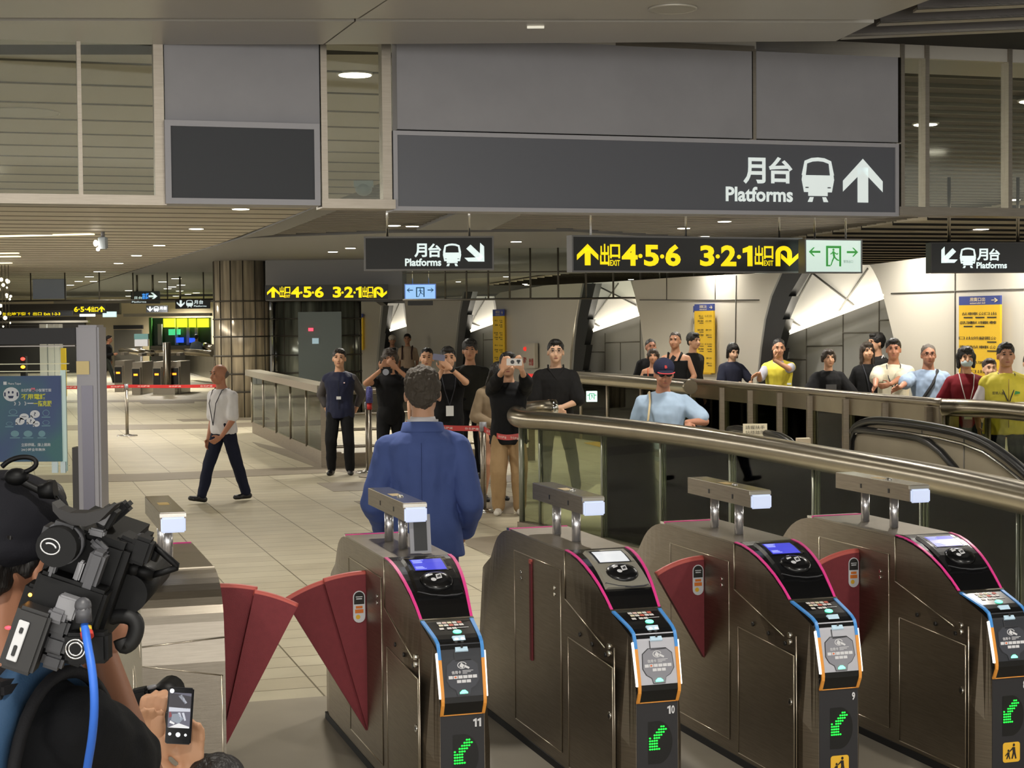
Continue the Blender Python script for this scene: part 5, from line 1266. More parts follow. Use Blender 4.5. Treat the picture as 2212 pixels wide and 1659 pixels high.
far_sign(((379, 667), (453, 645)), 50, 'far white platform sign with down arrow left of the glass tower', p2, rods=(366 + 20,))
def p3(B):
    mb = MB(); mb.use(WLIT); arrow(mb, B.bx(318, 662, 330, 673), B.fn(), PI); train(mb, B.bx(332, 662, 343, 673), B.fn()); put_text(mb, '月台', B.bx(345, 662, 360, 669), B.fn(), .02); mb.build('lettering', parent=B.face)
far_sign(((316, 675), (362, 660)), 66, 'farthest tiny platform sign above the grey door', p3)
def p4(B):
    mb = MB(); mb.use(YLITS); put_text(mb, '6·5·4', B.bx(160, 662, 196, 674), B.fn(), .03); put_text(mb, '出口', B.bx(197, 662, 212, 674), B.fn(), .03); arrow(mb, B.bx(213, 661, 226, 674), B.fn(), 0); mb.build('lettering', parent=B.face)
far_sign(((157, 677), (228, 659)), 47, 'far small yellow sign reading 6 5 4 above the totem', p4)
def p5(B):
    mb = MB(); mb.use(YLITS); put_text(mb, '台北地下街 ↑ 出口', B.bx(5, 674, 90, 682), B.fn(), .02); put_text(mb, 'Exit 1-2-3', B.bx(95, 675, 130, 681), B.fn(), .02); mb.build('lettering', parent=B.face)
far_sign(((-60, 684), (156, 671)), 46, 'far long strip sign with yellow letters at the left edge', p5)
def p6(B): pass
far_sign(((172, 676 + 8), (204, 678)), 52, 'tiny white lit sign left of the far pale sign', p6, face=mat('white_lit_far', (225, 235, 235), .5, emit=1.0))
far_sign(((222, 685), (250, 673)), 52, 'tiny pale blue lit exit sign on the far left', p6, face=mat('blue_lit_far', (195, 225, 225), .5, emit=.9))
# ================================================================== PEOPLE
import numpy as np
def skin(c): return mat('skin_%d_%d_%d' % c, c, .5, spec=.35)
SK1 = (208, 160, 128); SK2 = (190, 140, 110); SK3 = (172, 120, 94); SK4 = (222, 178, 148)
HAIRB = mat('black_hair', (22, 19, 18), .5, bump=.5, bscale=120, stretch=(1, 1, .15)); HAIRD = mat('dark_brown_hair', (52, 42, 34), .5, bump=.5, bscale=120, stretch=(1, 1, .15)); HAIRG = mat('greying_hair', (92, 84, 76), .55, bump=.5, bscale=120)
EYE = mat('eye_dark', (28, 20, 18), .3); LIP = mat('lip', (150, 84, 76), .5); BROW = mat('brow', (34, 27, 24), .7)
def cloth(name, c, rough=.85, var=.05, **k): return mat(name, c, rough, var=var, vscale=9, bump=.12, bscale=260, spec=.25, **k)
def ico(bm, c, r, sub=2, M=None):
    r = r if isinstance(r, (tuple, list)) else (r, r, r)
    m = Matrix.Translation(c) @ (M.to_4x4() if M is not None else Matrix.Identity(4)) @ Matrix.Diagonal((r[0], r[1], r[2], 1))
    bmesh.ops.create_icosphere(bm, subdivisions=sub, radius=1, matrix=m)
def cap(bm, p0, r0, p1, r1):
    p0, p1 = Vector(p0), Vector(p1); d = p1 - p0; l = d.length
    ico(bm, p0, r0); ico(bm, p1, r1)
    if l < 1e-5: return
    q = d.to_track_quat('Z', 'Y').to_matrix().to_4x4()
    bmesh.ops.create_cone(bm, cap_ends=True, cap_tris=True, segments=14, radius1=r0, radius2=r1, depth=l, matrix=Matrix.Translation((p0 + p1) / 2) @ q)
def loft(bm, rs):
    n = len(rs[0]); V = [[bm.verts.new(p) for p in r] for r in rs]
    for a, b in zip(V[:-1], V[1:]):
        for k in range(n): bm.faces.new((a[k], a[(k + 1) % n], b[(k + 1) % n], b[k]))
    bm.faces.new(V[0][::-1]); bm.faces.new(V[-1])
def finish(bm, name, m, parent, vox, sm=4, folds=0.0, seed=0.0, fscale=9.0):
    bmesh.ops.recalc_face_normals(bm, faces=bm.faces)
    me = bpy.data.meshes.new(name); bm.to_mesh(me); bm.free()
    o = bpy.data.objects.new(name, me); COL.objects.link(o)
    r = o.modifiers.new('r', 'REMESH'); r.mode = 'VOXEL'; r.voxel_size = vox; r.use_smooth_shade = True
    if sm:
        s = o.modifiers.new('s', 'SMOOTH'); s.factor = .5; s.iterations = sm
    dg = bpy.context.evaluated_depsgraph_get()
    nm = bpy.data.meshes.new_from_object(o.evaluated_get(dg)); nm.name = name
    o.modifiers.clear(); o.data = nm; bpy.data.meshes.remove(me)
    if folds:
        N = len(nm.vertices); co = np.empty(N * 3, dtype=np.float32); no = np.empty(N * 3, dtype=np.float32)
        nm.vertices.foreach_get('co', co); nm.vertex_normals.foreach_get('vector', no); f = fscale; nz = noise.noise
        d = np.array([nz((x * f + seed, y * f, z * f * .55)) * folds + nz((x * f * 2.3, y * f * 2.3 + seed, z * f * 1.6)) * folds * .45 for x, y, z in co.reshape(-1, 3).tolist()], dtype=np.float32)
        nm.vertices.foreach_set('co', (co.reshape(-1, 3) + no.reshape(-1, 3) * d[:, None]).ravel()); nm.update()
    nm.materials.append(m)
    nm.polygons.foreach_set('use_smooth', [True] * len(nm.polygons)); nm.update()
    o.parent = parent
    return o
def simple(name, parent, fn, m):
    mb = MB(); mb.use(m); fn(mb); return mb.build(name, parent=parent)
def ik(S, T, l1, l2, hint):
    S, T = Vector(S), Vector(T); d = T - S; L = min(d.length, (l1 + l2) * .999); u_ = d.normalized(); T = S + u_ * L
    a = (l1 * l1 - l2 * l2 + L * L) / (2 * L); h = math.sqrt(max(l1 * l1 - a * a, 0))
    hv = Vector(hint); hv = hv - u_ * hv.dot(u_)
    hv = hv.normalized() if hv.length > 1e-6 else u_.orthogonal().normalized()
    return S + u_ * a + hv * h, T
TOR = [(-.06, .07, .055, 0), (-.03, .092, .066, .004), (0, .098, .07, .006), (.06, .092, .064, .0), (.12, .094, .064, -.004), (.18, .104, .070, -.004), (.225, .110, .070, .0), (.255, .098, .061, .004), (.278, .070, .048, .006), (.296, .046, .040, .005), (.335, .036, .037, -.004)]
def person(name, px, top, Y, yaw, label, H=None, sk=SK1, hair='short', hairm=None, fem=False, fat=1.0, lean=0.0, turn=0.0, nod=0.0, hturn=0.0, armL=None, armR=None, legs=None, pelvis=.53,
           top_=None, under=None, bottom=None, shoes=(BLACK,), vox=.0095, hand=True, groundz=0.0, dx=0.0, lateral=0.0, sleeveless=False, handmode=('relax', 'relax'), face=True, seed=0, x=None):
    """yaw 0 looks at the camera (-Y); +x is to the right in the picture. armL is on the picture-left side (x<0) when yaw = 0"""
    P = Py(px, top, Y)
    H = H or (P.z - groundz)
    root = empty(name, (P.x if x is None else x, Y, groundz), yaw, label, 'person')
    S = H
    hm = hairm or HAIRB
    def V3(x, y, z): return Vector((x * S, y * S, z * S))
    RL = Matrix.Rotation(lean, 3, 'X') @ Matrix.Rotation(lateral, 3, 'Y')
    PEL = V3(0, 0, pelvis)
    def sp(x, y, z): return PEL + RL @ (Matrix.Rotation(turn, 3, 'Z') @ V3(x * 1.0, y, z))
    def torso_rings(z0, z1, grow, f=fat, drop=None):
        rs = []
        for z, w, d, yo in TOR:
            if z < z0 - .001 or z > z1 + .001: continue
            ww = w * (.95 if fem else 1.0); belly = max(0, 1 - abs(z - .06) / .14) * (f - 1) * .07
            if fem and .03 < z < .12: ww *= .92
            rs.append([sp((ww * (f ** .6) + grow) * math.cos(2 * PI * k / 20), (d * (f ** .7) + grow) * math.sin(2 * PI * k / 20) + yo - belly * (1 if math.sin(2 * PI * k / 20) < 0 else 0) * abs(math.sin(2 * PI * k / 20)), z) for k in range(20)])
        return rs
    NB = sp(0, 0, .30)
    RH = RL @ Matrix.Rotation(turn + hturn, 3, 'Z') @ Matrix.Rotation(nod, 3, 'X')
    HC = sp(0, -.008, .335) + RH @ V3(0, -.012, .068)
    hs = 1.09
    def hp(x, y, z): return HC + RH @ V3(x * hs, y * hs, z * hs)
    shx = .104 if not fem else .093
    shx *= fat ** .4
    SH = {-1: sp(-shx, .004, .242), 1: sp(shx, .004, .242)}
    Minv = (Matrix.Translation(root.location) @ Matrix.Rotation(yaw, 4, 'Z')).inverted()
    def tgt(v):
        if isinstance(v, tuple) and v and v[0] == 'W': return Minv @ Vector(v[1])
        if isinstance(v, tuple) and v and v[0] == 'px': return Minv @ Py(v[1], v[2], v[3])
        return V3(*v)
    def hint(v):
        v = Vector(v)
        if v.z == 0 and abs(v.x) > .3 and v.y > 0: v.x *= .4
        return v
    joints = {}
    for sgn, a in ((-1, armL), (1, armR)):
        a = a or dict(w=(sgn * .135, -.015, .475), e=(sgn * .4, .6, 0), d=(0, -.05, -1))
        T_ = tgt(a['w']); E_, W_ = ik(SH[sgn], T_, .172 * S, .150 * S, hint(a['e']) if 'e' in a else tgt(a['ep']) - (SH[sgn] + T_) / 2)
        dd = a.get('d'); dd = Vector(dd).normalized() if dd else (W_ - E_).normalized()
        nn = a.get('n'); nn = Vector(nn) if nn else Vector((-sgn, 0, 0)); nn = (nn - dd * nn.dot(dd)); nn = nn.normalized() if nn.length > .05 else dd.orthogonal().normalized()
        joints[sgn] = (E_, W_, dd, nn, a.get('curl', .35), a.get('spread', 1.0))
    HP = {-1: PEL + V3(-.050, 0, -.015), 1: PEL + V3(.050, 0, -.015)}
    legs = legs or {-1: dict(f=(-.065, 0, .045)), 1: dict(f=(.065, 0, .045))}
    lj = {}
    for sgn in (-1, 1):
        l = legs[sgn]; K, A = ik(HP[sgn], V3(*l['f']), .248 * S, .240 * S, hint(l.get('k', (sgn * .1, -1, 0)))); lj[sgn] = (K, A, l.get('yaw', sgn * .15), l.get('pitch', 0.0))
    # ---------------- body
    bm = bmesh.new()
    loft(bm, torso_rings(-.06, .335, -.004))
    cap(bm, sp(0, -.002, .29), .036 * S * fat ** .5, hp(0, .012, -.03), .034 * S * fat ** .5)
    ico(bm, hp(0, .010, .012), (.0455 * S * hs, .056 * S * hs, .054 * S * hs), 3, RH)
    ico(bm, hp(0, -.012, -.022), (.0375 * S * hs * fat ** .35, .044 * S * hs, .046 * S * hs), 3, RH)
    ico(bm, hp(0, -.036, -.050), (.020 * S, .015 * S, .014 * S), 2, RH)
    cap(bm, hp(0, -.050, .004), .0055 * S, hp(0, -.061, -.017), .0085 * S)
    for q in (-1, 1):
        ico(bm, hp(q * .047, .008, -.008), (.006 * S, .012 * S, .020 * S), 2, RH)
        ico(bm, hp(q * .022, -.042, -.018), (.014 * S, .012 * S, .013 * S), 2, RH)
        ico(bm, hp(q * .0185, -.0465, .020), (.015 * S, .008 * S, .006 * S), 2, RH)
    for sgn in (-1, 1):
        E_, W_, dd, nn, curl, spread = joints[sgn]
        cap(bm, sp(sgn * .034, .006, .268), .026 * S, SH[sgn], .029 * S); ico(bm, SH[sgn], .031 * S); cap(bm, SH[sgn], .030 * S * (.9 if fem else 1), E_, .0245 * S * (.88 if fem else 1)); cap(bm, E_, .0245 * S * (.88 if fem else 1), W_, .0155 * S * (.9 if fem else 1))
        side = dd.cross(nn).normalized()
        pc = W_ + dd * .030 * S
        M = Matrix((side, nn, dd)).transposed()
        ico(bm, pc, (.024 * S, .0105 * S, .034 * S), 2, M)
        fl = (.036, .042, .045, .041, .032)
        for k in range(4):
            off = (k - 1.5) * .0115 * S * spread; b0 = W_ + dd * .056 * S + side * off
            d1 = (dd * math.cos(curl) + nn * math.sin(curl)).normalized(); d2 = (dd * math.cos(curl * 2.4) + nn * math.sin(curl * 2.4)).normalized()
            L_ = fl[k + 1] * S
            p1 = b0 + d1 * L_ * .5 + side * off * .12; p2 = p1 + d2 * L_ * .5
            cap(bm, b0 - dd * .012 * S, .0060 * S, p1, .0055 * S); cap(bm, p1, .0055 * S, p2, .0046 * S)
        ts = side * (-1 if side.dot(Vector((0, -1, 0)) * 1.0) < 0 else 1)
        t0 = W_ + dd * .018 * S + ts * .018 * S; t1 = t0 + (dd * .7 + ts * .75 + nn * .35).normalized() * .024 * S; t2 = t1 + (dd * .95 + ts * .1 + nn * .5).normalized() * .022 * S
        cap(bm, t0, .0075 * S, t1, .0064 * S); cap(bm, t1, .0064 * S, t2, .0052 * S)
        K, A, fy, fp = lj[sgn]
        cap(bm, HP[sgn], .050 * S, K, .033 * S); cap(bm, K, .033 * S, A, .021 * S)
        fd = Matrix.Rotation(fy, 3, 'Z') @ (Matrix.Rotation(fp, 3, 'X') @ Vector((0, -1, 0)))
        cap(bm, A + Vector((0, 0, -.02 * S)) - fd * .02 * S, .022 * S, A + fd * .085 * S + Vector((0, 0, -.028 * S)), .016 * S)
    body = finish(bm, 'body', skin(sk), root, vox, 3)
    # ---------------- face
    if face:
        for q in (-1, 1):
            simple('eye', root, lambda mb: mb.ball(hp(q * .0185, -.0485, .008), (.0085 * S, .004 * S, .0042 * S), 8, 6, RH), EYE)
            simple('eyebrow', root, lambda mb: mb.ball(hp(q * .0190, -.0505, .0215), (.0120 * S, .004 * S, .0028 * S), 8, 6, RH), BROW)
        simple('mouth', root, lambda mb: mb.ball(hp(0, -.0525, -.0355), (.0135 * S, .004 * S, .0036 * S), 8, 6, RH), LIP)
    # ---------------- hair
    hv = vox * .62
    if hair and hair != 'none':
        bm = bmesh.new()
        if hair in ('short', 'crop', 'suit', 'messy'):
            g = {'short': .004, 'crop': .001, 'suit': .004, 'messy': .008}[hair]
            ico(bm, hp(0, .018, .026), ((.0465 + g) * S * hs, (.0535 + g) * S * hs, (.049 + g) * S * hs), 3, RH)
            ico(bm, hp(0, .040, -.006), (.040 * S * hs, .028 * S * hs, .036 * S * hs), 3, RH)
            for q in (-1, 1): ico(bm, hp(q * .040, .020, .010), (.010 * S, .022 * S, .028 * S), 2, RH)
            if hair in ('short', 'messy'): ico(bm, hp(0, -.022, .058), (.037 * S, .028 * S, .020 * S), 3, RH)
        elif hair == 'bald':
            ico(bm, hp(0, .036, .0), (.0455 * S * hs, .036 * S * hs, .034 * S * hs), 3, RH)
        else:
            ico(bm, hp(0, .014, .022), (.054 * S * hs, .060 * S * hs, .056 * S * hs), 3, RH)
            ico(bm, hp(0, -.026, .050), (.040 * S, .024 * S, .022 * S), 3, RH)
            ln = {'bob': .055, 'long': .15, 'tied': .02, 'mid': .085}[hair]
            for q in (-1, 1):
                cap(bm, hp(q * .044, .010, .015), .020 * S, hp(q * .046, .008, -ln), .013 * S)
            cap(bm, hp(0, .040, .0), .040 * S, hp(0, .040, -ln), .026 * S)
        finish(bm, 'hair', hm, root, hv, 2, (.004 if hair != 'suit' else .006) * S, 3.1 + seed, 30 if hair != 'suit' else 42)
    # ---------------- clothes
    def garment(nm, m, z0, z1, grow, sl=(0, 0), hem=None, folds=.006, dep=None, sgrow=.010, vx=vox, lower=None):
        bm = bmesh.new(); loft(bm, torso_rings(z0, z1, grow))
        if lower:   # skirt of a jacket / untucked hem below the waist
            zz_, w0 = lower
            r0 = [sp((w0 * fat ** .6 + 0) * math.cos(2 * PI * k / 20), (w0 * .72 * fat ** .7) * math.sin(2 * PI * k / 20) + .004, zz_) for k in range(20)]
            r1 = torso_rings(0.06, .06, grow)[0]; loft(bm, [r0, torso_rings(0, 0, grow + .004)[0], r1])
        for sgn in (-1, 1):
            E_, W_, *_r = joints[sgn]
            if sl[0] > 0:
                a = .95 if fem else 1
                cap(bm, sp(sgn * .036, .006, .270), (.026 + grow * .6) * S, SH[sgn], (.030 + sgrow * .6) * S)
                ico(bm, SH[sgn] , (.031 + sgrow * .6) * S * a)
                cap(bm, SH[sgn], (.030 + sgrow * .9) * S * a, SH[sgn].lerp(E_, sl[0]), (.0275 + sgrow * (1.3 if sl[1] == 0 else 1)) * S * a)
            if sl[1] > 0: cap(bm, E_, (.0275 + sgrow) * S * .97, E_.lerp(W_, sl[1]), (.0175 + sgrow * .9) * S)
        return finish(bm, nm, m, root, vx, 7, folds * S, seed * 3.3 + 1)
    if under: garment(under[0], under[1], -.06, .335 if under[2] == 'neck' else .30, .002, under[3] if len(under) > 3 else (0, 0), folds=.003)
    if top_:
        garment(*top_[:2], top_[2].get('z0', -.03), top_[2].get('z1', .30), top_[2].get('grow', .010), top_[2].get('sl', (.6, 0)), folds=top_[2].get('folds', .005), sgrow=top_[2].get('sgrow', .010), lower=top_[2].get('lower'), vx=top_[2].get('vox', vox))
    if bottom:
        nm, m, kind = bottom[:3]
        bm = bmesh.new()
        if kind == 'skirt':
            zl = bottom[3]; r0 = [V3(.092 * math.cos(2 * PI * k / 20), .075 * math.sin(2 * PI * k / 20), zl) for k in range(20)]
            loft(bm, [r0, [V3(.100 * math.cos(2 * PI * k / 20), .080 * math.sin(2 * PI * k / 20), (zl + pelvis) / 2) for k in range(20)]] + torso_rings(-.03, .06, .008))
        else:
            loft(bm, torso_rings(-.06, .06, .006))
            w = bottom[3] if len(bottom) > 3 else 1.0
            for sgn in (-1, 1):
                K, A, fy, fp = lj[sgn]
                cap(bm, HP[sgn], .056 * S, K, .040 * S * w); cap(bm, K, .040 * S * w, A + (K - A).normalized() * .008 * S, .031 * S * w)
        finish(bm, nm, m, root, vox, 4, .006 * S, seed + 5)
    if shoes:
        for sgn in (-1, 1):
            K, A, fy, fp = lj[sgn]
            fd = Matrix.Rotation(fy, 3, 'Z') @ (Matrix.Rotation(fp, 3, 'X') @ Vector((0, -1, 0)))
            bm = bmesh.new(); a = A + Vector((0, 0, -.022 * S)) - fd * .022 * S; b = A + fd * .09 * S + Vector((0, 0, -.028 * S))
            cap(bm, a, .0235 * S, b, .0185 * S); cap(bm, A + Vector((0, 0, -.005 * S)), .023 * S, A + fd * .03 * S + Vector((0, 0, -.02 * S)), .022 * S); ico(bm, a.lerp(b, .72) + Vector((0, 0, -.003 * S)), (.027 * S, .03 * S, .018 * S))
            finish(bm, 'shoe', shoes[0], root, vox, 3)
    root['_hx'] = 0
    del root['_hx']
    return root, dict(sp=sp, hp=hp, V3=V3, J=joints, S=S, RH=RH, SH=SH, lj=lj, RL=RL)
# ---- accessories, all children of the person (worn) or top-level (held)
def lanyard(R, K, m, z=.02, y=-.078, badge=None, w=.0035):
    sp, S = K['sp'], K['S']
    mb = MB(); mb.use(m); mb.tube([sp(-.045, .03, .30), sp(-.050, -.042, .290), sp(-.036, -.094, .20), sp(0, y - .022, z + .02)], w * S, 6); mb.tube([sp(.045, .03, .30), sp(.050, -.042, .290), sp(.036, -.094, .20), sp(0, y - .022, z + .02)], w * S, 6); mb.build('lanyard', parent=R)
    if badge:
        mb = MB(); mb.use(badge); mb.box(sp(0, y - .026, z - .015), (.052 * S, .006, .07 * S), K['RL']); mb.build('badge', parent=R)
def glasses(R, K, m=BLACK, dark=False):
    hp, S = K['hp'], K['S']; mb = MB(); mb.use(m)
    for q in (-1, 1):
        if dark: mb.ball(hp(q * .0195, -.0535, .007), (.0165 * S, .005 * S, .0115 * S), 12, 8, K['RH'])
        else: mb.tube([hp(q * .0195 + .0150 * math.cos(2 * PI * i / 16), -.0545, .006 + .0105 * math.sin(2 * PI * i / 16)) for i in range(17)], .0013 * S, 5)
        mb.tube([hp(q * .034, -.052, .009), hp(q * .049, .0, .006)], .0014 * S, 5)
    mb.tube([hp(-.006, -.056, .009), hp(.006, -.056, .009)], .0014 * S, 5); mb.build('glasses', parent=R)
def face_mask(R, K, m):
    hp, S = K['hp'], K['S']; bm = bmesh.new(); ico(bm, hp(0, -.030, -.030), (.040 * S, .036 * S, .030 * S), 3, K['RH']); finish(bm, 'face_mask', m, R, .006, 2)
def capcap(R, K, m, brimm, edge=None):
    hp, S = K['hp'], K['S']; bm = bmesh.new(); ico(bm, hp(0, .008, .034), (.060 * S, .072 * S, .055 * S), 3, K['RH']); c = finish(bm, 'cap', m, R, .006, 2)
    bm = bmesh.new(); ico(bm, hp(0, -.062, .026), (.044 * S, .044 * S, .006 * S), 3, K['RH']); b = finish(bm, 'brim', brimm, c, .005, 1)
    if edge:
        mb = MB(); mb.use(edge); mb.tube([hp(.044 * math.sin(a), -.060 - .046 * math.cos(a), .0235) for a in [(-1.35 + 2.7 * i / 14) for i in range(15)]], .003 * S, 6); mb.build('brim_edge', parent=c)
    return c
def vest_badge(R, K, pts, m, name, th=.004): pass
def pad(R, K, x, y, z, w, h, m, name, ry=0):
    mb = MB(); mb.use(m); mb.box(K['sp'](x, y, z), (w * K['S'], .008, h * K['S']), K['RL']); return mb.build(name, parent=R)
def held(name, c, size, rot, m, label, cat, extra=None):
    t = empty(name, c, 0, label, cat); M = Euler(rot).to_matrix()
    mb = MB(); mb.use(m); mb.bbox((0, 0, 0), size, min(size) * .3, M); mb.build('body', parent=t)
    if extra: extra(t, M)
    return t

BLK_T = cloth('black_cotton', (20, 20, 22)); BLK2 = cloth('black_knit', (28, 27, 27)); NAVY = cloth('navy_vest_cloth', (30, 34, 58), .6); NAVYT = cloth('navy_trousers', (22, 26, 44)); BLKTR = cloth('black_trousers', (18, 18, 20)); WHITES = cloth('white_shirt_cloth', (212, 210, 212)); BLUESUIT = cloth('blue_suit_cloth', (82, 100, 158), .8)
GREYSH = cloth('grey_checked_sleeve', (86, 82, 82)); BEIGEJ = cloth('beige_jacket_cloth', (146, 128, 104)); BEIGET = cloth('beige_trousers', (160, 132, 96)); LTBLUE = cloth('light_blue_polo_cloth', (158, 178, 200)); CREAMS = cloth('cream_shirt_cloth', (222, 214, 190)); BLUES = cloth('pale_blue_shirt_cloth', (150, 168, 192)); DRED = cloth('dark_red_shirt_cloth', (116, 28, 38)); YVEST = cloth('yellow_vest_cloth', (222, 206, 72), .6); NAVYD = cloth('dark_navy_shirt', (36, 38, 54)); PEACH = cloth('peach_shirt', (200, 176, 150)); DGREEN = cloth('black_olive_shirt', (34, 34, 30)); ORANGE = cloth('orange_strap_cloth', (196, 110, 80)); REFL = mat('reflective_tape', (206, 210, 214), .35, emit=.05); JEANS = cloth('dark_jeans', (34, 40, 54)); GREYTR = cloth('grey_trousers', (70, 70, 72)); LAN = mat('lanyard_dark', (50, 52, 60), .6); BADGE = mat('badge_white', (214, 214, 212), .5); SHOEW = mat('white_sneaker', (200, 194, 182), .6); SHOEB = mat('black_shoe', (18, 18, 20), .35)
def W(sx, y, z, **k): return dict(w=(sx, y, z), **k)

# --- 1 the man in the blue suit, seen from behind
R, K = person('person', 912, 802, 9.2, PI, 'man in a blue suit seen from behind, walking past the fare gates', sk=SK1, hair='suit', hairm=mat('brown_black_hair', (74, 66, 56), .75, bump=.5, bscale=90, stretch=(1, 1, .2)), vox=.0075, seed=1, face=False, nod=.04, hturn=.05,
    armL=W(-.125, -.085, .505, e=(-.8, .8, 0), d=(.3, -.6, -.5)), armR=W(.125, -.085, .505, e=(.8, .8, 0), d=(-.3, -.6, -.5)), legs={-1: dict(f=(-.06, -.10, .045)), 1: dict(f=(.05, .08, .05))},
    under=('shirt', cloth('white_collar_cloth', (226, 224, 226)), 'neck'), bottom=('trousers', cloth('suit_trousers', (44, 54, 100)), 'legs'), shoes=(SHOEB,),
    top_=('jacket', BLUESUIT, dict(z0=-.03, z1=.300, grow=.014, sl=(1.0, .97), sgrow=.013, folds=.0065, lower=(-.085, .125), vox=.007)))
hp, sp, S = K['hp'], K['sp'], K['S']
mb = MB(); mb.use(BLUESUIT); rs = []
for z, g in ((.288, .020), (.316, .012), (.318, .006)): rs.append([sp((.048 + g) * math.cos(2 * PI * k / 24), (.046 + g * .8) * math.sin(2 * PI * k / 24) + .004, z + .004 * math.sin(2 * PI * k / 24)) for k in range(24)])
mb.rings(rs, False); mb.build('jacket_collar', parent=R)
mb = MB(); mb.use(cloth('white_collar_cloth', (226, 224, 226))); rs = []
for z in (.300, .325): rs.append([sp((.047) * math.cos(2 * PI * k / 24), (.046) * math.sin(2 * PI * k / 24) + .002, z + .004 * math.sin(2 * PI * k / 24)) for k in range(24)])
mb.rings(rs, False); mb.build('shirt_collar', parent=R)
mb = MB(); mb.use(mat('suit_seam', (38, 52, 104), .9)); mb.tube([sp(0, .089 + .003 * 0, z) for z in (.26, .2, .15, .1, .05)], .0012, 5); mb.build('back_seam', parent=R)

# --- 2 walking man, white shirt
R, K = person('person', 481, 788, 19.8, math.radians(-38), 'older man in white shirt and navy trousers walking across the floor', sk=SK3, hair='bald', hairm=HAIRG, seed=2, lean=.05, fat=1.08, vox=.009, hturn=-.1,
    armL=W(-.10, -.06, .46, e=(-.4, .7, 0), d=(.2, -.4, -.8)), armR=W(.12, -.13, .49, e=(.5, .7, 0), d=(-.5, -.5, -.5)), legs={-1: dict(f=(-.07, -.16, .05), pitch=-.2, yaw=-.3), 1: dict(f=(.05, .17, .05), yaw=-.3)},
    top_=('shirt', WHITES, dict(z0=-.03, grow=.010, sl=(.85, 0), sgrow=.014)), bottom=('trousers', NAVYT, 'legs', 1.15), shoes=(SHOEB,)); lanyard(R, K, LAN)
# --- 3 navy vest
R, K = person('person', 733, 756, 23.3, 0, 'man in a sleeveless navy vest and black trousers, hands behind back', sk=SK1, seed=3, hair='short', vox=.009, legs={-1: dict(f=(-.075, 0, .045)), 1: dict(f=(.075, 0, .045))},
    armL=W(-.11, .10, .50, e=(-.9, .3, 0), d=(.6, .2, -.5)), armR=W(.11, .10, .50, e=(.9, .3, 0), d=(-.6, .2, -.5)), under=('shirt', GREYSH, 'low', (1.0, .6)), top_=('vest', NAVY, dict(z0=-.06, z1=.30, grow=.016, sl=(.04, 0), sgrow=.010, folds=.006, lower=(-.075, .115))), bottom=('trousers', BLKTR, 'legs', 1.2), shoes=(SHOEB,))
pad(R, K, .0, -.098, .09, .036, .024, BADGE, 'badge'); pad(R, K, .045, -.088, .21, .012, .010, mat('vest_logo', (220, 190, 190), .5), 'chest_logo')
mb = MB(); mb.use(mat('zip', (20, 22, 36), .4)); mb.tube([K['sp'](0, -.093, z) for z in (.22, .15, .08, .0)], .003, 5); mb.build('zip', parent=R)
# --- 4 photographer
cam_c = Py(836, 801, 21.0)
R, K = person('person', 842, 757, 21.5, math.radians(6), 'photographer in black holding a camera to her face', sk=SK2, fem=True, hair='tied', hairm=HAIRD, seed=4, nod=.05, face=True,
    armL=dict(w=('px', 822, 800, 21.15), e=(-.8, .1, -.6), d=(.5, -.2, .8), n=(0, 1, 0)), armR=dict(w=('px', 858, 797, 21.15), e=(.8, .1, -.6), d=(-.6, -.2, .6), n=(0, 1, 0)), top_=('black_top', BLK_T, dict(sl=(.35, 0), z0=-.06, lower=(-.07, .10))), bottom=('trousers', BLKTR, 'legs'), shoes=(SHOEB,))
def camera_extra(t, M):
    mb = MB(); mb.use(BLACKM); mb.cyl((0, -.03, -.01), (0, -.16, -.01), .042, .046, 18); l = mb.build('lens', parent=t)
    mb = MB(); mb.use(mat('lens_glass', (26, 22, 40), .08)); mb.disc((0, -.161, -.01), .04, (0, -1, 0)); mb.build('front_element', parent=l)
held('photo_camera', cam_c + Vector((0, -.05, 0)), (.14, .07, .10), (0, 0, 0), BLACKM, 'black photo camera raised by the photographer in black', 'camera', camera_extra)
# --- 5 short haired man behind the suit
R, K = person('person', 922, 755, 22.3, 0, 'man with cropped hair in black, just right of the photographer', sk=SK1, hair='crop', seed=5, top_=('shirt', BLK_T, dict(sl=(.7, 0))), bottom=('trousers', BLKTR, 'legs'), shoes=(SHOEB,))
# --- 6 man raising a phone with both hands
R, K = person('person', 967, 753, 20.6, math.radians(8), 'man in black with a watch, raising a phone before his face', sk=SK1, hair='short', seed=6, nod=.05,
    armL=dict(w=('px', 955, 800, 20.25), e=(-.5, -.2, -.9), d=(.0, -.1, 1), n=(0, 1, 0)), armR=dict(w=('px', 975, 797, 20.2), e=(.9, .0, -.8), d=(-.75, -.1, .65), n=(0, 1, 0)), top_=('t_shirt', BLK_T, dict(sl=(.65, 0), z0=-.06, lower=(-.07, .11))), bottom=('trousers', BLKTR, 'legs'), shoes=(SHOEB,))
lanyard(R, K, LAN, .06, badge=BADGE)
E_, W_, *_x = K['J'][1]; mb = MB(); mb.use(BLACK); q = E_.lerp(W_, .88); mb.cyl(q, q + (W_ - E_).normalized() * .035, .033); mb.build('wristwatch', parent=R)
def phone_extra(t, M):
    pass
held('phone', Py(948, 772, 20.1), (.15, .012, .075), (0, .15, 0), mat('phone_blue_grey', (96, 96, 124), .3), 'bluish phone held up before a face, right of the cropped hair', 'phone')
# --- 7 tall man
R, K = person('person', 1015, 737, 22.6, 0, 'tall man with dark fringe and dark collared shirt, behind the phones', sk=SK2, hair='messy', seed=7, top_=('collared_shirt', DGREEN, dict(sl=(.8, 0), sgrow=.016)), bottom=('trousers', BLKTR, 'legs'), shoes=(SHOEB,))
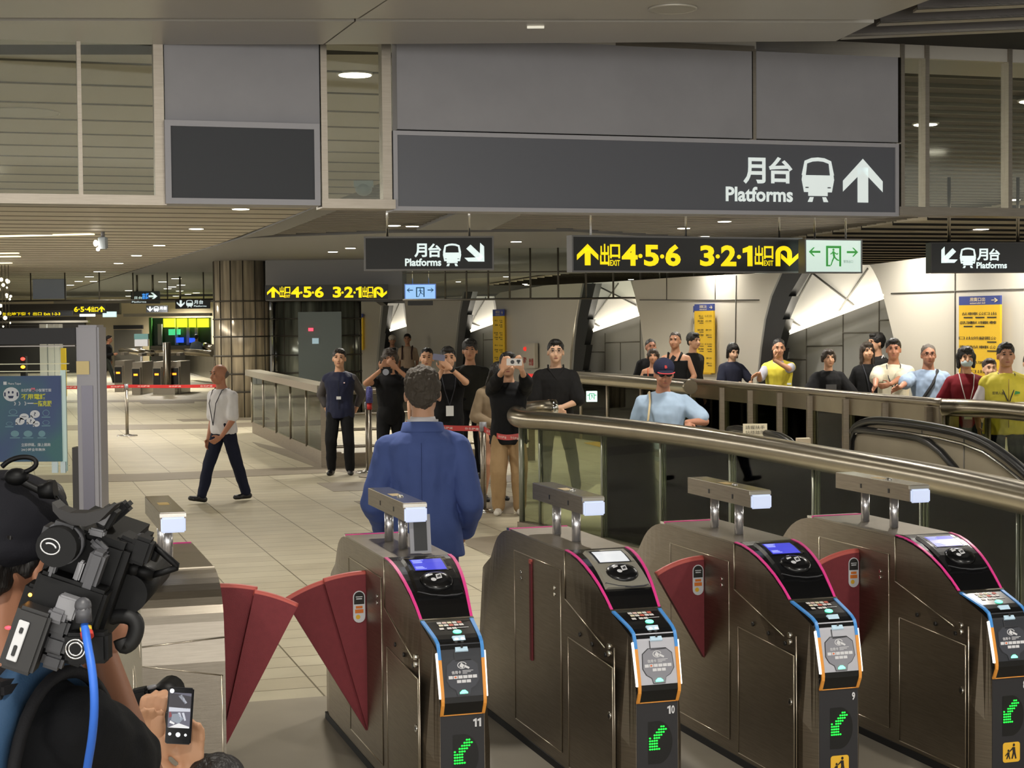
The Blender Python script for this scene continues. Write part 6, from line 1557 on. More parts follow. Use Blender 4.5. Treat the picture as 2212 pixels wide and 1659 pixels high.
# --- 8 woman in a beige jacket looking down
R, K = person('person', 1060, 793, 19.7, math.radians(28), 'woman with long black hair in beige jacket, looking down', H=1.66, sk=SK2, fem=True, hair='long', seed=8, lean=.16, nod=.5, 
    armL=W(-.07, -.14, .56, e=(-.8, .5, 0), d=(.7, -.3, 0)), armR=W(.03, -.16, .58, e=(.8, .3, -.4), d=(-.7, -.2, .2)), under=('black_top', BLK_T, 'low'), top_=('jacket', BEIGEJ, dict(sl=(1, .95), z0=0, grow=.016, sgrow=.014)), bottom=('skirt', BLKTR, 'skirt', .26), shoes=(SHOEB,))
# --- 9 person filming with a white phone
R, K = person('person', 1097, 765, 18.25, 0, 'person in black cardigan and beige trousers filming with white phone', sk=SK1, hair='short', seed=9,
    armL=dict(w=('px', 1086, 800, 17.75), e=(-.8, .2, -.9), d=(.25, -.1, 1), n=(.3, 1, 0)), armR=dict(w=('px', 1127, 800, 17.75), e=(.8, .2, -.9), d=(-.25, -.1, 1), n=(-.3, 1, 0)), top_=('cardigan', BLK_T, dict(sl=(1, .45), z0=-.06, sgrow=.016, grow=.014, lower=(-.09, .12))), bottom=('trousers', BEIGET, 'legs', 1.35), shoes=(SHOEW,)); glasses(R, K)
def ph2(t, M):
    mb = MB(); mb.use(BLACK)
    for x, z, r in ((-.02, .0, .021), (.035, .012, .013), (.052, .012, .013), (.044, -.008, .010)): mb.cyl(M @ Vector((x, -.004, z)), M @ Vector((x, -.012, z)), r, n=14)
    mb.build('camera_lens', parent=t)
held('phone', Py(1111, 782, 17.6), (.165, .010, .074), (0, .03, 0), mat('phone_white', (214, 208, 202), .3), 'white phone held sideways by the person in beige trousers', 'phone', ph2)
# --- 10 man in black polo with glasses, hands clasped
R, K = person('person', 1200, 738, 20.4, 0, 'slim man with glasses in a black polo, hands clasped behind the rail', sk=SK4, hair='short', seed=10, vox=.009,
    armL=W(-.018, -.10, .575, e=(-.9, .3, -.3), d=(.75, -.25, -.5), n=(.2, .8, .2)), armR=W(.022, -.115, .57, e=(.9, .3, -.3), d=(-.75, -.25, -.45), n=(-.2, .8, .2)), top_=('polo_shirt', BLK2, dict(sl=(.92, 0), z0=-.06, sgrow=.020, grow=.013, lower=(-.07, .11))), bottom=('trousers', BLKTR, 'legs'), shoes=(SHOEB,), legs={-1: dict(f=(-.07, 0, .045)), 1: dict(f=(.13, -.03, .045))}); glasses(R, K, STEEL_L)
mb = MB(); mb.use(BLK2); mb.tube([K['sp'](x, y, z) for x, y, z in ((-.05, .02, .315), (-.05, -.035, .30), (-.02, -.068, .255), (0, -.078, .225), (.02, -.068, .255), (.05, -.035, .30), (.05, .02, .315))], .012, 8); mb.build('collar', parent=R)
# --- 11 man with a cap at the escalator
R, K = person('person', 1432, 787, 16.0, math.radians(4), 'man in navy cap, sunglasses and light blue polo at the escalator', H=1.72, sk=SK3, hair='crop', hairm=HAIRB, fat=1.1, seed=11, nod=.18,
    armL=W(-.15, -.02, .48, e=(-.5, .8, 0), d=(.2, -.2, -1)), armR=dict(w=('px', 1484, 912, 15.75), e=(.9, .3, 0), d=(.1, -.5, -.7), n=(0, -.6, -.4)), top_=('polo_shirt', LTBLUE, dict(sl=(.8, 0), z0=-.06, sgrow=.018, grow=.016, folds=.009, lower=(-.08, .125))), bottom=('trousers', GREYTR, 'legs', 1.2), shoes=(SHOEB,))
c_ = capcap(R, K, cloth('navy_cap', (34, 36, 58)), cloth('navy_brim', (30, 32, 50)), mat('red_piping', (214, 70, 80), .6)); glasses(R, K, BLACK, True)
mb = MB(); mb.use(mat('cap_emblem_red', (222, 70, 66), .6)); put_text(mb, 'B', (-.011, -.014, .011, .014), lambda x, z: K['hp'](x / K['S'], -.0585, .050) + Vector((0, 0, z)), .03); mb.build('emblem', parent=c_)
mb = MB(); mb.use(mat('bag_strap', (196, 176, 136), .7)); mb.tube([K['sp'](x, y, z) for x, y, z in ((-.075, .06, .285), (-.08, -.02, .300), (-.085, -.072, .25), (-.10, -.098, .15), (-.125, -.085, .08))], .011, 6); mb.build('bag_strap', parent=R)
# --- 12-15 group behind the far rail
R, K = person('person', 1405, 735, 29.0, math.radians(10), 'bearded man in black, behind the woman with bare shoulders', sk=SK3, hair='crop', seed=12, vox=.012, top_=('shirt', BLK_T, dict(sl=(.8, 0))), bottom=('trousers', BLKTR, 'legs'), shoes=(SHOEB,))
hp, S = K['hp'], K['S']; bm = bmesh.new(); ico(bm, hp(0, -.026, -.040), (.036 * S, .032 * S, .024 * S), 3); finish(bm, 'beard', HAIRB, R, .008, 1)
R, K = person('person', 1411, 756, 28.2, math.radians(-8), 'woman with bare shoulders in a dark top and orange straps', sk=SK2, fem=True, hair='tied', hairm=HAIRD, seed=13, vox=.011, armL=W(-.15, -.10, .50, e=(-.8, .4, 0)), armR=W(.10, -.16, .56, e=(.8, .4, 0), d=(-.5, -.5, .4)), top_=('tank_top', BLK_T, dict(sl=(0, 0), z1=.23)), bottom=('trousers', BLKTR, 'legs'), shoes=(SHOEB,))
for q in (-1, 1): mb = MB(); mb.use(ORANGE); mb.tube([K['sp'](q * .05, -.082, .19), K['sp'](q * .055, -.045, .280), K['sp'](q * .05, .06, .26)], .012, 6); mb.build('strap', parent=R)
R, K = person('person', 1459, 720, 28.6, math.radians(-22), 'muscular man in black tank top with phone, behind the cap wearer', sk=SK2, hair='crop', hairm=HAIRD, fat=1.12, seed=14, vox=.011, armL=W(-.06, -.17, .62, e=(-.8, .3, -.5), d=(.3, -.6, .3)), armR=W(.13, -.11, .53, e=(.8, .5, 0), d=(-.4, -.6, -.3)), top_=('tank_top', BLK_T, dict(sl=(0, 0), z1=.25, grow=.010)), bottom=('trousers', BLKTR, 'legs', 1.2), shoes=(SHOEB,))
mb = MB(); mb.use(BLK_T)
for q in (-1, 1): mb.tube([K['sp'](q * .05, -.08, .22), K['sp'](q * .062, -.02, .292), K['sp'](q * .05, .07, .24)], .022, 6)
mb.build('shoulder_strap', parent=R)
held('phone', Py(1453, 776, 28.1), (.075, .012, .14), (-.5, .6, 0), BLACK, 'small dark phone in the hand of the tank top wearer', 'phone')
R, K = person('person', 1496, 722, 29.3, math.radians(38), 'man in black with swept hair, right of the tank top wearer', sk=SK1, hair='messy', seed=15, vox=.012, top_=('shirt', BLK2, dict(sl=(1, .5))), bottom=('trousers', BLKTR, 'legs'), shoes=(SHOEB,))
# --- 16 woman in navy
R, K = person('person', 1580, 741, 27.8, math.radians(16), 'woman in dark navy shirt looking down at her hands, by wall map', H=1.72, sk=SK4, fem=True, hair='bob', seed=16, vox=.011, nod=.3, armL=W(-.03, -.16, .60, e=(-.8, .4, -.4), d=(.9, -.3, .0)), armR=W(.11, -.15, .59, e=(.8, .4, -.4), d=(-.9, -.3, 0)), top_=('shirt', NAVYD, dict(sl=(.8, 0), sgrow=.016)), bottom=('skirt', BLKTR, 'skirt', .3), shoes=(SHOEB,))
# --- 17 yellow vest on the phone
def vest(R, K, m, band=True):
    bm = bmesh.new(); sp = K['sp']
    return bm
R, K = person('person', 1682, 735, 25.6, math.radians(-14), 'man in yellow vest phoning with one hand on the rail', sk=SK2, hair='crop', seed=17, vox=.010, hturn=.2, nod=.1, armL=dict(w=('px', 1640, 806, 25.2), e=(-.3, .3, -.9), d=(-.8, -.3, -.4)), armR=dict(w=('px', 1672, 778, 25.25), e=(.9, -.5, -.6), d=(-.15, .2, 1), n=(.6, .5, 0)), under=('shirt', cloth('pale_grey_shirt', (168, 168, 180)), 'low', (.85, 0)), top_=('safety_vest', YVEST, dict(sl=(.10, 0), z0=-.06, z1=.29, grow=.018, sgrow=.012)), bottom=('trousers', BLKTR, 'legs'), shoes=(SHOEB,))
for z in (.06, .10): pad(R, K, .085, -.058, z, .05, .016, REFL, 'reflective_band')
held('phone', Py(1667, 765, 25.25), (.02, .07, .13), (.1, 0, .2), BLACK, 'dark phone at the ear of the man in a yellow vest', 'phone')
# --- 18 woman in black tee at the rail
R, K = person('person', 1789, 757, 23.6, math.radians(4), 'woman in oversized black tee leaning on the steel railing', sk=SK1, fem=True, hair='tied', hairm=HAIRD, seed=18, vox=.010, armL=W(-.06, -.12, .60, e=(-.9, .3, -.2), d=(.7, -.6, 0)), armR=W(.06, -.12, .60, e=(.9, .3, -.2), d=(-.7, -.6, 0)), top_=('t_shirt', BLK_T, dict(sl=(1, 0), sgrow=.030, grow=.020, z0=-.06, lower=(-.10, .12))), bottom=('trousers', GREYTR, 'legs', 1.4), shoes=(SHOEB,))
pad(R, K, .0, -.096, .16, .09, .05, mat('tee_print', (70, 70, 72), .7), 'shirt_print')
# --- 19, 20
R, K = person('person', 1872, 742, 24.6, math.radians(8), 'woman with long wavy hair in black, white badge at her waist', sk=SK1, fem=True, hair='long', hairm=HAIRD, seed=19, vox=.010, top_=('black_dress', BLK_T, dict(sl=(1, .9), z0=-.06, lower=(-.16, .10))), bottom=('trousers', BLKTR, 'legs'), shoes=(SHOEB,)); lanyard(R, K, LAN, .03, badge=BADGE)
R, K = person('person', 1896, 723, 25.0, math.radians(-70), 'man with thick black hair turned sideways behind long haired woman', sk=SK1, hair='messy', seed=20, vox=.011, top_=('jacket', BLK2, dict(sl=(1, .95), grow=.014, sgrow=.014)), bottom=('trousers', BLKTR, 'legs'), shoes=(SHOEB,))
mb = MB(); mb.use(BADGE)
for q in (-1, 1): mb.tube([K['sp'](q * .07, -.06, .2), K['sp'](q * .08, 0, .305), K['sp'](q * .07, .08, .2)], .014, 6)
mb.build('bag_strap', parent=R)
# --- 21 cream shirt
R, K = person('person', 1930, 735, 22.3, math.radians(-12), 'smiling man in a cream short sleeved shirt leaning on the railing', sk=SK3, hair='short', seed=21, vox=.009, fat=1.1, lean=.03, armL=dict(w=('px', 1890, 838, 21.75), e=(-.8, .3, 0), d=(-.3, -.6, -.4)), armR=dict(w=('px', 1915, 836, 21.7), e=(.9, .3, 0), d=(-.7, -.5, -.2)), top_=('shirt', CREAMS, dict(sl=(.85, 0), z0=-.06, sgrow=.017, grow=.014, lower=(-.07, .115))), bottom=('trousers', BLKTR, 'legs'), shoes=(SHOEB,)); lanyard(R, K, LAN, .10)
# --- 22 pale blue shirt
R, K = person('person', 2005, 747, 21.4, math.radians(-5), 'stout man in pale blue shirt with a dark bag strap at the railing', sk=SK3, hair='crop', hairm=HAIRG, seed=22, vox=.009, fat=1.22, armL=dict(w=('px', 1942, 839, 20.9), e=(-.6, .3, -.5), d=(-.8, -.4, -.2)), armR=W(.17, .06, .52, e=(.9, .3, 0)), top_=('shirt', BLUES, dict(sl=(.95, 0), z0=-.06, sgrow=.018, grow=.014, folds=.008)), bottom=('trousers', BLKTR, 'legs', 1.2), shoes=(SHOEB,)); glasses(R, K)
mb = MB(); mb.use(BLACKM); mb.tube([K['sp'](x, y, z) for x, y, z in ((.07, .05, .29), (.06, -.04, .29), (.02, -.104, .2), (-.05, -.12, .1), (-.09, -.105, .0))], .020, 6); mb.build('bag_strap', parent=R)
# --- 23 woman in red with mask
R, K = person('person', 2086, 752, 19.9, math.radians(-6), 'woman in dark red shirt wearing a pale face mask', sk=SK1, fem=True, hair='bob', seed=23, vox=.009, top_=('polo_shirt', DRED, dict(sl=(.85, 0), z0=-.06, sgrow=.016, lower=(-.07, .10))), bottom=('jeans', JEANS, 'legs'), shoes=(SHOEB,), armL=W(-.15, -.06, .52, e=(-.6, .6, 0)), armR=W(.12, -.10, .56, e=(.7, .5, 0), d=(-.5, -.6, -.2))); face_mask(R, K, mat('mask_pale_blue', (190, 208, 214), .8)); lanyard(R, K, mat('lanyard_white', (200, 190, 190), .6), .04, badge=BADGE)
# --- 24 face behind
R, K = person('person', 2137, 778, 20.6, math.radians(-4), 'short person half hidden behind the yellow vest at right', sk=SK4, fem=True, hair='short', hairm=HAIRD, seed=24, vox=.010, top_=('shirt', PEACH, dict(sl=(.8, 0))), bottom=('trousers', GREYTR, 'legs'), shoes=(SHOEB,))
# --- 25 yellow vest in front, right edge
R, K = person('person', 2172, 745, 18.75, math.radians(-6), 'heavy man in a yellow vest behind round rail at right edge', sk=SK2, hair='short', seed=25, vox=.0085, fat=1.2, armL=W(-.175, -.07, .49, e=(-.7, .5, 0)), armR=W(.175, -.05, .49, e=(.7, .5, 0)), under=('shirt', cloth('white_shirt_b', (214, 206, 204)), 'low', (1, .15)), top_=('safety_vest', YVEST, dict(sl=(.12, 0), z0=-.06, z1=.295, grow=.020, sgrow=.014, folds=.007, lower=(-.085, .125))), bottom=('trousers', NAVYT, 'legs', 1.15), shoes=(SHOEB,))
sp, S = K['sp'], K['S']
mb = MB(); mb.use(REFL); rs = [[sp((.104 * 1.2 ** .6 + .024) * math.cos(2 * PI * k / 24), (.070 * 1.2 ** .7 + .030) * math.sin(2 * PI * k / 24) - .004, z) for k in range(24)] for z in (.10, .118)]; mb.rings(rs, False); mb.build('reflective_band', parent=R)
mb = MB(); mb.use(BLK); put_text(mb, '服務人員', (-.18, 0, -.05, .035), lambda x, z: sp(0, -.108, .165) + Vector((x, -.012, z)), .01); mb.build('vest_lettering', parent=R); mb = MB(); mb.use(mat('vest_green', (60, 150, 70), .5)); put_poly(mb, [(.06, 0), (.12, .01), (.12, .03), (.07, .04)], lambda x, z: sp(0, -.108, .165) + Vector((x, -.012, z))); mb.build('vest_emblem', parent=R)
mb = MB(); mb.use(mat('vest_zip', (150, 120, 60), .5)); mb.tube([sp(0, -.112, z) for z in (.26, .18, .1, .02, -.04)], .004, 5); mb.build('zip', parent=R); lanyard(R, K, LAN, .09, y=-.1)
# --- 26 at the frame edge
R, K = person('person', 2226, 766, 21.0, math.radians(-20), 'person in white with a dark strap cut by the right frame edge', sk=SK1, hair='short', seed=26, vox=.011, top_=('shirt', WHITES, dict(sl=(.9, 0))), bottom=('trousers', BLKTR, 'legs'), shoes=(SHOEB,))
mb = MB(); mb.use(BLACKM); mb.tube([K['sp'](x, y, z) for x, y, z in ((-.08, .05, .27), (-.08, -.02, .30), (-.075, -.08, .2), (-.07, -.085, .1))], .012, 6); mb.build('bag_strap', parent=R)
# --- 27, 28 walking far behind
R, K = person('person', 847, 726, 46, math.radians(10), 'far man in white cap and pale shirt, above the photographer', sk=SK2, hair='none', seed=27, vox=.014, top_=('shirt', WHITES, dict(sl=(.9, 0))), bottom=('trousers', GREYTR, 'legs'), shoes=(SHOEB,)); capcap(R, K, cloth('white_cap', (216, 206, 190)), cloth('white_cap', (216, 206, 190)))
mb = MB(); mb.use(BLACKM); mb.box(K['sp'](0, -.11, .19), (.16, .05, .35)); mb.build('front_bag', parent=R)
R, K = person('person', 880, 723, 45, math.radians(-4), 'far man in peach shirt with dark backpack straps', sk=SK2, hair='short', seed=28, vox=.014, top_=('shirt', PEACH, dict(sl=(.8, 0))), bottom=('trousers', GREYTR, 'legs'), shoes=(SHOEB,))
mb = MB(); mb.use(mat('strap_brown', (70, 46, 44), .7))
for q in (-1, 1): mb.tube([K['sp'](q * .07, .06, .27), K['sp'](q * .075, -.02, .30), K['sp'](q * .07, -.085, .2), K['sp'](q * .075, -.085, .1)], .022, 6)
mb.build('backpack_strap', parent=R)
# --- 29 walker with backpack far left
R, K = person('person', 232, 726, 62, math.radians(80), 'dark figure with a backpack striding behind the red tape', sk=SK3, hair='short', seed=29, vox=.014, lean=.06, legs={-1: dict(f=(-.05, -.15, .05)), 1: dict(f=(.05, .18, .06))}, armL=W(-.12, -.18, .62, e=(0, .8, -.5)), top_=('jacket', BLK_T, dict(sl=(1, .9), sgrow=.014, grow=.012)), bottom=('trousers', cloth('dark_green_trousers', (44, 48, 42)), 'legs', 1.2), shoes=(SHOEB,))
mb = MB(); mb.use(BLACKM); mb.bbox(K['sp'](0, .13, .17), (.32, .2, .48), .06); mb.build('backpack', parent=R)
# --- 30 clerk
R, K = person('person', 424, 727, 75.0, PI, 'clerk in pale blue shirt seen from behind at the far counter', H=1.7, sk=SK1, hair='short', seed=30, vox=.016, face=False, top_=('shirt', cloth('clerk_shirt', (180, 200, 226)), dict(sl=(.9, 0))), bottom=('trousers', BLKTR, 'legs'), shoes=(SHOEB,))
# ================================================================== FOREGROUND LEFT
# --- glazed totem with poster
YT = 11.0
def TP(px, py): return Py(px, py, YT)
t0 = TP(0, 700)
t = empty('poster_totem', (TP(190, 700).x, YT, 0), 0, 'tall steel framed glass case with blue help poster on the left', 'display case'); o_ = Vector(t.location)
def tq(x0, y0, x1, y1):
    a, b = TP(x0, y1), TP(x1, y0); return ((a.x + b.x) / 2 - o_.x, (a.z + b.z) / 2, b.x - a.x, b.z - a.z)
POSTM = mat('totem_steel', (140, 138, 142), .42, .6)
x, z, w, h = tq(163, 702, 212, 720); zt = TP(190, 702).z
mb = MB(); mb.use(POSTM); mb.bbox((x, .11, zt / 2), (w, .22, zt), .015); mb.build('post', parent=t)
mb = MB(); mb.use(mat('totem_groove', (96, 94, 102), .3, .8)); mb.box((x - .004, -.003, zt / 2 - .15), (w * .5, .006, zt - .5)); mb.build('post_groove', parent=t)
mb = MB(); mb.use(mat('totem_label', (226, 206, 150), .6)); a = tq(166, 780, 193, 809); mb.box((a[0], -.008, a[1]), (a[2], .004, a[3])); mb.build('post_label', parent=t)
mb = MB(); mb.use(mat('totem_header_black', (28, 27, 30), .5)); a = tq(-400, 708, 162, 748); mb.box((a[0], .11, a[1]), (a[2], .2, a[3])); hd = mb.build('header', parent=t)
mb = MB(); mb.use(mat('header_edge', (170, 165, 160), .4, .5)); a = tq(-400, 702, 162, 707); mb.box((a[0], .11, a[1]), (a[2], .22, a[3])); a = tq(-400, 748, 162, 751); mb.box((a[0], .11, a[1]), (a[2], .22, a[3])); mb.build('header_edge', parent=t)
mb = MB(); mb.use(mat('totem_bracket', (60, 58, 56), .4, .6)); a = tq(154, 748, 164, 1120); mb.box((a[0], .11, .65), (a[2], .12, 1.3)); mb.build('inner_post', parent=t)
mb = MB(); mb.use(GLASS_C); a = tq(-400, 751, 155, 1390); mb.box((a[0], .12, a[1]), (a[2], .012, a[3])); mb.build('glass_pane', parent=t)
mb = MB(); mb.use(mat('totem_rail', (206, 204, 176), .4, .3, emit=.05)); 
for y in (789, 805, 1011): a = tq(-400, y - 2, 142, y + 1); mb.box((a[0], .09, a[1]), (a[2], .02, a[3]))
mb.build('glass_rail', parent=t)
mb = MB(); mb.use(mat('clear_acrylic_edge', (196, 222, 214), .2, 0, emit=.12)); a = tq(128, 800, 135, 1020); mb.box((a[0], .08, a[1]), (a[2], .02, a[3])); mb.build('acrylic_edge', parent=t)
mb = MB(); mb.use(mat('clip_white', (205, 222, 228), .5));
for x0, x1 in ((108, 120), (127, 137)): a = tq(x0, 999, x1, 1023); mb.box((a[0], .055, a[1]), (a[2], .02, a[3]))
mb.build('clip', parent=t)
# poster held in the case (a loose print: its own thing)
A = TP(-60, 1000); Bq = TP(126, 812); Wd, Ht = Bq.x - A.x, Bq.z - A.z
def poster_mat():
    m = bpy.data.materials.new('poster_print'); m.use_nodes = True; nt = m.node_tree; b = nt.nodes['Principled BSDF']; b.inputs['Roughness'].default_value = .45
    tc = nt.nodes.new('ShaderNodeTexCoord'); n = nt.nodes.new('ShaderNodeTexNoise'); n.inputs['Scale'].default_value = 2.6; n.inputs['Detail'].default_value = 1
    nt.links.new(tc.outputs['Object'], n.inputs['Vector']); r = nt.nodes.new('ShaderNodeValToRGB'); r.color_ramp.elements[0].color = rgb((44, 64, 108)); r.color_ramp.elements[0].position = .38; r.color_ramp.elements[1].color = rgb((44, 92, 96)); r.color_ramp.elements[1].position = .68
    nt.links.new(n.outputs['Fac'], r.inputs[0]); nt.links.new(r.outputs[0], b.inputs['Base Color']); nt.links.new(r.outputs[0], b.inputs['Emission Color']); b.inputs['Emission Strength'].default_value = .12
    return m
mb = MB(); mb.use(poster_mat()); mb.box((Wd / 2, 0, Ht / 2), (Wd, .012, Ht)); t = empty('help_poster', (A.x, YT + .06, A.z), 0, 'blue green poster with speech bubbles and smiling headset face', 'poster'); p = mb.build('sheet', parent=t)
def pb(x0, y0, x1, y1):
    a, b = TP(x0, y1), TP(x1, y0); return (a.x - A.x, a.z - A.z, b.x - A.x, b.z - A.z)
F = lambda o: (lambda x, z: Vector((x, -.006 - o, z)))
PW = mat('poster_white', (210, 214, 220), .6); PY = mat('poster_yellow', (206, 206, 60), .6); PD = mat('poster_navy', (36, 48, 84), .6); PT = mat('poster_pale_icon', (110, 150, 164), .6); PR = mat('poster_pink', (216, 110, 130), .6)
mb = MB(); mb.use(PW); b = pb(2, 837, 36, 868); put_poly(mb, ell_pts((b[0] + b[2]) / 2, (b[1] + b[3]) / 2, (b[2] - b[0]) / 2, (b[3] - b[1]) / 2, 26), F(.001)); fc = mb.build('face_icon', parent=p)
mb = MB(); mb.use(PD); cx, cz, r_ = (b[0] + b[2]) / 2, (b[1] + b[3]) / 2, (b[2] - b[0]) / 2
for q in (-.3, .2): put_poly(mb, ell_pts(cx + q * r_, cz + .25 * r_, .12 * r_, .17 * r_, 10), F(.002))
put_poly(mb, [(cx - .42 * r_, cz - .2 * r_), (cx + .32 * r_, cz - .2 * r_), (cx + .2 * r_, cz - .5 * r_), (cx - .28 * r_, cz - .5 * r_)], F(.002))
for q in (-1, 1): put_poly(mb, box_pts((cx + q * .78 * r_ - .1 * r_, cz - .25 * r_, cx + q * .78 * r_ + .1 * r_, cz + .25 * r_)), F(.002))
mb.build('face_marks', parent=p)
mb = MB(); mb.use(PW); put_text(mb, 'Metro Taipei', pb(12, 827, 40, 833), F(.001), .01); put_text(mb, '台北捷運', pb(41, 840, 62, 847), F(.001), .01); put_text(mb, '小智慧客服', pb(72, 840, 106, 847), F(.001), .01); put_text(mb, '立即掃碼，線上諮詢', pb(41, 958, 104, 966), F(.001), .01); put_text(mb, '24小時全年無休', pb(41, 969, 93, 976), F(.001), .01); put_text(mb, '》》 》', pb(25, 868, 52, 877), F(.001), .01); put_poly(mb, box_pts(pb(54, 871, 68, 873)), F(.001)); put_poly(mb, box_pts(pb(2, 825, 9, 832)), F(.001))
mb.use(PR); put_text(mb, '∞', pb(62, 838, 71, 847), F(.001), .03); mb.use(PY); put_text(mb, '不用電話', pb(41, 851, 94, 864), F(.001), .03); put_text(mb, '一指克服', pb(67, 866, 107, 879), F(.001), .03); mb.build('lettering', parent=p)
for x0, y0, x1, y1, s in ((37, 894, 57, 908, '—'), (60, 887, 81, 904, '?'), (28, 903, 48, 919, '?'), (52, 903, 71, 918, '?'), (66, 910, 81, 923, '—')):
    mb = MB(); mb.use(PW); b = pb(x0, y0, x1, y1); put_poly(mb, ell_pts((b[0] + b[2]) / 2, (b[1] + b[3]) / 2, (b[2] - b[0]) / 2, (b[3] - b[1]) / 2, 20), F(.001)); put_poly(mb, [(b[0], b[1]), (b[0] + (b[2] - b[0]) * .3, b[1] + (b[3] - b[1]) * .1), (b[0] + (b[2] - b[0]) * .1, b[1] + (b[3] - b[1]) * .4)], F(.001)); bub = mb.build('speech_bubble', parent=p)
    mb = MB(); mb.use(PD); w_ = b[2] - b[0]; h_ = b[3] - b[1]
    put_text(mb, s, (b[0] + w_ * .4, b[1] + h_ * .28, b[0] + w_ * .6, b[1] + h_ * .74) if s == '?' else (b[0] + w_ * .25, b[1] + h_ * .46, b[0] + w_ * .75, b[1] + h_ * .54), F(.002), .01); mb.build('bubble_mark', parent=p)
mb = MB(); mb.use(PT)
for x0, y0, x1, y1 in ((14, 885, 32, 897), (87, 886, 102, 900), (8, 912, 22, 921), (87, 909, 102, 919), (18, 931, 36, 945), (46, 931, 65, 945), (78, 931, 93, 945)):
    b = pb(x0, y0, x1, y1); N = 16; cx, cz, rx, rz = (b[0] + b[2]) / 2, (b[1] + b[3]) / 2, (b[2] - b[0]) / 2, (b[3] - b[1]) / 2
    if y0 > 925: put_poly(mb, ell_pts(cx, cz, rx, rz, 18), F(.001))
    else:
        for i in range(N):
            a0, a1 = 2 * PI * i / N, 2 * PI * (i + 1) / N; put_poly(mb, [(cx + rx * k * math.cos(a), cz + rz * k * math.sin(a)) for k, a in ((1, a0), (1, a1), (.85, a1), (.85, a0))], F(.001))
    put_poly(mb, box_pts(pb(x0 - 2, y1 + 1, x1 + 2, y1 + 3)), F(.001))
mb.build('service_icon', parent=p)

# --- cameraman (back of head, seen from behind) with a shoulder video camera
YC = 3.0
def CP(px, py, Y=YC): return Py(px, py, Y)
Hc = 1.80
R, K = person('person', -22, 1010, YC, PI - math.radians(24), 'camera operator from behind in dark cap and black shirt, foreground left', H=Hc, sk=(152, 106, 82), hair='short', seed=40, vox=.0052, face=False, nod=.10, hturn=-.1,
    armL=dict(w=('px', 226, 1420, 3.30), ep=('px', 335, 1760, 3.15), d=(0, .1, 1), n=(.5, -.3, .1), curl=.8), armR=dict(w=('px', 268, 1345, 3.42), e=(.5, -.2, -1), d=(.15, .1, 1), n=(-.4, .3, 0), curl=.6), top_=('t_shirt', cloth('black_tee_operator', (15, 16, 19)), dict(sl=(.62, 0), sgrow=.016, grow=.016, z0=-.06, folds=.007)), bottom=('trousers', BLKTR, 'legs'), shoes=(SHOEB,))
hp, sp, S = K['hp'], K['sp'], K['S']
capm = cloth('dark_cap_cloth', (24, 24, 30)); 
bm = bmesh.new(); ico(bm, hp(0, .010, .032), (.061 * S, .074 * S, .056 * S), 3, K['RH']); ico(bm, hp(0, .012, .012), (.060 * S, .073 * S, .03 * S), 3, K['RH']); c_ = finish(bm, 'cap', capm, R, .005, 3, .0016, 2.0, 16)
bm = bmesh.new(); ico(bm, hp(0, -.066, .022), (.044 * S, .044 * S, .006 * S), 3, K['RH']); finish(bm, 'brim', capm, c_, .004, 1)
mb = MB(); mb.use(mat('cap_eyelet', (44, 44, 50), .5))
for a in (2.2, 1.2, .6): mb.tube([hp(.040 * math.sin(a), .012 + .050 * math.cos(a), .068) + Vector((.004 * math.cos(k), .004 * math.sin(k), .003)) for k in [i * PI / 5 for i in range(11)]], .0012, 4)
mb.build('eyelet', parent=c_)
# backpack straps with blue padding
STRB = cloth('strap_blue', (44, 70, 98), .7); STRK = cloth('strap_black', (26, 26, 29), .7)
mb = MB(); mb.use(STRB)
pts = [sp(x, y, z) for x, y, z in ((-.062, -.080, .20), (-.066, -.045, .278), (-.066, .0, .306), (-.066, .055, .292), (-.070, .094, .225), (-.08, .10, .12))]
mb.tube(smooth(pts), .032, 14)
bs = mb.build('backpack_strap', parent=R)
mb = MB(); mb.use(STRK)
for q in (-.098, -.034): 
    p2 = smooth([sp(q, y, z) for x, y, z in ((0, -.076, .20), (0, -.045, .274), (0, .0, .304), (0, .055, .290), (0, .092, .225), (0, .10, .12))]); mb.tube(p2, .012, 6)
mb.build('strap_edge', parent=bs)
mb = MB(); mb.use(STRK); mb.bbox(sp(-.066, .062, .293), (.05, .07, .03), .008, K['RL']); mb.build('strap_buckle', parent=bs)
# watch strap-free right hand; second hand on the lens side
# --- the video camera: built upright round its own axes, then placed leaning
CAMO = CP(165, 1290, 2.78)
tilt = Matrix.Rotation(math.radians(20), 3, 'Y')         # leans clockwise in the picture
yawm = Matrix.Rotation(math.radians(4), 3, 'Z')
MC = yawm @ tilt
vc = empty('video_camera', CAMO, 0, 'large black shoulder video camera held by the operator, seen from behind', 'video camera')
CB = mat('camera_body_black', (10, 10, 11), .5, spec=.22); CG = mat('camera_grey', (74, 74, 78), .45); CL = mat('camera_label_white', (205, 206, 208), .5); CGL = mat('camera_light_grey', (128, 128, 132), .4)
k_ = .00078                                              # metres per photo pixel at this distance
def cam_box(name, px, py, w, h, d, m, y=0.0, r=.006, parent=None, rot=0.0):
    """box placed by its centre, in picture pixels relative to (165,1290), in the camera's own leaning axes"""
    q = tilt.inverted() @ Vector(((px - 165) * k_, 0, -(py - 1290) * k_)); q.y = y
    mb = MB(); mb.use(m); mb.bbox(MC @ q, (w * k_, d, h * k_), min(r, w * k_ * .3, h * k_ * .3, d * .3), MC @ Matrix.Rotation(math.radians(rot), 3, 'Y')); return mb.build(name, parent=parent or vc), q
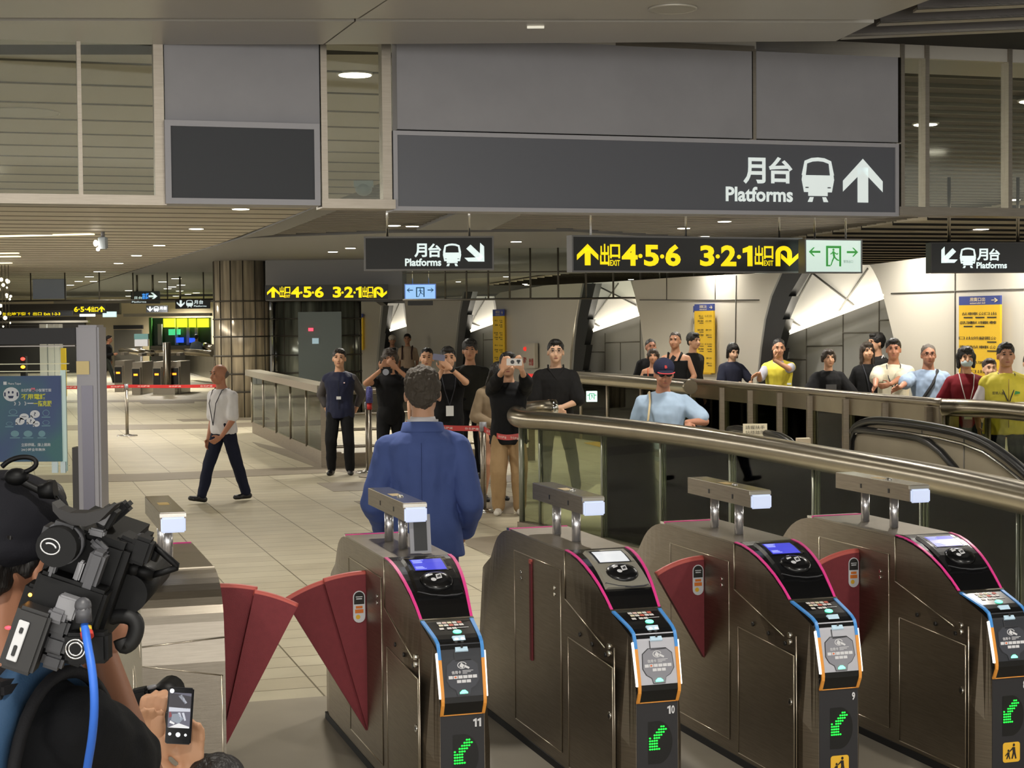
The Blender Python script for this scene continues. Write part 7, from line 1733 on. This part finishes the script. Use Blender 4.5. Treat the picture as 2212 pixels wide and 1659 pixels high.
def cam_cyl(name, px, py, r, d0, d1, m, parent=None, axis=None, n=20, r1=None):
    q = tilt.inverted() @ Vector(((px - 165) * k_, 0, -(py - 1290) * k_)); a = Vector((0, 1, 0)) if axis is None else Vector(axis)
    mb = MB(); mb.use(m); mb.cyl(MC @ (q + a * d0), MC @ (q + a * d1), r * k_, (r1 or r) * k_, n=n); return mb.build(name, parent=parent or vc)
body, _ = cam_box('main_body', 168, 1270, 165, 250, .30, CB, y=.13, r=.012)
cam_box('rear_block', 150, 1320, 150, 170, .06, CB, y=-.05)
bt, _ = cam_box('battery', 90, 1352, 72, 135, .06, mat('battery_black', (34, 33, 33), .5), y=-.10)
lb, q = cam_box('battery_label', 78, 1350, 22, 86, .004, CL, y=-.133, r=.001, parent=bt)
mb = MB(); mb.use(BLACK)
for dz, hh in ((.018, .010), (-.016, .018)): mb.bbox(MC @ (q + Vector((0, -.003, dz))), (.006, .002, hh), .001, MC)
mb.build('label_mark', parent=bt)
for i, (px, py, w, h) in enumerate(((150, 1330, 46, 40), (143, 1370, 46, 40), (136, 1404, 46, 34))): cam_box('rear_panel', px, py, w, h, .03, mat('rear_panel_grey', (44, 44, 48), .4), y=-.085)
cam_box('handle', 215, 1225, 34, 92, .05, mat('monitor_grey', (66, 66, 70), .45), y=-.05); cam_box('side_plate', 170, 1290, 44, 46, .04, CGL, y=-.09, r=.003); cam_box('control_block', 152, 1305, 38, 30, .03, mat('control_grey', (92, 92, 96), .4), y=-.105)
cam_box('small_buttons', 187, 1222, 14, 44, .02, CGL, y=-.06, r=.003)
cam_box('rail_bar', 132, 1220, 14, 46, .03, mat('bar_grey', (96, 96, 100), .4), y=-.06); cam_box('top_handle', 205, 1150, 26, 150, .05, CB, y=.10, rot=30)
vf = cam_cyl('viewfinder', 150, 1165, 42, -.10, .10, CB); cam_cyl('viewfinder_ring', 150, 1165, 45, -.06, -.03, CG, vf)
# viewfinder seen side-on with maker's emblem ring
cam_box('viewfinder_tube', 150, 1150, 78, 64, .09, mat('vf_dark', (40, 40, 43), .45), y=-.04, r=.02)
q = tilt.inverted() @ Vector(((138 - 165) * k_, 0, -(1163 - 1290) * k_)); mb = MB(); mb.use(CL); mb.tube([MC @ (q + Vector((.0155 * math.cos(a), -.10, .0125 * math.sin(a)))) for a in [2 * PI * i / 20 for i in range(21)]], .0012, 5); mb.tube([MC @ (q + Vector((.010 * math.cos(a), -.10, -.002 + .007 * math.sin(a)))) for a in [.3 + 2.2 * i / 10 for i in range(11)]], .0016, 5); mb.build('emblem', parent=vf)
# eyecup: dark flared rubber wing
mb = MB(); mb.use(mat('eyecup_rubber', (33, 31, 31), .6))
up = [CP(x, y, 2.72) - CAMO for x, y in ((112, 1085), (125, 1098), (150, 1108), (185, 1109), (215, 1102), (248, 1090))]
dn = [CP(x, y, 2.72) - CAMO for x, y in ((114, 1104), (130, 1122), (155, 1134), (185, 1137), (212, 1128), (249, 1091))]
for i in range(5): mb.prism([up[i], up[i + 1], dn[i + 1], dn[i]], (0, .05, 0))
mb.build('eyecup', parent=vf)
# right: connector block, small monitor, microphone arm
cam_box('accessory_block', 232, 1120, 30, 56, .06, CB, y=.02, rot=10); cam_box('accessory_plate', 228, 1118, 20, 30, .004, CGL, y=-.012, r=.002, rot=10); cam_box('connector_row', 215, 1148, 34, 16, .03, CGL, y=-.01, rot=-5, r=.003); cam_box('grey_lever', 222, 1178, 44, 20, .03, CG, y=-.02, rot=22)
cam_box('top_block', 272, 1192, 60, 50, .08, CB, y=.05, rot=5); cam_box('arm_joint', 300, 1195, 44, 60, .05, CB, y=.03)
arm = [CP(x, y, 2.85) - CAMO for x, y in ((330, 1178), (352, 1195), (383, 1222), (382, 1226), (352, 1236), (325, 1243))]
mb = MB(); mb.use(CB); mb.tube(arm, .006, 8); mb.build('cable_loop', parent=vc)
mb = MB(); mb.use(CB); a, b = CP(288, 1228, 2.85) - CAMO, CP(332, 1243, 2.85) - CAMO; mb.cyl(a, b, .016, .010, 14); mb.ball(a, .018); mb.build('microphone', parent=vc)
mb = MB(); mb.use(CB); mb.tube(smooth([CP(x, y, 2.9) - CAMO for x, y in ((262, 1205), (300, 1178), (325, 1172), (340, 1190), (330, 1210))]), .008, 8); mb.build('cable_curl', parent=vc)
mb = MB(); mb.use(CG); mb.bbox(CP(305, 1163, 2.85) - CAMO, (.012, .01, .018), .002); mb.build('accessory_knob', parent=vc)
# hand strap and lens barrel on the far right
mb = MB(); mb.use(mat('strap_loop_black', (22, 22, 23), .6)); mb.tube(smooth([CP(x, y, 2.84) - CAMO for x, y in ((232, 1300), (236, 1335), (255, 1328), (285, 1332), (297, 1350), (288, 1385), (268, 1400), (262, 1380))]), .014, 8); mb.build('hand_strap', parent=vc)
cam_cyl('lens_barrel', 262, 1296, 44, .05, .36, CB, n=24)
mb = MB(); mb.use(mat('yellow_knob', (206, 206, 80), .4)); mb.ball(CP(257, 1247, 2.82) - CAMO, (.009, .006, .006)); mb.build('yellow_knob', parent=vc)
# sockets, lamps
q = CP(163, 1402, 2.66) - CAMO; mb = MB(); mb.use(CHROME)
for r in (.0155, .0105): mb.tube([q + Vector((r * math.cos(a), 0, r * math.sin(a))) for a in [2 * PI * i / 24 for i in range(25)]], .0018, 6)
mb.build('socket_ring', parent=vc); mb = MB(); mb.use(CB); mb.cyl(q + Vector((0, .03, 0)), q + Vector((0, .002, 0)), .017); mb.bbox(q + Vector((.016, .02, -.0)), (.07, .04, .05), .006); mb.build('socket_block', parent=vc)
q = CP(180, 1338, 2.66) - CAMO; mb = MB(); mb.use(CG); mb.cyl(q + Vector((0, 0, .022)), q + Vector((.001, 0, -.004)), .013); mb.ball(q + Vector((0, 0, .022)), .014); mb.build('plug', parent=vc)
mb = MB(); mb.use(mat('lamp_orange', (255, 170, 60), .4, emit=6)); mb.ball(CP(65, 1285, 2.70) - CAMO, .0032); mb.ball(CP(45, 1324, 2.72) - CAMO, .0028); mb.use(mat('lamp_red', (255, 40, 50), .4, emit=6)); mb.ball(CP(18, 1356, 2.72) - CAMO, (.006, .003, .003)); mb.build('tally_lamp', parent=vc)
cam_box('lower_shell', 92, 1320, 90, 120, .08, CB, y=.0)
# cable
cp = smooth([CP(x, y, Y) for x, y, Y in ((183, 1350, 2.66), (188, 1385, 2.63), (200, 1450, 2.6), (205, 1520, 2.6), (200, 1590, 2.62), (188, 1660, 2.66), (178, 1730, 2.7))])
mb = MB(); mb.use(mat('blue_cable', (52, 110, 214), .5)); mb.tube(cp, .0068, 10); o = mb.build('video_cable'); tag(o, 'bright blue cable hanging from the video camera', 'cable')
mb = MB(); mb.use(mat('cable_ring_yellow', (236, 200, 60), .5)); mb.cyl(CP(185, 1355, 2.66), CP(187, 1366, 2.655), .0095); mb.use(mat('cable_ring_red', (214, 70, 60), .5)); mb.cyl(CP(187, 1366, 2.655), CP(189, 1376, 2.65), .0105); mb.build('cable_ring', parent=o)
# headset and mic cables above the cap
t = empty('cable_loop', CP(45, 1010, 2.95), 0, 'thin black cable loop and cable box above the operator\'s cap', 'cable'); o_ = Vector(t.location)
mb = MB(); mb.use(CB); mb.tube(smooth([CP(x, y, 2.95) - o_ for x, y in ((4, 1008), (20, 994), (48, 986), (75, 990), (80, 1004), (65, 1016), (45, 1022))]), .0045, 8); mb.build('cable', parent=t)
mb = MB(); mb.use(CB); mb.ball(CP(36, 1030, 2.95) - o_, (.022, .02, .016)); mb.cyl(CP(85, 1062, 2.95) - o_, CP(120, 1058, 2.95) - o_, .012, .018); mb.tube(smooth([CP(x, y, 2.95) - o_ for x, y in ((124, 1070), (134, 1085), (136, 1105))]), .003, 6); mb.tube(smooth([CP(x, y, 2.95) - o_ for x, y in ((30, 1032), (60, 1046), (90, 1062))]), .008, 6); mb.build('cable_box', parent=t)

# --- two crouching photographers: phone and small camera
SKH = (196, 150, 118)
def croucher(px, Y, z0, label, aL, aR, seed, hx):
    return person('person', px, 1560, Y, PI, label, H=1.62, sk=SKH, hair='short', seed=seed, vox=.0062, face=False, pelvis=.16, lean=.30, nod=.35, legs={-1: dict(f=(-.09, .02, .045), k=(-.3, -1, .6)), 1: dict(f=(.09, .02, .045), k=(.3, -1, .6))}, armL=aL, armR=aR, top_=('t_shirt', BLK_T, dict(sl=(.6, 0))), bottom=('trousers', BLKTR, 'legs'), shoes=(SHOEB,), x=hx)
pc = CP(388, 1546, 4.2)
croucher(400, 4.0, 0, 'crouching person below the frame lifting a phone with both hands', dict(w=('px', 412, 1668, 4.24), e=(1, .2, -.6), d=(-.06, .02, 1), n=(.35, 1, 0), curl=.3), dict(w=('px', 340, 1650, 4.24), e=(-.5, .3, -.9), d=(.16, .02, 1), n=(-.35, 1, 0), curl=.3), 50, Py(420, 1500, 4.0).x)
croucher(300, 4.1, 0, 'crouching photographer half hidden behind the operator\'s arm', dict(w=('px', 330, 1608, 4.25), e=(1, .2, -.6), d=(.0, .15, 1), n=(-.3, -1, 0), curl=.6), dict(w=('px', 268, 1600, 4.3), e=(-.8, .3, -.9), d=(.05, .2, 1), n=(.8, -.6, 0), curl=.6), 51, Py(215, 1500, 4.1).x)
t = empty('phone', pc, 0, 'black phone with a lit picture on screen held up at bottom left', 'phone'); M = Matrix.Rotation(math.radians(3.5), 3, 'Y') @ Matrix.Rotation(math.radians(-6), 3, 'X')
mb = MB(); mb.use(mat('phone_black', (18, 18, 24), .3)); mb.bbox((0, 0, 0), (.066, .009, .143), .004, M); ph = mb.build('body', parent=t)
f = lambda x, z, o=.0052: M @ Vector((x, -o, z))
mb = MB(); mb.use(mat('phone_screen_black', (8, 8, 12), .2)); mb.quad(f(-.031, -.069), f(.031, -.069), f(.031, .069), f(-.031, .069)); scn = mb.build('screen', parent=t)
SG = [mat('screen_%d' % i, c, .4, emit=.55) for i, c in enumerate(((86, 86, 100), (176, 180, 192), (52, 50, 56), (120, 128, 140), (200, 202, 206), (120, 60, 66)))]
mb = MB()
for m, q in ((0, [(-.028, -.030), (.028, -.030), (.028, .058), (-.028, .058)]), (2, [(-.028, .022), (.028, .018), (.028, .05), (-.012, .056), (-.028, .056)]), (1, [(-.005, .050), (.012, .030), (.018, .034), (.004, .054)]), (1, [(-.027, .010), (.027, .012), (.027, .020), (-.027, .021)]), (4, [(-.024, -.029), (0, -.018), (.027, -.026), (.027, -.030), (-.027, -.030)]), (3, [(-.02, -.012), (.0, -.020), (.012, -.006), (-.002, .006), (-.018, .004)]), (1, [(.006, .008), (.014, -.012), (.018, -.010), (.012, .009)]), (1, [(-.004, .008), (.004, -.010), (.008, -.008), (.002, .009)]), (5, [(-.026, -.006), (-.018, -.002), (-.022, .010), (-.026, .008)]), (4, [(-.024, -.018), (-.012, -.022), (-.010, -.018), (-.022, -.012)])):
    mb.use(SG[m]); o_ = .0056 + .0002 * (m != 0); mb.quad(*[f(x, z, o_) for x, z in q])
mb.build('picture', parent=scn)
mb = MB(); mb.use(mat('screen_button', (225, 228, 235), .4, emit=.8))
for x, z, r in ((-.022, .062, .0058), (-.021, -.046, .004), (0, -.047, .006), (.019, -.047, .0035)): put_poly(mb, ell_pts(x, z, r, r, 12), lambda a, b: f(a, b, .0058))
mb.build('screen_button', parent=scn)
dc = CP(318, 1540, 4.35); t = empty('photo_camera', dc, 0, 'small black camera held in two hands left of the phone', 'camera'); M = Matrix.Rotation(math.radians(-12), 3, 'Y')
mb = MB(); mb.use(CB); mb.bbox((0, 0, 0), (.09, .06, .12), .012, M); mb.bbox(M @ Vector((-.004, -.01, .055)), (.05, .05, .03), .008, M); mb.build('body', parent=t)
mb = MB(); mb.use(BLACK); mb.bbox(M @ Vector((.0, -.032, -.01)), (.07, .006, .06), .002, M); mb.build('rear_screen', parent=t)
mb = MB(); mb.use(CB); mb.cyl(M @ Vector((.03, .02, .02)), M @ Vector((.05, .12, .03)), .036); mb.build('lens', parent=t)
mb = MB(); mb.use(CGL); mb.cyl(M @ Vector((.03, -.01, .062)), M @ Vector((.03, -.01, .070)), .012); mb.build('dial', parent=t)
# ================================================================== CEILING LIGHTS AND OTHER CEILING THINGS
LAMPD = mat('downlight_lit', (255, 248, 230), .4, emit=9.0, ecol=(255, 246, 226)); RING = mat('downlight_ring', (190, 186, 176), .4, .4)
def downlight(p, r, label, power=0.0, col=(1, .95, .86), z=None, group='round ceiling downlights'):
    t = empty('downlight', p, 0, label, 'ceiling light', group)
    mb = MB(); mb.use(RING); mb.cyl((0, 0, 0), (0, 0, -.012), r * 1.16, r * 1.1, 20); mb.build('trim_ring', parent=t)
    mb = MB(); mb.use(LAMPD); mb.cyl((0, 0, -.010), (0, 0, -.016), r, r * .96, 20); mb.build('diffuser', parent=t)
    if power:
        L = bpy.data.lights.new('lamp', 'SPOT'); L.energy = power; L.spot_size = math.radians(150); L.spot_blend = .8; L.shadow_soft_size = r * .9; L.color = col
        o = bpy.data.objects.new('lamp', L); COL.objects.link(o); o.parent = t; o.location = (0, 0, -.05)
    return t
PW_ = 230
seen = [(424, 493, .11, 1, 'left ceiling downlight nearest the blank sign'), (344, 529, .11, 1, 'left ceiling downlight, second from the blank sign'), (295, 551, .11, 1, 'left ceiling downlight, third from the blank sign'), (256, 568, .11, 1, 'left ceiling downlight, fourth from the blank sign'),
        (193, 597, .13, 1, 'left ceiling downlight, fifth from the blank sign'), (170, 607, .13, 0, 'left ceiling downlight, sixth from the blank sign'), (152, 615, .13, 1, 'left ceiling downlight, seventh from the blank sign'), (123, 628, .14, 0, 'left ceiling downlight, eighth from the blank sign'), (110, 634, .14, 1, 'left ceiling downlight, ninth from the blank sign'),
        (215, 586, .16, 0, 'twin downlight beside the left row'), (202, 607, .12, 0, 'dim downlight right of the left row, nearer'), (178, 624, .12, 0, 'dim downlight right of the left row, farther'), (91, 641, .15, 0, 'far small downlight above the totem, left'), (76, 648, .15, 0, 'far small downlight above the totem, leftmost'), (157, 641, .12, 0, 'far small downlight above the yellow strip sign'),
        (851, 486, .10, 1, 'downlight beside the left rod of the middle platform sign'), (757, 535, .10, 1, 'downlight left of the middle platform sign'), (719, 543, .10, 1, 'dimmer downlight far left of the middle platform sign'), (1115, 521, .10, 1, 'downlight between the platform sign and the exit sign'), (1477, 492, .10, 1, 'downlight above the hanging exit sign'),
        (2119, 494, .13, 1, 'downlight above the right edge platform sign'), (1953, 558, .13, 1, 'downlight left of the right edge platform sign'), (990, 608, .09, 1, 'downlight behind glass below the platform sign'), (1093, 597, .09, 0, 'downlight behind glass between the two signs'), (1219, 585, .09, 1, 'downlight left of the exit sign lower edge'), (1363, 603, .10, 1, 'downlight just below the hanging exit sign'), (1138, 615, .10, 0, 'small downlight behind glass, lower of a cluster'), (1134, 613, .10, 0, 'small downlight behind glass, upper of a cluster'), (1036, 639, .1, 0, 'far downlight behind glass above the white wall'),
        (767, 158, .10, 1, 'bright downlight seen through the narrow glass strip'), (1999, 266, .09, 1, 'bright downlight seen through the right transom glass'), (520, 450, .11, 1, 'downlight touching the lower edge of the blank sign'), (843, 622, .1, 0, 'small downlight right of far yellow sign, upper'), (845, 643, .1, 0, 'small downlight right of far yellow sign, lower')]
for px, py, r, on, lab in seen:
    z = CZ - .025 if (px > 500 and py > 500 and px < 1640) else CZ
    p_ = Pz(px, py, z); downlight(p_, r, lab, (PW_ if p_.y < 29 else 520) if (on or p_.y > 34) else 0)
for k, (px, py, lab) in enumerate(((352, 608, 'first'), (381, 601, 'second'), (391, 615, 'third'), (362, 623, 'fourth'), (372, 619, 'fifth'), (380, 639, 'sixth'), (406, 635, 'seventh'), (424, 632, 'eighth'), (388, 628, 'ninth'), (278, 627, 'tenth'), (278, 639, 'eleventh'), (62, 654, 'twelfth'), (95, 651, 'thirteenth'))):
    downlight(Pz(px, py, CZ - .025), .15, 'small far lamp among the cluster above the far left signs', 1300 if k % 3 == 0 else 0, group='far lamp cluster')
# downlights out of view: behind the fascia, behind and beside the camera
hid = [(-4.7, 12.5), (.4, 11.5), (3.6, 11.5), (-.5, 15), (2.2, 15), (5.6, 15.5), (-5, 15), (-6.5, 20), (.8, 18.6), (4.6, 20), (7.6, 21), (-9, 26), (-1.5, 25.5), (3.2, 25), (3.4, 29.4), (5.2, 23.4), (6.3, 21.0)]  # added out of sight to light the hall and the lower right wall
for x, y in hid: downlight(Vector((x, y, CZ)), .1, 'round ceiling downlight hidden behind the fascia', PW_ if x < 3.0 or y < 18 else 300, group='hidden ceiling downlights')
for x, y in ((-3.0, 5.6), (0.2, 5.0), (3.0, 5.8), (-4.5, 2.5), (-.5, 1.6), (3.2, 2.2), (-3, -2), (1.5, -2.5), (5.2, 6.4), (-5.4, 7)):
    downlight(Vector((x, y, SZ - .012)), .1, 'round soffit downlight above the camera', 150, group='soffit downlights')
# large soft fill lights, added out of view
def area(name, loc, sx, sy, e, rot=(0, 0, 0), col=(1, .95, .86)):
    L = bpy.data.lights.new(name, 'AREA'); L.shape = 'RECTANGLE'; L.size = sx; L.size_y = sy; L.energy = e; L.color = col
    o = bpy.data.objects.new(name, L); COL.objects.link(o); o.location = loc; o.rotation_euler = rot; return o
area('rear_fill_light', (-1, -7.5, 2.0), 20, 3.4, 760, (math.radians(90), 0, 0), (1, .97, .92))  # added fill from behind the camera, no window there
area('left_fill_light', (-13, 26, 3.4), 1.2, 26, 900, (0, math.radians(-35), 0))  # added side fill for the left of the hall
area('right_fill_light', (12, 17, 3.4), 1.2, 12, 420, (0, math.radians(35), 0))  # added side fill for the right of the hall
L = bpy.data.lights.new('well_fill_light', 'AREA'); L.size = 1.2; L.energy = 60; L.color = (1, .95, .82); o = bpy.data.objects.new('well_fill_light', L); COL.objects.link(o); o.location = (4.2, 11.5, -3.2); o.rotation_euler = (math.radians(170), 0, 0)  # added light that brightens the sides of the well
# unlit round speakers in the soffit and transom
SPK = mat('speaker_grille', (176, 174, 166), .5)
def speaker(p, r, label):
    t = empty('ceiling_speaker', p, 0, label, 'speaker'); mb = MB(); mb.use(SPK); mb.cyl((0, 0, 0), (0, 0, -.008), r, r * .96, 28); mb.build('grille', parent=t); mb = MB(); mb.use(RING); mb.tube([(r * math.cos(2 * PI * i / 28), r * math.sin(2 * PI * i / 28), -.004) for i in range(29)], .006, 6); mb.build('rim', parent=t)
speaker(Pz(1453, 17, SZ - .012), .095, 'pale round speaker set in the near soffit'); speaker(Pz(45, 242, CZ), .26, 'pale round speaker seen through the left transom glass')
mb = MB(); mb.use(mat('slot_light', (230, 226, 210), .4, emit=.5)); a = Pz(1157, 57, SZ); mb.box((a.x, a.y, SZ - .004), (.075, .02, .008)); tag(mb.build('slot_lamp'), 'tiny pale slot lamp in the near soffit', 'ceiling light')
# hanging camera box on the left and its lamps
p = Pz(222, 500, CZ); t = empty('ceiling_camera', p, 0, 'white boxed security camera with lamps under the left ceiling', 'security camera'); Yc = p.y
mb = MB(); mb.use(mat('pale_blue_box', (170, 180, 192), .5)); a = Py(222, 538, Yc) - p; b = Py(222, 512, Yc) - p; mb.bbox((0, 0, (a.z + b.z) / 2), (.13, .14, b.z - a.z), .015); mb.build('housing', parent=t)
mb = MB(); mb.use(ALU); mb.cyl((0, 0, b.z), (0, 0, 0), .03); mb.build('bracket', parent=t)
mb = MB(); mb.use(LAMPD); q = Py(210, 526, Yc) - p; mb.ball((q.x, -.1, q.z), (.035, .03, .05)); q = Py(215, 539, Yc) - p; mb.ball((q.x, -.1, q.z), .03); mb.build('lamp', parent=t)
# device in the narrow transom
p = FP(786, 430, .35); t = empty('dome_camera', p, 0, 'small white dome device in the narrow glass strip', 'security camera')
mb = MB(); mb.use(mat('white_device', (190, 200, 198), .5)); mb.box((0, 0, .075), (.095, .06, .03)); mb.build('base', parent=t); mb = MB(); mb.use(mat('white_device', (190, 200, 198), .5)); mb.ball((0, 0, .05), (.043, .043, .035)); mb.build('dome', parent=t)
# long lit slots and glittering lamp at the far left edge
SLOT = mat('lit_slot', (255, 240, 190), .5, emit=1.5, ecol=(255, 236, 190))
for k, (x0, y0, x1, y1, w) in enumerate(((-90, 514, 200, 507, .14), (-60, 556, 42, 555, .2), (-60, 549, 40, 548, .1), (-60, 570, 25, 569, .12))):
    a, b = Pz(x0, y0, CZ - .02), Pz(x1, y1, CZ - .02); mb = MB(); mb.use(SLOT); d = (b - a).normalized(); n = Vector((-d.y, d.x, 0)) * w; mb.prism([a - n * .5, b - n * .5, b + n * .5, a + n * .5], (0, 0, .02)); o = mb.build('slot_lamp'); tag(o, ['long glowing ceiling slot at the far left, nearest', 'second glowing ceiling slot at the left edge, broad', 'second glowing ceiling slot at the left edge, slim', 'farthest glowing ceiling slot at the left edge'][k], 'ceiling light')
p = Py(8, 625, 40); t = empty('glass_chandelier', (p.x, p.y, CZ), 0, 'sparkling cluster of small lamps at the far left edge', 'lamp'); rnd = random.Random(5)
mb = MB(); mb.use(mat('sparkle', (255, 246, 200), .4, emit=7, ecol=(255, 244, 200)))
for i in range(26):
    mb = MB(); mb.use(MATS['sparkle']); mb.ball((rnd.uniform(-.25, .14), rnd.uniform(-.2, .2), -.35 - rnd.random() * 1.15), rnd.uniform(.02, .05), 8, 6); mb.build('bulb', parent=t)
mb = MB(); mb.use(MULL)
for i in range(5): mb.cyl((-.2 + .08 * i, 0, 0), (-.2 + .08 * i, 0, -1.5), .008, n=5)
mb.build('frame', parent=t)
# silvery column panel on the left, far
mb = MB(); mb.use(mat('silver_panel', (168, 172, 190), .25, .8)); a, b = Py(72, 646, 52), Py(141, 580, 52); mb.box(((a.x + b.x) / 2, 52, (a.z + b.z) / 2), (b.x - a.x, .1, b.z - a.z)); tag(mb.build('silver_hanging_panel'), 'silvery hanging panel behind the glass at far left', 'panel')

# ================================================================== WORLD, CAMERA, VIEW
w = bpy.data.worlds.new('world'); SC.world = w; w.use_nodes = True
bg = w.node_tree.nodes['Background']; bg.inputs[0].default_value = (0.95, .93, .86, 1); bg.inputs[1].default_value = .6
cam = bpy.data.cameras.new('camera'); co = bpy.data.objects.new('camera', cam); COL.objects.link(co)
cam.sensor_fit = 'HORIZONTAL'; cam.sensor_width = 36; cam.lens = 36 * FPX / 2212
cam.clip_start = .05; cam.clip_end = 400
co.matrix_world = Matrix.Translation(CAMP) @ Matrix((_r, _u, -_f)).transposed().to_4x4()
SC.camera = co
vs = SC.view_settings; vs.view_transform = 'Standard'; vs.look = 'None'; vs.exposure = 0.2; vs.gamma = 1.0; vs.use_curve_mapping = False
cy = SC.cycles
cy.use_denoising = True; cy.max_bounces = 5; cy.diffuse_bounces = 3; cy.glossy_bounces = 3; cy.transparent_max_bounces = 14; cy.transmission_bounces = 2; cy.adaptive_threshold = .03
cy.sample_clamp_indirect = 4; cy.caustics_reflective = False; cy.caustics_refractive = False
